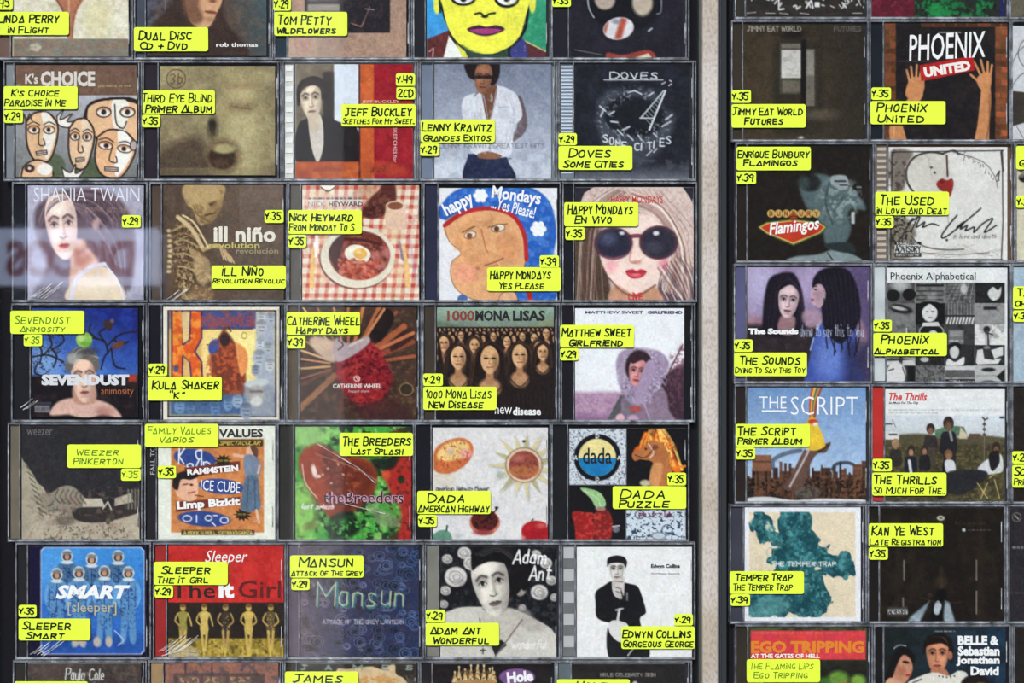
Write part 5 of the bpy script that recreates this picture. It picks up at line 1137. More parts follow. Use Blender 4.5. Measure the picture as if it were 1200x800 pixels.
def c_photo_grid(A):
    A.mix(np.ones(A.X.shape), (222, 224, 226)); xs = [1040, 1073, 1108, 1143, 1178]; ys = [331, 355, 380, 404, 428, 452]
    for j in range(5):
        for i in range(4):
            v = [[90, 110, 100, 36], [110, 30, 90, 140], [120, 60, 60, 214], [160, 44, 44, 44], [120, 110, 150, 150]][j][i]; A.rect(xs[i], ys[j], xs[i + 1], ys[j + 1], (v, v, v))
            A.cloud(5, (v * .6, v * .6, v * .6), .5, .7, .6, (A.X > xs[i]) * (A.X < xs[i + 1]) * (A.Y > ys[j]) * (A.Y < ys[j + 1]))
    g = lambda v: (v, v, v + 1)
    A.ell(1056, 334, 10, 8, g(190), 0, 8, .8); A.ell(1047, 346, 8, 7, g(26)); A.ell(1066, 345, 8, 7, g(26))
    for y in (334, 340, 345, 350): A.rect(1075, y, 1106, y + 1.6, g(46))
    A.rect(1075, 333, 1106, 335, g(30)); A.rect(1086, 342, 1098, 356, g(160), .5, 5)
    for i in range(5): A.line([(1109 + i * 7, 354), (1121 + i * 5, 332)], 1, g(170), 0, .6); A.line([(1110, 336 + i * 4), (1142, 334 + i * 4)], .9, g(50), 0, .6)
    A.ell(1130, 338, 4, 6, g(200), 0, 2, .8)
    A.poly([(1158, 344), (1164, 336), (1170, 340), (1174, 336), (1172, 348), (1164, 352)], g(206), 1, 1.2)
    A.ell(1056, 362, 14, 5, g(30), 12, 2); A.ell(1054, 361, 9, 2, g(180), 12, 1.5); A.rect(1040, 368, 1072, 380, g(130), .6, 4)
    A.rect(1074, 355, 1108, 380, g(22)); A.ell(1090, 366, 9, 11, g(206), 0, 1.5); A.poly([(1080, 364), (1080, 354), (1100, 354), (1101, 364), (1096, 360), (1090, 356), (1084, 360)], g(20), 1, 1); A.line([(1086, 365), (1088, 365)], 1, g(40)); A.line([(1092, 365), (1095, 365)], 1, g(40)); A.line([(1088, 372), (1093, 372)], 1, g(70)); A.poly([(1082, 378), (1100, 377), (1104, 386), (1080, 386)], g(210), 0)
    for i in range(9): A.line([(1112 + i * 3.7, 356), (1112 + i * 3.7, 370)], .9, g(160), 0, .7); A.line([(1110 + i * 3.7, 379), (1112 + i * 3.7, 372)], 1.5, g(226))
    A.rect(1108, 369, 1143, 371, g(40)); A.rect(1153, 359, 1168, 363, g(40)); A.rect(1145, 364, 1177, 379, g(150), .6, 5)
    A.rect(1062, 384, 1063.4, 392, g(210)); A.rect(1078, 382, 1106, 392, g(26)); A.ring(1092, 388, 14, 8, 1.2, g(200)); A.ell(1094, 391, 5, 4, g(210)); A.rect(1112, 386, 1130, 403, g(110)); A.rect(1114, 388, 1128, 394, g(140)); A.tiny(1113, 398, 1129, 400, g(190))
    A.ell(1157, 386, 4, 4, g(40)); A.line([(1157, 388), (1158, 404)], 4, g(60)); A.line([(1158, 390), (1164, 392)], 1.5, g(50)); A.line([(1157, 392), (1157, 404)], 1, g(190))
    A.poly([(1040, 424), (1072, 420), (1073, 428), (1040, 428)], g(200), 0); A.ell(1048, 421, 18, 1.4, g(40)); A.rect(1054, 418, 1058, 428, g(50)); A.ell(1084, 421, 5, 3, g(190)); A.ell(1098, 416, 3, 2, g(120)); A.ell(1119, 412, 5.5, 8, g(196)); A.poly([(1113, 409), (1114, 402), (1125, 402), (1126, 410), (1120, 405)], g(26), 1, 1); A.poly([(1110, 428), (1112, 420), (1120, 424), (1130, 418), (1130, 426), (1124, 428)], g(214), 1, 1)
    A.poly([(1144, 424), (1146, 410), (1156, 408), (1160, 420), (1174, 420), (1170, 426), (1146, 427)], g(206), 0); A.poly([(1152, 408), (1164, 408), (1166, 422), (1154, 420)], g(50), 0); A.poly([(1162, 410), (1176, 406), (1176, 416), (1166, 420)], g(214), 0); A.ell(1157, 407, 4, 2, g(120))
    A.rect(1040, 428, 1073, 452, g(60)); A.ell(1050, 440, 12, 16, g(210), 10, 2); A.line([(1042, 434), (1048, 432)], 1.4, g(50)); A.line([(1058, 430), (1062, 444), (1056, 450)], 1.3, g(70), 1); A.rect(1064, 429, 1073, 452, g(24)); A.cloud(2, g(60), .5, .65, .8, (A.X > 1073) * (A.X < 1108) * (A.Y > 428)); A.rect(1108, 429, 1143, 433, g(196)); A.rect(1108, 434, 1143, 442, g(90)); A.rect(1108, 444, 1143, 452, g(30)); A.words('ZIIIIIII', 1110, 446, 1141, 450, 1, g(196), .2)
    A.rect(1143, 428, 1180, 452, g(176)); A.ell(1159, 433, 8, 2.4, g(36)); A.ell(1159, 448, 8, 2.4, g(36)); A.line([(1145, 440), (1174, 440)], .8, g(120)); A.poly([(1178, 432), (1168, 441), (1178, 450)], g(30), 0)


def c_rainbow_slide(A):
    A.grad((110, 144, 190), (176, 198, 226), (950, 452), (950, 560)); A.cloud(9, (132, 160, 200), .45, .7, .4)
    A.rect(875, 560, 1018, 590, (44, 36, 34), 1, 2)
    for x, y, w, h in ((884, 534, 20, 24), (906, 548, 6, 30), (952, 552, 10, 30), (962, 548, 12, 30), (976, 546, 4, 40), (984, 550, 8, 40), (1000, 544, 10, 40), (1010, 540, 6, 44), (992, 556, 8, 30), (914, 552, 12, 30), (926, 548, 5, 30)):
        c = np.array((104, 68, 50)) * A.r.uniform(.55, 1.0); A.rect(x, y, x + w, 590, c, 1, 1.5); 
        for k in range(3): A.rect(x + 1, y + 4 + k * 6, x + w - 1, y + 5.4 + k * 6, np.array(c) * 1.5, .5)
    for k in range(26):
        x = 876 + k * 5.4; h = A.r.uniform(6, 26); A.rect(x, 566 - h, x + A.r.uniform(1.5, 4), 578, np.array((84, 58, 48)) * A.r.uniform(.4, 1.2), .95, 1)
    A.rect(882, 533, 904, 552, (132, 88, 66)); A.rect(882, 540, 904, 542, (90, 60, 48)); A.cloud(3, (22, 20, 22), .5, .66, .85, A.Y > 562); A.cloud(3, (130, 90, 60), .6, .7, .6, A.Y > 556)
    A.line([(906, 548), (906, 540), (914, 534), (926, 530), (938, 528)], 5, (70, 76, 90), 1, .7); A.line([(976, 550), (980, 544), (992, 542), (1000, 544)], 4, (50, 60, 74), 1, .85)
    A.poly([(875, 584), (900, 582), (930, 586), (960, 584), (1018, 586), (1018, 592), (875, 592)], (206, 208, 212), 1, 1.5); A.ell(946, 577, 16, 8, (96, 84, 76), 0, 3); A.cloud(3, (50, 44, 44), .5, .65, .8, A.em(946, 577, 16, 8, 0, 3))
    A.poly([(918, 572), (928, 556), (938, 536), (946, 524), (962, 522), (974, 518), (968, 530), (958, 532), (950, 544), (946, 560), (936, 574)], (96, 72, 64), 1, 1.4); A.line([(926, 570), (942, 540), (948, 528)], 2.4, (190, 180, 178), 1, .9); A.line([(946, 526), (952, 524)], 4, (200, 196, 198)); A.line([(960, 529), (972, 521)], 2, (50, 34, 32))
    for dx, c in ((0, (196, 60, 40)), (2.4, (224, 170, 60)), (4.8, (70, 110, 70)), (7, (190, 150, 90)), (9, (150, 60, 50))): A.line([(953 + dx * 1.2, 452), (950 + dx * .8, 470), (950 + dx * .5, 492)], 2.4, c, 1, .95)
    A.poly([(946, 494), (956, 490), (960, 500), (966, 514), (966, 524), (948, 526)], (226, 190, 60), 1, 1.2); A.ell(953, 494, 6, 3, (196, 70, 50), 0, 1); A.line([(948, 500), (948, 522)], 2, (196, 140, 50), 0, .7); A.ell(956, 497, 3, 2, (230, 226, 222))


def c_field_group(A):
    A.mix(np.ones(A.X.shape), (222, 224, 226)); A.grad((206, 212, 220), (190, 194, 200), (1100, 488), (1100, 516), (A.Y > 487) * 1.)
    A.rect(1030, 513, 1185, 592, (76, 70, 48), 1, 3); A.cloud(5, (56, 50, 36), .45, .65, .8, A.Y > 515); A.cloud(3, (112, 104, 70), .55, .7, .6, A.Y > 520); A.poly([(1030, 512), (1080, 508), (1110, 514), (1150, 510), (1180, 514), (1180, 520), (1030, 520)], (84, 78, 58), 1, 3)
    A.poly([(1096, 504), (1112, 498), (1130, 500), (1134, 510), (1096, 514)], (84, 112, 90), 0, 1.2); A.poly([(1126, 500), (1134, 510), (1134, 514), (1124, 514)], (196, 186, 160), 0); A.rect(1136, 508, 1150, 514, (90, 72, 60))
    A.line([(1154, 490), (1154, 545)], 1.2, (110, 104, 96)); A.line([(1152, 489), (1155, 492), (1158, 490)], 1.6, (50, 46, 46)); 
    for y in (497, 503, 509): A.ell(1154, y, 2, 1.6, (70, 64, 60))
    A.rect(1037, 496, 1046, 497.6, (60, 60, 64)); A.rect(1036, 506, 1054, 515, (214, 214, 214)); A.rect(1042, 508, 1052, 510, (70, 66, 64)); A.line([(1046, 492), (1050, 500)], 1, (120, 120, 124)); A.rect(1172, 488, 1178, 490.6, (50, 64, 92))
    def pers(x, y, s, coat, head=(120, 88, 70), hair=(50, 40, 34)):
        A.poly([(x - s * 1.1, y + s * 1.4), (x, y + s), (x + s * 1.1, y + s * 1.4), (x + s * 1.2, y + s * 4.4), (x - s * 1.2, y + s * 4.4)], coat, 1, 1.5); A.ell(x, y - .3 * s, s * .85, s * 1.05, hair, 0, 1); A.ell(x, y + s * .2, s * .5, s * .7, head, 0, 1)
    pers(1091, 504, 6, (52, 46, 46)); A.rect(1085, 524, 1097, 545, (70, 62, 54), .9, 2); pers(1112, 498, 7.5, (36, 34, 38), (110, 80, 64)); A.line([(1114, 506), (1116, 516)], 3, (140, 140, 146)); A.rect(1106, 528, 1120, 556, (40, 38, 38), 1, 2)
    pers(1050, 521, 5.5, (46, 44, 42), (150, 116, 92), (160, 130, 96)); pers(1068, 529, 5.5, (30, 34, 42), (170, 130, 110)); A.line([(1066, 540), (1068, 554)], 3.4, (206, 206, 212)); pers(1084, 528, 5, (34, 30, 34), (150, 110, 92))
    pers(1112, 534, 5.5, (30, 28, 30), (150, 112, 84), (120, 90, 60)); A.poly([(1108, 540), (1118, 540), (1120, 552), (1110, 554)], (206, 208, 214), 1, 1.2); pers(1168, 526, 6, (206, 210, 216), (120, 80, 62)); A.poly([(1146, 550), (1158, 538), (1172, 534), (1174, 550), (1160, 556)], (206, 208, 214), 1, 1.4); A.poly([(1160, 532), (1170, 528), (1172, 542), (1164, 552), (1160, 544)], (34, 30, 32), 1, 1.3)
    A.poly([(1110, 554), (1140, 550), (1158, 554), (1148, 568), (1126, 580), (1112, 574)], (40, 40, 44), 1, 2.5); A.poly([(1088, 556), (1110, 554), (1114, 576), (1100, 584)], (38, 38, 42), 1, 2.5)
    for p in (((1146, 566), (1158, 584)), ((1158, 566), (1150, 584)), ((1166, 562), (1172, 584)), ((1172, 550), (1160, 560))): A.line(p, 1.3, (186, 168, 110), 0, .9)
    for y in (479.5, 483): A.tiny(1042, y, 1172 if y < 482 else 1100, y + 1.5, (130, 130, 134), .5)


def c_teal_ink(A):
    A.mix(np.ones(A.X.shape), (228, 228, 236)); A.rect(878, 600, 1003, 723, (222, 208, 184)); A.cloud(10, (212, 198, 174), .45, .7, .5, (A.X > 879) * (A.X < 1002) * (A.Y > 601) * (A.Y < 722))
    T, D, L = (44, 104, 112), (24, 66, 76), (84, 150, 152); A.clipm = A.pm([(878, 600), (1003, 600), (1003, 723), (878, 723)], 0, 1)
    E = [(930, 640, 21, 46, 8), (934, 690, 24, 36, -6), (910, 664, 9, 20, 10), (955, 700, 16, 20, 20), (922, 604, 12, 14, 0), (936, 603, 12, 10, 0), (928, 622, 18, 14, 10), (944, 612, 9, 16, -10), (893, 613, 13, 8, 50), (887, 607, 8, 9, 0), (903, 628, 14, 7, 35), (916, 616, 8, 8, 0), (934, 640, 22, 15, 20), (918, 652, 14, 17, 0), (950, 634, 12, 11, 30), (962, 646, 13, 9, 45), (972, 655, 12, 9, 10), (988, 659, 11, 11, 0), (993, 668, 7, 8, 0), (976, 668, 12, 7, 0), (940, 660, 22, 14, 0), (958, 672, 12, 7, -10), (926, 676, 18, 14, 0), (950, 690, 11, 10, 20), (936, 696, 20, 14, 0), (957, 685, 7, 6, 0), (912, 698, 18, 16, 0), (886, 712, 16, 12, -20), (900, 716, 24, 12, 0), (936, 714, 20, 9, 0), (962, 712, 10, 9, 0), (968, 707, 6, 6, 0), (950, 716, 12, 7, 0), (880, 700, 10, 9, 20)]
    for k in range(34):
        e = E[A.r.randint(len(E))]
        t = A.r.uniform(0, 6.28)
        E.append((e[0] + e[2] * .85 * math.cos(t), e[1] + e[3] * .85 * math.sin(t), A.r.uniform(2, 5), A.r.uniform(2, 5), A.r.uniform(0, 180)))
    m = np.zeros(A.X.shape)
    X0, Y0 = A.X, A.Y
    A.X = X0 + (A.vn(9) - .5) * 13 + (A.vn(4) - .5) * 4
    A.Y = Y0 + (A.vn(9) - .5) * 13 + (A.vn(4) - .5) * 4
    for e in E:
        m = np.maximum(m, A.em(*e, 1.6))
    A.mix(m, T)
    for k, (cx, cy, rx, ry, rot) in enumerate(E):
        A.mix(np.clip(A.em(cx, cy, rx, ry, rot, 3) - A.em(cx - 1.5, cy - 2, rx * .93, ry * .9, rot, 4), 0, 1) * m, D, .75)
        A.mix(A.em(cx - rx * .25, cy - ry * .3, rx * .5, ry * .4, rot, 5) * m, L, .4)
    A.X, A.Y = X0, Y0
    A.cloud(7, D, .5, .66, .6, m); A.cloud(4, L, .58, .75, .55, m); A.cloud(2.6, (30, 80, 90), .58, .7, .5, m)
    A.ell(904, 616, 7, 7, (206, 204, 186), 20, 3, .9); A.cloud(9, D, .45, .62, .9, m); A.cloud(6, L, .55, .7, .8, m); A.cloud(3.4, (30, 80, 90), .56, .68, .6, m)
    A.ell(903, 712, 22, 12, (96, 150, 150), -10, 8, .6); A.ring(903, 647, 4, 5, 1, (120, 160, 150), 0, .6); A.clipm = 1.0
    A.words('THE TEMPER TRAP', 904, 658.5, 980, 663.5, 1.1, (216, 224, 224), 0, .95)


def c_dark_hall(A):
    # plain stand-in: an empty dark hall with two beams of light
    A.mix(np.ones(A.X.shape), (28, 22, 18)); A.cloud(12, (38, 31, 24), .45, .7, .8); A.rect(1050, 600, 1056, 735, (40, 32, 26), .8, 6); A.rect(1146, 600, 1154, 735, (40, 32, 26), .8, 6); A.rect(1068, 606, 1074, 700, (36, 29, 22), .8, 5)
    for x, y0, y1 in ((1059, 656, 680), (1058, 700, 712), (1144, 656, 680), (1144, 692, 720)): A.rect(x, y0, x + 1.6, y1, (150, 144, 130), .8, 1.5)
    A.ell(1103, 607, 4.5, 2.8, (196, 190, 176), 0, 1.4); A.ell(1103, 607, 2, 1.4, (90, 84, 76)); A.ell(1130, 621, 2, 2, (190, 190, 190)); A.tiny(1135, 620.4, 1162, 621.8, (130, 126, 122), .6); A.tiny(1120, 612, 1156, 615, (66, 52, 34), .6)
    A.poly([(1100, 688), (1108, 688), (1112, 712), (1116, 736), (1092, 736), (1094, 712)], (14, 12, 12), 1, 2); A.ell(1103, 682, 8, 8, (46, 36, 28), 0, 4, .9); A.rect(1101, 664, 1106, 690, (58, 46, 34), .7, 3)
    A.poly([(1088, 706), (1090, 704), (1082, 722), (1074, 736), (1060, 736), (1068, 722)], (130, 146, 158), 0, 3); A.poly([(1100, 704), (1104, 710), (1100, 720), (1095, 718), (1096, 708)], (176, 186, 196), 1, 1.5); A.poly([(1108, 704), (1113, 706), (1122, 736), (1108, 736), (1106, 722)], (150, 164, 174), 0, 3); A.cloud(3, (200, 210, 216), .5, .7, .5, A.em(1074, 726, 8, 8, 0, 4))
    A.rect(1041, 711, 1064, 714, (60, 56, 54)); A.rect(1041, 714, 1064, 720, (200, 200, 200)); A.rect(1041, 720, 1064, 723, (50, 46, 44)); A.words('ADVISORY', 1042, 714.8, 1063, 719.2, .8, (30, 30, 30), 0)
    A.line([(1080, 700), (1100, 706), (1126, 706)], 1, (70, 58, 44), 1, .6); A.ell(1090, 697, 3, 3, (60, 50, 40), 0, 1.5, .7)


def c_green_band(A):
    A.mix(np.ones(A.X.shape), (40, 44, 32)); A.grad((66, 84, 44), (34, 30, 28), (940, 735), (940, 790)); A.cloud(7, (30, 28, 28), .5, .7, .6); A.rect(880, 739, 1015, 773, (206, 62, 76)); A.cloud(12, (216, 74, 62), .4, .7, .7, (A.X > 880) * (A.X < 1015) * (A.Y > 740) * (A.Y < 772)); A.tiny(882, 741, 988, 742.6, (226, 130, 120), .6)
    for cx, cy, r, c in ((983, 796, 12, (110, 156, 60)), (1006, 798, 9, (130, 176, 70)), (966, 800, 8, (60, 110, 40)), (990, 808, 10, (190, 90, 50))): A.ell(cx, cy, r, r * .8, c, 0, 5, .9)


def c_couple(A):
    A.grad((28, 34, 34), (30, 52, 74), (1040, 740), (1175, 745)); A.cloud(9, (22, 26, 26), .45, .7, .6)
    A.tiny(1096, 739, 1120, 740.6, (190, 190, 190), .7)
    A.poly([(1038, 800), (1042, 780), (1048, 766), (1060, 758), (1072, 768), (1070, 782), (1060, 800)], (20, 18, 18), 1, 2); A.poly([(1046, 800), (1050, 784), (1058, 768), (1067, 772), (1070, 784), (1064, 797), (1056, 804)], (190, 134, 108), 1, 2); A.ell(1062, 776, 4, 1.6, (40, 26, 26), 10, 1.2); A.ell(1065, 791, 3.6, 1.6, (160, 56, 50), 0, 1); A.line([(1048, 760), (1054, 756), (1062, 757)], 1.2, (170, 164, 160), 1); A.ell(1056, 786, 5, 6, (150, 90, 70), 0, 5, .6); A.poly([(1038, 802), (1044, 794), (1056, 800)], (206, 156, 126), 1, 1.5)
    A.poly([(1082, 768), (1084, 750), (1096, 743), (1110, 744), (1118, 756), (1116, 776), (1112, 768), (1106, 752), (1090, 754)], (26, 18, 16), 1, 2); A.face(1099, 768, 14, 21, (200, 136, 104), (40, 22, 20), 0, .5, (150, 70, 58), -1); A.poly([(1083, 760), (1088, 748), (1104, 746), (1113, 758), (1104, 754), (1090, 756)], (26, 18, 16), 1, 2); A.ell(1114, 768, 3, 5, (170, 110, 84), 0, 1.5); A.poly([(1092, 784), (1108, 784), (1112, 794), (1094, 796)], (176, 118, 90), 1, 2)
    A.poly([(1066, 802), (1080, 792), (1096, 788), (1112, 792), (1124, 786), (1134, 790), (1130, 804)], (220, 216, 208), 1, 1.6)
    for i in range(5): A.ell(1101 + i * 4.5, 793 + (1 - abs(i - 2)) * .8, 1, 1, (60, 50, 50), 0, .8)
    A.ell(1144, 804, 18, 14, (34, 26, 24), 0, 2); A.ell(1150, 806, 8, 6, (150, 124, 90), 0, 3); A.line([(1070, 800), (1080, 796)], 1.4, (60, 50, 50))


def c_grey_photo(A):
    A.mix(np.ones(A.X.shape), (66, 58, 56))
    A.cloud(10, (70, 60, 56), .4, .7, .8); A.cloud(6, (108, 92, 86), .55, .75, .6); A.ell(60, 786, 26, 10, (92, 78, 72), 0, 12, .6)
    A.words('Paula Cole', 76, 784, 121, 797, 1.3, (214, 212, 212), .15, 1, 9)


def c_russet_mosaic(A):
    A.mix(np.ones(A.X.shape), (132, 96, 88))
    A.cloud(5, (150, 104, 92), .4, .65, .8); A.cloud(3, (176, 110, 76), .55, .7, .7); A.cloud(6, (84, 72, 84), .55, .7, .7); A.rect(203, 789, 310, 910, (84, 70, 72), .85, 2)
    for x in (222, 252, 282): A.rect(x - 14, 792, x + 12, 900, (120, 96, 84), .7, 3); A.cloud(3, (190, 150, 120), .5, .65, .8, (A.X > x - 13) * (A.X < x + 11) * (A.Y > 793)); 
    A.rect(247, 776, 249, 792, (60, 50, 60), .7, 2); A.rect(216, 776, 218, 790, (60, 50, 60), .7, 2)


def c_gold_leaf(A):
    A.mix(np.ones(A.X.shape), (50, 44, 40)); A.cloud(7, (76, 66, 56), .5, .7, .6); A.poly([(394, 786), (408, 784), (434, 781), (446, 784), (458, 779), (463, 780), (464, 790), (474, 796), (476, 812), (400, 816)], (206, 182, 146), 1, 1.6); A.cloud(6, (196, 142, 74), .45, .65, .8, A.em(440, 804, 32, 14, 0, 5)); A.line([(476, 792), (480, 800), (486, 796)], 2, (90, 80, 74), 1)
    for t, x in (('J', 353), ('A', 381), ('M', 414), ('E', 448), ('S', 476)): A.words(t, x, 780, x + (7 if t != 'M' else 10), 785, 1.7, (136, 148, 140), 0)


def c_tiara(A):
    A.mix(np.ones(A.X.shape), (28, 22, 24)); A.cloud(9, (40, 32, 34), .45, .7, .6)
    G = (214, 190, 140)
    for i, (x, h) in enumerate(((533, 788), (538, 782), (545, 785), (552, 780), (559, 783), (560, 780), (567, 780), (574, 784), (577, 783), (579, 788))):
        A.poly([(x - 3.6, 800), (x, h), (x + 3.6, 800)], G, 0, 1); A.ell(x, h, 1.1, 1.6, (236, 216, 170))
    A.cloud(2, (120, 84, 50), .5, .62, .9, A.em(558, 794, 26, 10, 0, 3)); A.rect(536, 797, 580, 803, (176, 130, 80), .9, 1); A.ell(606, 793.5, 21, 10, (124, 84, 138), 0, 1.2)


def c_near_black_title(A):
    A.mix(np.ones(A.X.shape), (36, 33, 34))
    A.cloud(8, (44, 40, 40), .4, .7, .8); A.words('HOLE CELEBRITY SKIN', 704, 789, 768, 792.6, 1, (150, 144, 140), 0, .9); A.ell(744, 802, 3, 4, (196, 190, 186), 20, 1.5)


def c_scratched_black(A):
    A.mix(np.ones(A.X.shape), (44, 40, 38)); A.cloud(8, (58, 52, 46), .45, .7, .6)
    for i in range(46):
        x, y = A.r.uniform(878, 1014), A.r.uniform(-8, 9); A.line([(x, y), (x + A.r.uniform(-4, 5), y + A.r.uniform(-5, 6))], A.r.uniform(1, 2.6), (214, 214, 216), 0, .85)
    for x in (876, 898, 914, 938, 1000): A.line([(x, 15), (x + 10, 14 + (x % 3))], 1.2, (196, 196, 198), 0, .7)
    A.rect(955, 2, 961, 8, (222, 222, 224)); A.line([(913, -3), (913, 11), (919, 10)], 1.8, (220, 220, 222)); A.line([(945, 9), (951, 0), (953, 9)], 1.8, (220, 220, 222))


def c_red_green_blocks(A):
    A.mix(np.ones(A.X.shape), (40, 44, 40)); A.rect(1020, -80, 1072, 24, (90, 30, 44)); A.cloud(4, (130, 36, 60), .5, .7, .8, A.X < 1071); A.cloud(7, (30, 120, 66), .42, .6, .9, (A.X > 1072) * (A.X < 1172)); A.cloud(4, (22, 28, 24), .55, .7, .7, A.X > 1072); A.rect(1172, -80, 1184, 24, (36, 36, 84)); A.ell(1100, 12, 12, 8, (40, 150, 80), 0, 6, .6)


def c_white_curves(A):
    A.mix(np.ones(A.X.shape), (200, 202, 208)); A.line([(1186, 76), (1194, 60), (1204, 52)], 1.1, (90, 90, 96), 1); A.line([(1187, 100), (1196, 88), (1206, 84)], 1.1, (90, 90, 96), 1); A.ring(1208, 62, 14, 18, 1, (90, 90, 96)); A.poly([(1186, 106), (1204, 108), (1206, 142), (1186, 148)], (58, 52, 46), 0, 1.2); A.line([(1192, 148), (1200, 162)], 1, (100, 96, 96))


def c_cream_plain(A):
    A.mix(np.ones(A.X.shape), (206, 200, 178)); A.ell(1204, 208, 10, 6, (40, 36, 36)); A.line([(1196, 200), (1204, 204)], 2.4, (60, 50, 50)); A.cloud(8, (190, 182, 158), .5, .7, .5)


def c_pale_blue(A):
    A.mix(np.ones(A.X.shape), (168, 186, 200)); A.cloud(9, (150, 170, 188), .45, .7, .6)


def c_plain_black(A):
    A.mix(np.ones(A.X.shape), (36, 31, 29)); A.cloud(7, (44, 38, 34), .45, .7, .5)


def c_black_small_print(A):
    A.mix(np.ones(A.X.shape), (40, 37, 42)); A.cloud(7, (50, 46, 50), .45, .7, .5); A.ring(1192, 606, 5, 5, 1, (110, 106, 104)); A.line([(1190, 604), (1194, 608)], 1.4, (160, 156, 150)); A.tiny(1187, 640, 1200, 643, (150, 148, 148), .8); A.tiny(1184, 694, 1200, 695.4, (96, 94, 96), .7)


# ---------------------------------------------------------------- setting
def struct(name, mb, m):
    o = mb.build(name, m)
    o['kind'] = 'structure'
    return o


M_DARK = mat('black_painted_board', (22, 21, 25), 0.9, 0.0, vary=0.3, scale=12)
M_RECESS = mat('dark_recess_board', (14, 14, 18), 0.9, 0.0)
b = MB(); b.box(-0.80, X(822), 0.0112, 0.03, 0.06, 2.5); struct('wall_back', b, M_DARK)
b = MB(); b.box(X(856), 0.80, 0.0112, 0.03, 0.06, 2.5); struct('wall_right', b, M_DARK)
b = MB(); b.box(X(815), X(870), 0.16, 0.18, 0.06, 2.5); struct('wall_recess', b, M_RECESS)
b = MB(); b.box(-0.9, 0.9, -4.5, 0.3, -0.05, 0.0); struct('floor', b, mat('grey_pavement', (120, 118, 114), 0.85, vary=0.25, scale=9))
b = MB(); b.box(-0.85, 0.85, -0.030, 0.20, 0.0, 0.06); struct('trim_1', b, mat('dark_sill', (40, 40, 44), 0.6))


def post_mat():
    m = mat('speckled_beige_paint', (196, 192, 188), 0.65, 0.2)
    nt = m.node_tree
    bs = nt.nodes['Principled BSDF']
    tc = nt.nodes.new('ShaderNodeTexCoord')
    mp = nt.nodes.new('ShaderNodeMapping')
    mp.inputs['Scale'].default_value = (1, 1, 0.55)
    n1 = nt.nodes.new('ShaderNodeTexNoise'); n1.inputs['Scale'].default_value = 420; n1.inputs['Detail'].default_value = 4
    n2 = nt.nodes.new('ShaderNodeTexNoise'); n2.inputs['Scale'].default_value = 9; n2.inputs['Detail'].default_value = 3
    r1 = nt.nodes.new('ShaderNodeValToRGB'); r1.color_ramp.elements[0].position = .30; r1.color_ramp.elements[1].position = .56
    r1.color_ramp.elements[0].color = tuple(float(v) for v in lin((120, 112, 108))) + (1,); r1.color_ramp.elements[1].color = (1, 1, 1, 1)
    r2 = nt.nodes.new('ShaderNodeValToRGB'); r2.color_ramp.elements[0].position = .35; r2.color_ramp.elements[1].position = .65
    r2.color_ramp.elements[0].color = tuple(float(v) for v in lin((152, 142, 132))) + (1,); r2.color_ramp.elements[1].color = tuple(float(v) for v in lin((172, 166, 164))) + (1,)
    mx = nt.nodes.new('ShaderNodeMix'); mx.data_type = 'RGBA'; mx.blend_type = 'MULTIPLY'; mx.inputs[0].default_value = .42
    L = nt.links.new
    L(tc.outputs['Object'], mp.inputs['Vector']); L(mp.outputs[0], n1.inputs['Vector']); L(tc.outputs['Object'], n2.inputs['Vector'])
    L(n1.outputs['Fac'], r1.inputs[0]); L(n2.outputs['Fac'], r2.inputs[0]); L(r2.outputs[0], mx.inputs[6]); L(r1.outputs[0], mx.inputs[7]); L(mx.outputs[2], bs.inputs['Base Color'])
    return m


b = MB(); b.box(X(821.5), X(838.5), -0.014, 0.03, 0.06, 2.5); struct('trim_2', b, post_mat())
b = MB(); b.box(X(818.6), X(821.3), -0.004, 0.011, 0.06, 2.5); struct('trim_3', b, mat('dark_rubber_seal', (58, 60, 60), 0.6))
b = MB(); b.box(X(838.7), X(840), -0.012, 0.03, 0.06, 2.5); struct('trim_4', b, mat('grey_metal_edge', (96, 94, 98), 0.5))
b = MB(); b.box(X(846.2), X(848.2), 0.02, 0.05, 0.06, 2.5); struct('trim_5', b, mat('dim_metal_upright', (70, 72, 84), 0.4))
# bottom ledge that carries the lowest cases
b = MB(); b.box(-0.80, X(818.4), -0.003, 0.0110, Z(925), Z(914.3)); struct('trim_6', b, M_DARK)
b = MB(); b.box(X(853), 0.80, -0.003, 0.0110, Z(884), Z(872.3)); struct('trim_7', b, M_DARK)
b = MB(); b.box(-0.80, X(-10), -0.012, 0.0110, 0.06, 2.5); struct('trim_8', b, M_DARK)
# the shop's window glass
b = MB(); b.box(-0.84, 0.84, -0.026, -0.020, 0.06, 2.5); struct('window_1', b, M_PANE)


# ---------------------------------------------------------------- across the pavement, seen only mirrored in the glass
def tag(o, label, cat, group=None):
    o['label'] = label
    o['category'] = cat
    if group:
        o['group'] = group
    return o


def thing(name, loc, label, cat, group=None):
    o = bpy.data.objects.new(name, None)
    o.empty_display_size = 0.02
    COL.objects.link(o)
    o.location = loc
    return tag(o, label, cat, group)


MIR = 4.50 / 1.6          # scale of the mirrored street at the sign
def SX(px): return (px - 600) * K * MIR
def SZ(py): return ZC + (400 - py) * K * MIR


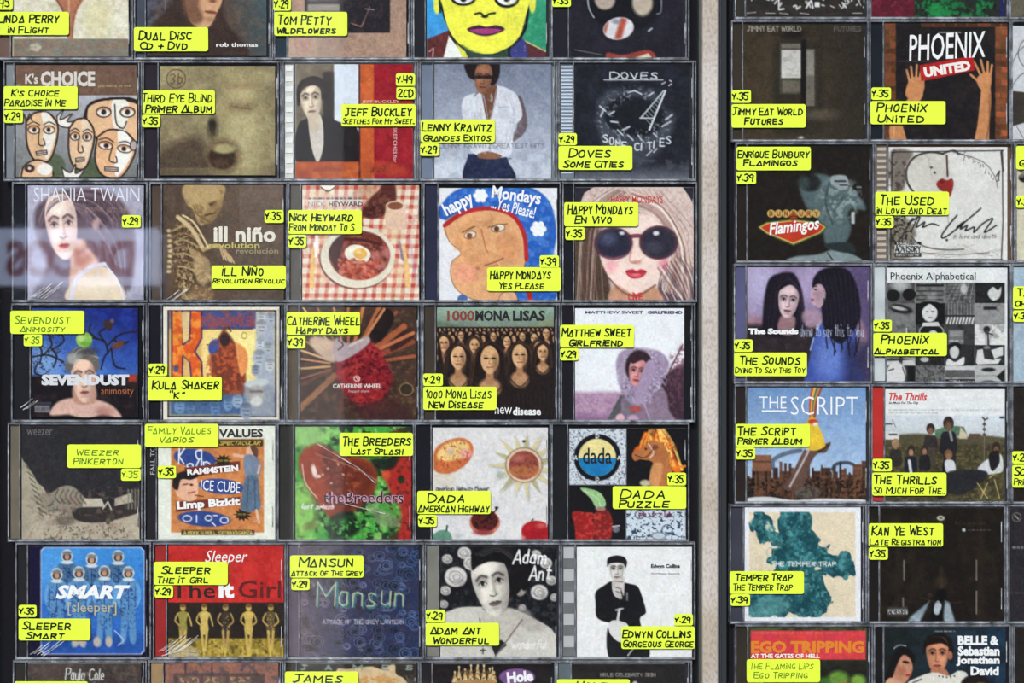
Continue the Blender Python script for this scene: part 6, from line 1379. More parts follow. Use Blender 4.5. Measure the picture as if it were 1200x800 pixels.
YS = -3.0
sign = thing('street_sign', (0, 0, 0), 'pale sign with added glow and dark red letters mirrored in the glass at left', 'sign')
b = MB(); b.box(SX(-90), SX(177), YS - 0.06, YS, SZ(333), SZ(266)); b.build('sign_board', mat('glowing_sign_face', (178, 190, 222), 0.6, emit=4.3), sign)  # glow added to the face in place of daylight falling on it
b = MB(); b.box(SX(-60), SX(-54), YS - 0.10, YS - 0.06, 0, SZ(270)); b.build('post', M_DARK, sign)
b = MB(); b.box(SX(150), SX(156), YS - 0.10, YS - 0.06, 0, SZ(270)); b.build('post', M_DARK, sign)
M_RED = mat('dark_red_sign_letter', (118, 30, 34), 0.6, emit=2.4)  # letters given the same added glow
cu = bpy.data.curves.new('lettering', 'FONT'); cu.body = 'DISCOS'; cu.offset = 0.045; cu.materials.append(M_RED); cu.extrude = 0.004
so = bpy.data.objects.new('lettering', cu); COL.objects.link(so); so.parent = sign
bpy.context.view_layer.update()
bb = so.bound_box; w_ = bb[6][0] - bb[0][0]; h_ = bb[6][1] - bb[0][1]
sx_ = (SX(153) - SX(1)) / w_; sy_ = (SZ(280) - SZ(324)) / h_
so.scale = (sx_, sy_, 1); so.rotation_euler = (math.pi / 2, 0, math.pi)
_dg = bpy.context.evaluated_depsgraph_get()
_me = bpy.data.meshes.new_from_object(so.evaluated_get(_dg))
bpy.data.objects.remove(so)
so = link_mesh('lettering', _me, sign)
so.scale = (sx_, sy_, 1); so.rotation_euler = (math.pi / 2, 0, math.pi)
so.location = (SX(153) + bb[0][0] * sx_, YS + 0.005, SZ(324) - bb[0][1] * sy_)

colm = thing('added_glow_column', (0, 0, 0), 'added tall dim white glowing column mirrored as a pale upright band', 'added light')  # added glowing column that makes the pale haze band in the glass
b = MB(); b.box((338 - 600) * K * 3.0, (398 - 600) * K * 3.0, -3.36, -3.30, 0.0, 2.9); b.build('glow_face', mat('dim_white_glow', (225, 228, 235), 0.6, emit=0.42), colm)
b = MB(); b.box((336 - 600) * K * 3.0, (400 - 600) * K * 3.0, -3.40, -3.36, 0.0, 2.92); b.build('backing', M_DARK, colm)


# ---------------------------------------------------------------- the cases
BLK, SMK, CLR = (26, 26, 31), (46, 47, 53), (120, 126, 134)
RNG = random.Random(5)
N_CASE = [0]


def disc_case(R, B, tray, strip, ribs, art, label, texts=(), titles=(), prices=(), glints=(), edge_glint=0):
    L, T, Rr, Bt = R
    x0, y0, x1, y1 = B
    N_CASE[0] += 1
    i = N_CASE[0]
    org = (X((L + Rr) / 2), 0.0105, Z(Bt))
    root = thing('disc_case', org, label, 'CD case', 'CD cases on the wall')
    part = lambda mb, nm, m: (lambda o: (setattr(o, 'location', (-org[0], -org[1], -org[2])), o)[1])(mb.build(nm, m, root))
    # back tray
    mb = MB(); mb.pbox(L + .6, T + .6, Rr - .6, Bt - .6, 0.0040, 0.0105)
    part(mb, 'tray', mat('tray_plastic', tray, 0.22, 0.12, vary=0.25, scale=55))
    # strip seen beside the booklet
    mb = MB(); mb.pbox(L + 2.4, T + 3, x0 - 2.2, Bt - 3.2, 0.0028, 0.0041, 0)
    if ribs:
        y = T + 6
        while y < Bt - 8:
            mb.pbox(L + 3.4, y, x0 - 3.2, y + ribs * .5, 0.0022, 0.0028, 1)
            y += ribs
    part(mb, 'hinge_strip', [mat('hinge_strip', strip, 0.22, 0.12, vary=0.35, scale=40), mat('hinge_rib', tuple(min(235, v * 1.45 + 22) for v in strip), 0.22, 0.12)])
    # paper behind the printed face
    bk = Art(x0, y0, x1, y1, (120, 120, 120), seed=i * 13 + 1)
    art(bk)
    bo = bk.build(root, Y_BOOK)
    bo.location = (-org[0], -org[1], -org[2])
    mb = MB(); mb.pbox(x0, y0, x1, y1, Y_BOOK + 0.0001, Y_BOOK + 0.0011)
    pg = mb.build('page', mat('booklet_pages', (205, 202, 196), 0.7), bo)
    for t in texts:
        font_text(*t[:6], parent=bo, **(t[6] if len(t) > 6 else {}))
    # clear lid: plate, rims, hinge line and the small tabs that hold the booklet
    mb = MB()
    mb.pbox(L + 1, T + 1, Rr - 1, Bt - 1, Y_LID, 0.0010, 0)
    e0, e1 = -0.0002, 0.0100
    mb.pbox(L, T, Rr, T + 2.3, e0, e1, 1)
    mb.pbox(L, Bt - 2.9, Rr, Bt, e0, e1, 1)
    mb.pbox(L, T + 2.3, L + 1.6, Bt - 2.9, e0, e1, 1)
    mb.pbox(Rr - 1.7, T + 2.3, Rr, Bt - 2.9, e0, e1, 1)
    mb.pbox(x0 - 2.4, T + 2.3, x0 - 1.2, Bt - 2.9, e0, 0.0016, 1)
    if Rr - x1 > 6:
        mb.pbox(Rr - 4.6, T + 2.3, Rr - 3.4, Bt - 2.9, e0, 0.0010, 1)
    mb.pbox(L + 2, Bt - 1.9, Rr - 2 - RNG.uniform(0, 60), Bt - 1.1, -0.0004, e0, 2)  # glint along the bottom rim, put in as a paler strip
    if RNG.random() < .6 or edge_glint:
        mb.pbox(L + .2, T + 3 + RNG.uniform(0, 40), L + .95, Bt - 4 - RNG.uniform(0, 50), -0.0004, e0, 2)  # glint down the left edge, also a paler strip
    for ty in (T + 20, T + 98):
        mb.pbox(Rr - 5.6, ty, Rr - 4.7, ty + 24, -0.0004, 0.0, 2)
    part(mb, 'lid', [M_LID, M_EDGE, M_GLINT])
    # stickers
    for rect, lines, *ink in titles:
        green = bool(ink)
        mb = MB(); mb.prism(round_rect(*rect, 2.6), Y_LAB, -0.0002)
        lb = part(mb, 'title_label', M_LABEL)
        segs, wd = [], []
        for k, (tx, a0, b0, a1, b1) in enumerate(lines):
            st = strokes(tx, a0 + .6, b0 + .6, a1 - .6, b1 - .4, seed=i * 3 + k, small=.84)
            segs += st
            w = min(1.85, max(1.25, (a1 - a0) / len(tx) * .29)) * (.68 if green else 1)
            wd += [w] * len(st)
        ribbon('lettering', segs, wd, Y_LABINK, M_INK_GREEN if green else M_INK, lb)
    for rect, tx, *ink in prices:
        green = bool(ink)
        mb = MB(); mb.prism(round_rect(*rect, 2.4), Y_LAB, -0.0002)
        lb = part(mb, 'price_label', M_LABEL)
        a0, b0, a1, b1 = rect
        segs = []
        if tx[0] == '$':
            segs += strokes('$', a0 + 1.2, b0 + 4.2, a0 + 5.2, b1 - 4.2, seed=i)
            segs += [[(a0 + 6.9, b1 - 5.0), (a0 + 7.2, b1 - 4.6)]]
            segs += strokes(tx[1:], a0 + 9, b0 + 3.2, a1 - 3.2, b1 - 3.2, seed=i, slant=.05)
        else:
            segs += strokes(tx, a0 + 2.2, b0 + 3, a1 - 2.4, b1 - 3, seed=i, slant=.05)
        ribbon('lettering', segs, 1.2 if green else 1.75, Y_LABINK, M_INK_GREEN if green else M_INK, lb)
    if glints:
        wr = ribbon('wrap_glint', glints, 1.1, -0.00025, M_WRAP_GLINT, root)  # pale slivers put in as glints on the shrink wrap
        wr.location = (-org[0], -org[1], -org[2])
    return root


W = (240, 240, 242)
K0 = (30, 28, 32)


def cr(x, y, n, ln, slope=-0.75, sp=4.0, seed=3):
    """a few short creases on shrink wrap folds, drawn as pale streaks, running up to the right"""
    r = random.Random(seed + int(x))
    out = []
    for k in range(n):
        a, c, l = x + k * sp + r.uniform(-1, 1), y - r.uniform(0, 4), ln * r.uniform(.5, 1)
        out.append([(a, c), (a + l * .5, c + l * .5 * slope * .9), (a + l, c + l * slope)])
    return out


def g(**k): return k


# -- left block, row 1
disc_case((-7, -71, 156, 70), (14, -66, 150, 66), SMK, (110, 88, 80), 0, c_cream_flight, 'CD case with a cream cover and rust funnel figure, top left corner',
    titles=[((-10, 14, 81, 41), [('LIND@ PERRY', -3, 17, 70, 27), ('iN FLiGHT', 9, 31, 58, 39)])], prices=[((-10, -6, 15, 11.5), '$45')])
disc_case((157, -71, 320.4, 70), (172, -66, 312, 65), SMK, (74, 78, 92), 0, c_profile_brown, 'CD case with a dark brown cover of a lit chin and lips, top row',
    [('rob thomas', 253, 49.5, 302, 54.5, W, g(bold=.02))], [((157, 32, 244, 60), [('DU@L DiSC', 162, 36.5, 225, 47), ('CD + DVD', 164, 49.5, 220, 58)])], (), edge_glint=1)
disc_case((321, -71, 483.4, 70), (338, -66, 476, 67), BLK, (44, 58, 70), 0, c_tan_photo, 'CD case with a tan cover round a black photo and red stamp',
    titles=[((321.5, 14, 407, 42), [('TOM PETTY', 326, 18, 389, 29), ('WiLDFLOWERS', 325, 32, 394, 39.5)])], prices=[((320.5, -3, 341, 12.5), '$29')])
disc_case((484, -71, 645.6, 70), (500, -66, 640, 68), SMK, (36, 36, 44), 0, c_yellow_popface, 'CD case with a bright yellow face and purple lips on its cover')
disc_case((646.2, -71, 808, 70), (668, -66, 800, 68), SMK, (34, 34, 44), 0, c_black_balloons, 'CD case with a black cover, pale discs and a white and red shape',
    prices=[((647, -6, 669, 8), '$35')])
# -- row 2
disc_case((4, 71, 166.6, 212), (18, 76, 160, 207), SMK, (130, 134, 142), 0, c_cartoon_heads, 'CD case with outlined cartoon heads under a brown band, left end of second row',
    [("K's", 29, 86, 44, 98, (214, 210, 204), g(bold=.03)), ('CHOICE', 47, 83, 111, 101, (214, 210, 204), g(bold=.045)), ('paradise in me', 115, 98.5, 153, 102.5, (190, 170, 110))],
    [((4.5, 101, 91, 128), [("K'S CHOiCE", 13, 105, 70, 113), ('P@R@DiSE iN ME', 5, 116, 78, 124.5)])], [((4.5, 129, 27, 144), '$29')], glints=cr(12, 108, 2, 14), edge_glint=1)
disc_case((167.2, 71, 330, 212), (187, 77, 322, 205), SMK, (44, 38, 48), 0, c_sepia_shout, 'CD case with a blurred sepia face, mouth wide open, on its cover',
    titles=[((167.4, 106, 252, 133), [('THiRD EYE BLiND', 167, 109.5, 249, 120), ('PRiMER @LBUM', 170, 123, 249, 132)])], prices=[((166.5, 134.5, 188, 149), '$35')])
disc_case((331, 71, 490.6, 212), (346, 75, 484, 211), CLR, (214, 214, 210), 12, c_portrait_orange, 'CD case with a man in black beside orange and red panels',
    [('JEFF BUCKLEY', 424, 117, 468, 121.4, (220, 190, 190), g(bold=.01)), ('SKETCHES for', 461, 149, 465, 190, (226, 196, 196), g(rot=90))],
    [((400, 122, 487, 148), [('JEFF BUCKLEY', 404, 126, 483, 136), ('SKETCHES FOR MY SWEET..', 401, 138.5, 486, 145.5)])], [((464, 86, 486.5, 100.5), '$49'), ((464.5, 102, 486.5, 116.5), '2CD')])
disc_case((491.3, 71, 653.6, 212), (509, 75, 646, 210), CLR, (118, 128, 150), 0, c_white_shirt, 'CD case with a man in an open white shirt on grey',
    titles=[((493, 140, 580, 167), [('LENNY KR@ViTZ', 494, 144, 577, 154), ('GR@NDES EXiTOS', 496, 158, 576, 165.5)])], prices=[((492.5, 168, 515, 182.5), '$29')], edge_glint=1)
disc_case((654.2, 71, 816, 212), (674, 75, 808, 211), SMK, (122, 130, 142), 4, c_dark_ladder, 'CD case with a smoky black cover and small white ladder',
    titles=[((654.5, 171, 741, 199), [('DOVES', 666, 174.5, 716, 184.5), ('SOME CiTiES', 660, 188, 731, 196.5)])], prices=[((654.5, 156, 676, 170), '$29')])
# -- row 3
disc_case((14, 213, 172.8, 354), (32, 217, 168, 351), BLK, (24, 24, 32), 0, c_lilac_woman, 'CD case with a brown-haired woman looking over her bare shoulder',
    [('SHANIA TWAIN', 39, 219.5, 163, 236, (232, 232, 240), g(bold=-.012)), ('Woman On Fire', 96, 240, 158, 248, (200, 176, 150), g(shear=.3, bold=-.01))][:1],
    prices=[((143, 252, 165, 266.5), '$29')], glints=cr(36, 350, 5, 26))
disc_case((175, 213, 337, 354), (191, 216, 332, 351), SMK, (84, 70, 60), 0, c_skeleton, 'CD case with a folded skeleton on a dusty brown cover',
    [('ill niño', 250, 265, 323, 283.5, (232, 226, 214), g(bold=.03)), ('revolution', 244, 283.5, 304, 291, (196, 186, 110), g(bold=.02)), ('revolución', 276, 290.5, 326, 297, (150, 142, 112), g(bold=.02))],
    [((248, 311, 335, 338), [('iLL NIÑO', 260, 312, 309, 323), ('REVOLUTiON REVOLUC', 249, 326, 334, 332)])], [((310, 246, 332.5, 261), '$35')], glints=cr(196, 352, 3, 22))
disc_case((337.7, 213, 495.4, 354), (354, 217, 491, 353), BLK, (92, 88, 82), 0, c_breakfast, 'CD case with a fried breakfast on a red gingham cloth',
    [('NICK', 361, 236, 381, 241.5, (130, 120, 140), g(bold=-.01)), ('HEYWARD', 385, 236, 425, 241.5, (50, 44, 84), g(bold=.02))],
    [((337.8, 246, 424, 274), [('NiCK HEYW@RD', 339, 250, 414, 259), ('FROM MOND@Y TO S', 338.6, 262, 416, 270.5)])], [((337.8, 275, 359, 290), '$35')])
disc_case((496, 213, 657.4, 354), (515, 220, 653, 352), BLK, (46, 48, 70), 0, c_blue_cap, 'CD case with a drawn orange face in a blue cap',
    [('happy', 519, 230, 556, 250, W, g(bold=.03, rot=-27)), ('Mondays', 576, 221, 634, 240, W, g(bold=.03, rot=8)), ('...Yes Please!', 576, 236, 628, 250, W, g(bold=.015, rot=14))],
    [((571, 313, 657, 341), [('H@PPY MOND@YS', 574, 316.5, 646, 327), ('YES PLE@SE', 585, 331, 638, 338.5)])], [((632.5, 299, 655, 313.5), '$39')])
disc_case((659, 213, 817, 354), (674, 219, 813, 353), BLK, (30, 30, 38), 0, c_sunglasses, 'CD case with a blonde woman in huge round sunglasses',
    [('HAPPY MONDAYS', 716, 229, 777, 238, (196, 50, 58), g(bold=.01))], [((661, 237, 748, 265), [('H@PPY MOND@YS', 665, 240, 742, 251), ('EN ViVO', 673, 253, 717, 261.5)])], [((662.5, 266, 685, 281), '$35')])
# -- row 4
disc_case((13, 355, 172.3, 494.5), (37, 361, 161, 489), BLK, (32, 32, 38), 0, c_apple_boy, 'CD case with a boy balancing a green apple under blue sky',
    [('SEVENDUST', 48, 438.5, 151, 451.5, (216, 218, 224), g(bold=.06)), ('animosity', 118, 454, 156, 465, (188, 112, 62), g(bold=-.01))],
    [((12.2, 364, 99, 391), [('SEVENDUST', 17, 370, 83, 379.5), ('@NiMOSiTY', 23, 382, 77, 389)], 1)], [((28, 391.6, 49.5, 405.5), '$35', 1)], glints=cr(24, 480, 3, 14))
disc_case((173, 355, 334.6, 494.5), (191, 359.5, 327, 492.5), BLK, (26, 26, 34), 0, c_framed_letter, 'CD case with a white-framed painting and tall orange letter',
    [('KULA SHAKER', 236, 370, 299, 383, (150, 66, 84), g(bold=.01))], [((173.5, 441.5, 260, 469), [('KUL@ SH@KER', 178, 445.5, 257, 456), ('"K"', 199, 458, 217, 467)])], [((174, 426, 196, 440.5), '$29')])
disc_case((335.2, 355, 494.4, 494.5), (352, 360, 488, 492), SMK, (84, 72, 60), 0, c_red_pinwheel, 'CD case with a red burst of radiating bronze spikes',
    [('CATHERINE WHEEL', 390, 449.5, 447, 455, (226, 216, 212), g(bold=.02)), ('happy days', 408, 456.5, 432, 460.5, (200, 180, 176), g(shear=.2))],
    [((335.8, 365.5, 422, 392), [('C@THERiNE WHEEL', 336.5, 370, 421.5, 381), ('H@PPY D@YS', 347, 383.5, 408, 391)])], [((336.5, 393.5, 358, 408), '$39')])
disc_case((495, 355, 656.4, 494.5), (512, 360, 649, 492), SMK, (66, 56, 50), 0, c_long_hair_crowd, 'CD case with a crowd of identical long-haired women',
    [('1000', 524, 363.5, 556, 376, (136, 56, 52), g(bold=.03)), ('MONA', 557, 363.5, 598, 376, K0, g(bold=.04)), ('LISAS', 601, 363.5, 639, 376, K0, g(bold=.04)), ('new', 580, 477, 600, 485, W), ('disease', 601, 477, 634, 486.5, W, g(bold=.03))],
    [((496, 453, 582, 480), [('1000 MON@ LiS@S', 499, 456.5, 576, 466.5), ('NEW DiSE@SE', 502, 469.5, 567, 478)])], [((496, 437.5, 519, 452), '$29')])
disc_case((657.2, 355, 815, 494.5), (674, 361, 802, 493), BLK, (30, 28, 34), 0, c_fur_hood, 'CD case with a woman in a furry lilac hood against white',
    [('MATTHEW SWEET', 686, 364, 754, 367.6, (50, 50, 90), g(bold=.03)), ('GIRLFRIEND', 759, 364, 800, 367.8, (30, 30, 80), g(bold=.05))],
    [((656.4, 380.5, 743, 407), [('M@TTHEW SWEET', 658, 384, 740, 394), ('GiRLFRiEND', 667, 397.5, 730, 405.5)])], [((656.4, 408, 678, 422), '$29')])
# -- row 5
disc_case((9, 495, 166.8, 634.5), (25, 499, 163, 632), SMK, (112, 104, 92), 0, c_snow_village, 'CD case with a snowy night village print in grey',
    [('weezer', 31, 503, 61, 510, (110, 106, 108))], [((79, 520.5, 165.4, 548), [('WEEZER', 90, 526, 140, 533.5), ('PiNKERTON', 86, 536, 145, 544)], 1)], [((142, 548.8, 165, 563), '$35', 1)], edge_glint=1)
disc_case((169, 495, 324.4, 634.5), (185, 499, 322, 632), BLK, (40, 38, 42), 0, c_retro_poster, 'CD case with an orange retro concert bill in a pale border',
    [('VALUES', 256, 502.5, 308, 512.5, (52, 44, 42), g(bold=.04)), ('RAMMSTEIN', 219, 547, 279, 554.5, W, g(bold=.05, rot=-5)), ('ICE CUBE', 235, 563.5, 281, 576, W, g(rot=4)), ('Limp Bizkit', 207, 585, 281, 597, W, g(bold=.045, rot=-4)), ('FALL TO', 175.5, 523, 180.5, 556, (186, 186, 186), g(rot=-90, y=.0026))],
    [((170, 496.5, 256, 523.5), [('F@MiLY V@LUES', 173, 500, 248, 508.5), ('V@RiOS', 187, 511, 228, 518.5)], 1)], [((185, 545.5, 206.5, 560), '$35')])
disc_case((325, 495, 485.4, 634.5), (346, 500, 482, 632.5), BLK, (52, 50, 48), 0, c_green_heart, 'CD case with a glossy brown heart on green and red',
    [('theBreeders', 379, 576, 473, 590, (196, 150, 170), g(bold=.05)), ('theBreeders', 378.6, 576, 472.6, 590, (38, 24, 26), g(bold=.0, y=.0014))],
    [((398, 507, 484, 534), [('THE BREEDERS', 402, 511.5, 482, 522), ('L@ST SPL@SH', 411, 525, 473, 532.5)])], glints=[[(372, 520), (420, 548), (440, 566)], [(404, 590), (452, 602)]])
disc_case((486, 495, 645.6, 634.5), (507, 501, 642, 632.5), BLK, (28, 28, 36), 0, c_sun_fruit, 'CD case with a wooden sun and fruit on a white cover',
    titles=[((489, 575, 575, 602), [('DADA', 501, 578.5, 544, 588.5), ('@MERiC@N HiGHW@Y', 489.5, 591, 574, 600)])], prices=[((490, 603, 512, 617), '$35')])
disc_case((646.2, 495, 808, 634.5), (667, 502, 804, 634), BLK, (32, 32, 36), 0, c_four_panels, 'CD case with four panels including a burning horse',
    [('dada', 683, 524.5, 717, 543.5, (24, 26, 40), g(bold=.01))], [((718, 569.5, 804, 596), [('DADA', 726, 573, 779, 584), ('PUZZLE', 725, 586, 785, 594.5)])], [((782, 553.5, 804, 568.5), '$35')])
# -- row 6
disc_case((18, 635.5, 177, 772.5), (34, 640, 171, 769), BLK, (40, 38, 42), 0, c_blue_astronauts, 'CD case with seven astronauts in pale blue suits',
    [('SMART', 65, 685.5, 152, 702, W, g(bold=.045, shear=.25)), ('[sleeper]', 79, 705.5, 136, 721, (198, 184, 130), g(bold=-.005))],
    [((22, 724.5, 106, 750), [('SLEEPER', 26, 728, 83, 737.5), ('SM@RT', 30, 740.5, 76, 748)])], [((22, 708.5, 43, 722.5), '$35')], glints=cr(36, 768, 6, 24))
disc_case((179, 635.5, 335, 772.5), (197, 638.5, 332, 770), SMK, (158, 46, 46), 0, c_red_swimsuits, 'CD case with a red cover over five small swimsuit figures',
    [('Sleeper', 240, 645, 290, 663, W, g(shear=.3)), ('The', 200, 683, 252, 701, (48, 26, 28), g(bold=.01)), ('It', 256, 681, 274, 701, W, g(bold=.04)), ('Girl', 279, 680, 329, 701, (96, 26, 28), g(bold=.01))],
    [((180.4, 658, 267, 685), [('SLEEPER', 189, 663, 247, 672), ('THE iT GiRL', 185, 675.5, 244, 683)])], [((181.3, 686, 203, 700), '$29')], glints=cr(186, 766, 7, 30) + [[(190, 768), (210, 762), (236, 764)]])
disc_case((335.7, 635.5, 497, 772.5), (352, 639, 491, 770), SMK, (96, 84, 98), 0, c_purple_roses, 'CD case with crowded purple and blue roses',
    titles=[((340, 650.5, 426, 676.5), [('M@NSUN', 350, 653, 414, 664), ('@TT@CK OF THE GREY', 341, 668, 425, 674.5)])], prices=[((341.5, 677.5, 363, 691), '$29')])
disc_case((497.7, 635.5, 656.6, 772.5), (516, 640, 652, 771), SMK, (128, 126, 120), 0, c_man_and_roses, 'CD case with a black and white man among pale roses',
    titles=[((499, 729.5, 585, 756), [('@D@M @NT', 504, 734, 564, 743), ('WONDERFUL', 508, 746, 573, 754)])], prices=[((499, 714, 521.5, 728.5), '$29')])
disc_case((657.3, 635.5, 815, 772.5), (676, 641, 811, 772), SMK, (110, 112, 114), 26, c_man_in_suit, 'CD case with a man in a dark suit on a plain white cover',
    [('Edwyn Collins', 763, 661, 797, 667, (30, 30, 34), g(bold=.05)), ('Gorgeous George', 763, 671, 797, 673.6, (120, 120, 124), g(bold=.03))],
    [((728, 733.5, 814, 760), [('EDWYN COLLiNS', 729, 738, 810, 747), ('GORGEOUS GEORGE', 730, 750, 813, 758)])], [((790, 719, 812, 732.5), '$29')])
# -- row 7
disc_case((15, 773.5, 172, 914), (32, 778, 165, 910), SMK, (52, 48, 46), 0, c_grey_photo, 'CD case with a grey cover signed in thin white script, bottom left',
    titles=[((17, 798, 103, 825), [('P@UL@ COLE', 24, 802, 90, 811)])])
disc_case((174, 773.5, 332.4, 914), (193, 777, 326, 910), SMK, (160, 132, 96), 0, c_russet_mosaic, 'CD case with a mottled russet cover, bottom row beside the light hinge strip')
disc_case((333, 773.5, 491.4, 914), (349, 778, 488, 910), SMK, (56, 48, 42), 0, c_gold_leaf, 'CD case with a gold leafy shape on black, bottom row',
    titles=[((334, 786.5, 420, 813), [('JAMES', 343, 789.5, 402, 799.5)])])
disc_case((492, 773.5, 651.4, 914), (508, 778, 646, 910), BLK, (36, 32, 36), 0, c_tiara, 'CD case with a jewelled tiara and purple oval on black, bottom row',
    [('Hole', 602 + .5, 786.5, 633, 801, W, g(bold=.04, rot=-4))][:0] + [('Hole', 594, 786.5, 625, 799.5, W, g(bold=.05, rot=-5))])
disc_case((652.2, 773.5, 811, 914), (671, 778, 803, 910), SMK, (96, 106, 114), 0, c_near_black_title, 'CD case with a nearly black cover, right end of bottom left block',
    titles=[((652.5, 795.5, 738, 822), [('HOLE', 675, 798, 712, 808)])])
# -- right block
disc_case((861, -118, 1017.6, 22.6), (875, -113, 1013, 19), SMK, (54, 50, 46), 0, c_scratched_black, 'CD case with white scratch marks along its cropped bottom, top of right block',)
disc_case((1018.2, -118, 1181.4, 22.6), (1022, -113, 1178, 20), SMK, (60, 30, 40), 0, c_red_green_blocks, 'CD case with dark red and green blocks, cropped at the top edge')
disc_case((1182, -118, 1344, 22.6), (1186, -113, 1324, 19), SMK, (90, 84, 74), 0, lambda A: A.mix(np.ones(A.X.shape), (96, 92, 78)), 'CD case with an olive grey cover in the top right corner')
disc_case((857, 23.4, 1018, 166), (872, 28, 1014, 163), SMK, (58, 50, 42), 0, c_dim_doorway, 'CD case with a lit doorway in a dim brown room',
    titles=[((857.2, 122, 944, 149.5), [('JiMMY E@T WORLD', 858, 126, 941, 135), ('FUTURES', 872, 138, 918, 146)])], prices=[((857.2, 105.5, 880, 120.5), '$35')])
disc_case((1018.8, 23.4, 1184.6, 166), (1037, 27, 1181, 164), BLK, (30, 34, 42), 0, c_raised_arms, 'CD case with two raised arms between brick edges',
    [('PHOENIX', 1065, 38, 1156, 69, W, g(bold=.01, shear=.15, rot=-3)), ('UNITED', 1083, 74.5, 1138, 86.5, (240, 232, 230), g(bold=.06, rot=-9))],
    [((1020, 118.5, 1108, 145.5), [('PHOENiX', 1027, 120.5, 1087, 131), ('UNiTED', 1028, 134.5, 1083, 143.5)])], [((1021, 102.5, 1044, 117), '$35')])
disc_case((1185.4, 23.4, 1348, 166), (1187, 30, 1330, 163), SMK, (80, 80, 84), 0, c_white_curves, 'CD case with a pale cover of thin curves, cropped by right edge')
disc_case((862, 166.6, 1024.4, 307.8), (877, 171, 1019, 306), SMK, (38, 32, 28), 0, c_neon_and_back, 'CD case with a red neon style badge and bare grey back',
    [('Flamingos', 901, 257.5, 961, 276, W, g(bold=.025, shear=.3, rot=-7))], [((863, 172, 950, 199.5), [('ENRiQUE BUNBURY', 864, 176, 949, 185), ('FL@MiNGOS', 871, 187, 935, 194.5)])], [((863, 201, 886, 215.5), '$39')])
disc_case((1025.2, 166.6, 1189.6, 307.8), (1042, 172, 1181, 307.4), (104, 78, 58), (118, 108, 100), 7, c_sketched_head, 'CD case with a small red heart on a scratchy white drawing',
    titles=[((1025.6, 224.5, 1112, 252), [('THE USED', 1032, 229, 1095, 240), ('iN LOVE @ND DE@T', 1027, 243, 1110, 251)])], prices=[((1025.6, 253, 1047, 267), '$35')])
disc_case((1190.2, 166.6, 1352, 307.8), (1191.5, 171, 1336, 306), SMK, (120, 110, 90), 0, c_cream_plain, 'CD case with a cream cover, cropped by right edge',
    titles=[((1190.6, 171, 1277, 198.5), [('GREEN D@Y', 1195, 187 - 12, 1262, 184)])][:0] + [((1190.6, 171, 1277, 198.5), [('G', 1194, 187, 1203, 195)])], prices=[((1190.6, 229, 1213, 243.5), '$29')])
disc_case((860, 308.6, 1022.2, 449.4), (876, 313, 1019, 448), SMK, (92, 90, 128), 0, c_two_women, 'CD case with two dark-haired women in violet light',
    [('The Sounds', 877, 384.5, 936, 391.5, W, g(bold=.07))], [((860.2, 413, 945.5, 440.5), [('THE SOUNDS', 867, 417, 938, 427), ('DYiNG TO S@Y THiS TOY', 861, 430, 944, 437)])], [((860.2, 397.5, 882, 412), '$35')])
disc_case((1023, 308.6, 1185.4, 449.4), (1040, 313.5, 1181, 448.5), SMK, (196, 202, 206), 0, c_photo_grid, 'CD case with a grid of small black and white photos',
    [('Phoenix Alphabetical', 1044, 319, 1144, 330.5, K0, g(bold=.008))], [((1023.4, 390, 1109.5, 417), [('PHOENiX', 1032, 392, 1089, 403), ('@LPH@BETiC@L', 1024, 408, 1100, 415)])], [((1023.4, 374.5, 1045, 388.5), '$35')])
disc_case((1186.2, 308.6, 1348, 449.4), (1188, 313, 1330, 447), SMK, (130, 140, 150), 0, c_pale_blue, 'CD case with a pale blue cover, cropped by right edge',
    titles=[((1187, 335.5, 1274, 362), [('T@', 1192, 338, 1206, 347), ('OH', 1189, 352, 1202, 359)])], prices=[((1187, 363.5, 1210, 377), '$39')])
disc_case((861, 450.2, 1020, 590.2), (876, 454, 1015, 589), SMK, (44, 36, 34), 0, c_rainbow_slide, 'CD case with a ribbon of colours over smoking chimneys',
    [('THE', 890, 464.5, 922, 478.5, W, g(bold=-.008)), ('SCRIPT', 927, 464.5, 1006, 486, W, g(bold=-.012)), ('____', 893, 480.6, 922, 482.4, W)],
    [((862, 496.5, 949, 523), [('THE SCRiPT', 864, 499.5, 933, 510), ('PRiMER @LBUM', 864, 512.5, 940, 520.5)])], [((862, 524, 885, 538), '$35')])
disc_case((1021, 450.2, 1185, 590.2), (1038, 456, 1178, 588.5), SMK, (186, 50, 46), 0, c_field_group, 'CD case with a group of people sitting in a field, red spine',
    [('The Thrills', 1042, 460, 1087, 469.5, (206, 60, 60), g(bold=.03, shear=.3)), ('So Much For The City', 1042, 470.5, 1077, 474, K0, g(bold=.03, shear=.2))],
    [((1022, 553.5, 1109, 580.5), [('THE THRiLLS', 1024, 557, 1098, 567), ('SO MUCH FOR THE..', 1023, 570, 1107, 578.5)])], [((1022.4, 537.5, 1045, 552), '$35')])
disc_case((1185.8, 450.2, 1348, 590.2), (1187, 455, 1330, 588), BLK, (30, 28, 28), 0, c_plain_black, 'CD case with a plain black cover, cropped by right edge',
    titles=[((1186, 544.5, 1271, 571), [('SC', 1188, 547, 1201, 557), ('PRiMER', 1187.5, 560.5, 1216, 568)])], prices=[((1186, 528.5, 1209, 543), '$29')])
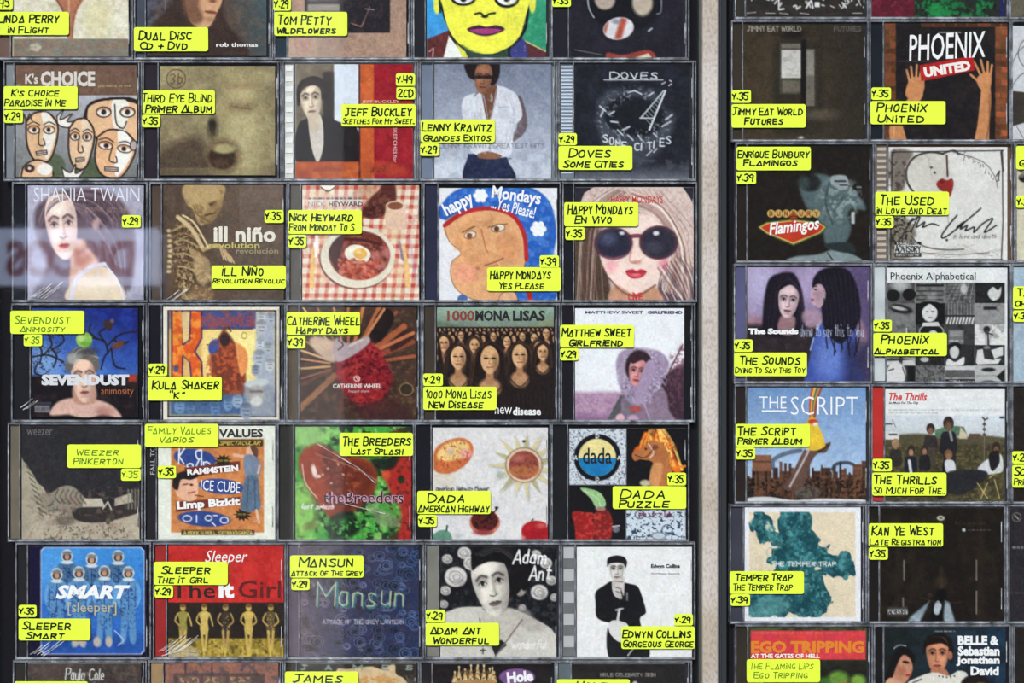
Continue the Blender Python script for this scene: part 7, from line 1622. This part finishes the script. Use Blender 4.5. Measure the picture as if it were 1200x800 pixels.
disc_case((855, 591, 1015.8, 730.6), (873, 594, 1009, 728), SMK, (62, 62, 74), 0, c_teal_ink, 'CD case with a billowing teal ink cloud on cream',
    titles=[((855, 669, 942, 695.5), [('TEMPER TR@P', 862, 672, 929, 680.5), ('THE TEMPER TR@P', 859, 683.5, 929, 691.5)])], prices=[((856, 695.9, 879, 709.5), '$39')])
disc_case((1016.6, 591, 1178.6, 730.6), (1032, 595, 1176, 728), BLK, (30, 26, 24), 0, c_dark_hall, 'CD case with a black hall and two pale beams of light',
    titles=[((1018, 613, 1105, 640), [('KAN YE WEST', 1021, 616, 1095, 627), ('L@TE REGiSTR@TiON', 1019, 631, 1103, 638.5)])], prices=[((1018, 641, 1040.5, 655.5), '$35')])
disc_case((1179.4, 591, 1342, 730.6), (1184, 595, 1324, 728), SMK, (40, 38, 42), 0, c_black_small_print, 'CD case with a black cover and tiny print, cropped by right edge')
disc_case((861.5, 731.4, 1023, 872), (878, 735, 1016, 870), SMK, (52, 46, 38), 0, c_green_band, 'CD case with a pink and orange title band, bottom of right block',
    [('EGO TRIPPING', 880.5, 751, 1013, 765.5, (222, 134, 44), g(bold=.045)), ('AT THE GATES OF HELL', 880, 766, 961, 771.2, W, g(bold=.04))],
    [((875, 772, 961, 799), [('THE FL@MiNG LiPS', 879, 776, 954, 784), ('EGO TRiPPiNG', 883, 787, 947, 794.5)], 1)], [((876, 799.8, 896, 813), '$29', 1)])
disc_case((1023.8, 731.4, 1184.6, 872), (1037, 735, 1179, 870), BLK, (26, 24, 26), 0, c_couple, 'CD case with a couple on dark teal, lower right corner',
    [('BELLE &', 1123, 745, 1171, 756, W, g(bold=.05)), ('Sebastian', 1123, 757, 1172, 768.5, W, g(bold=.05)), ('Jonathan', 1121, 769, 1172, 780.5, W, g(bold=.05)), ('David', 1138, 781, 1171, 791.5, W, g(bold=.05))])
disc_case((1185.4, 731.4, 1348, 872), (1190, 735, 1330, 870), BLK, (30, 26, 26), 0, c_plain_black, 'CD case with a plain black cover in the bottom right corner')

settle_texts()
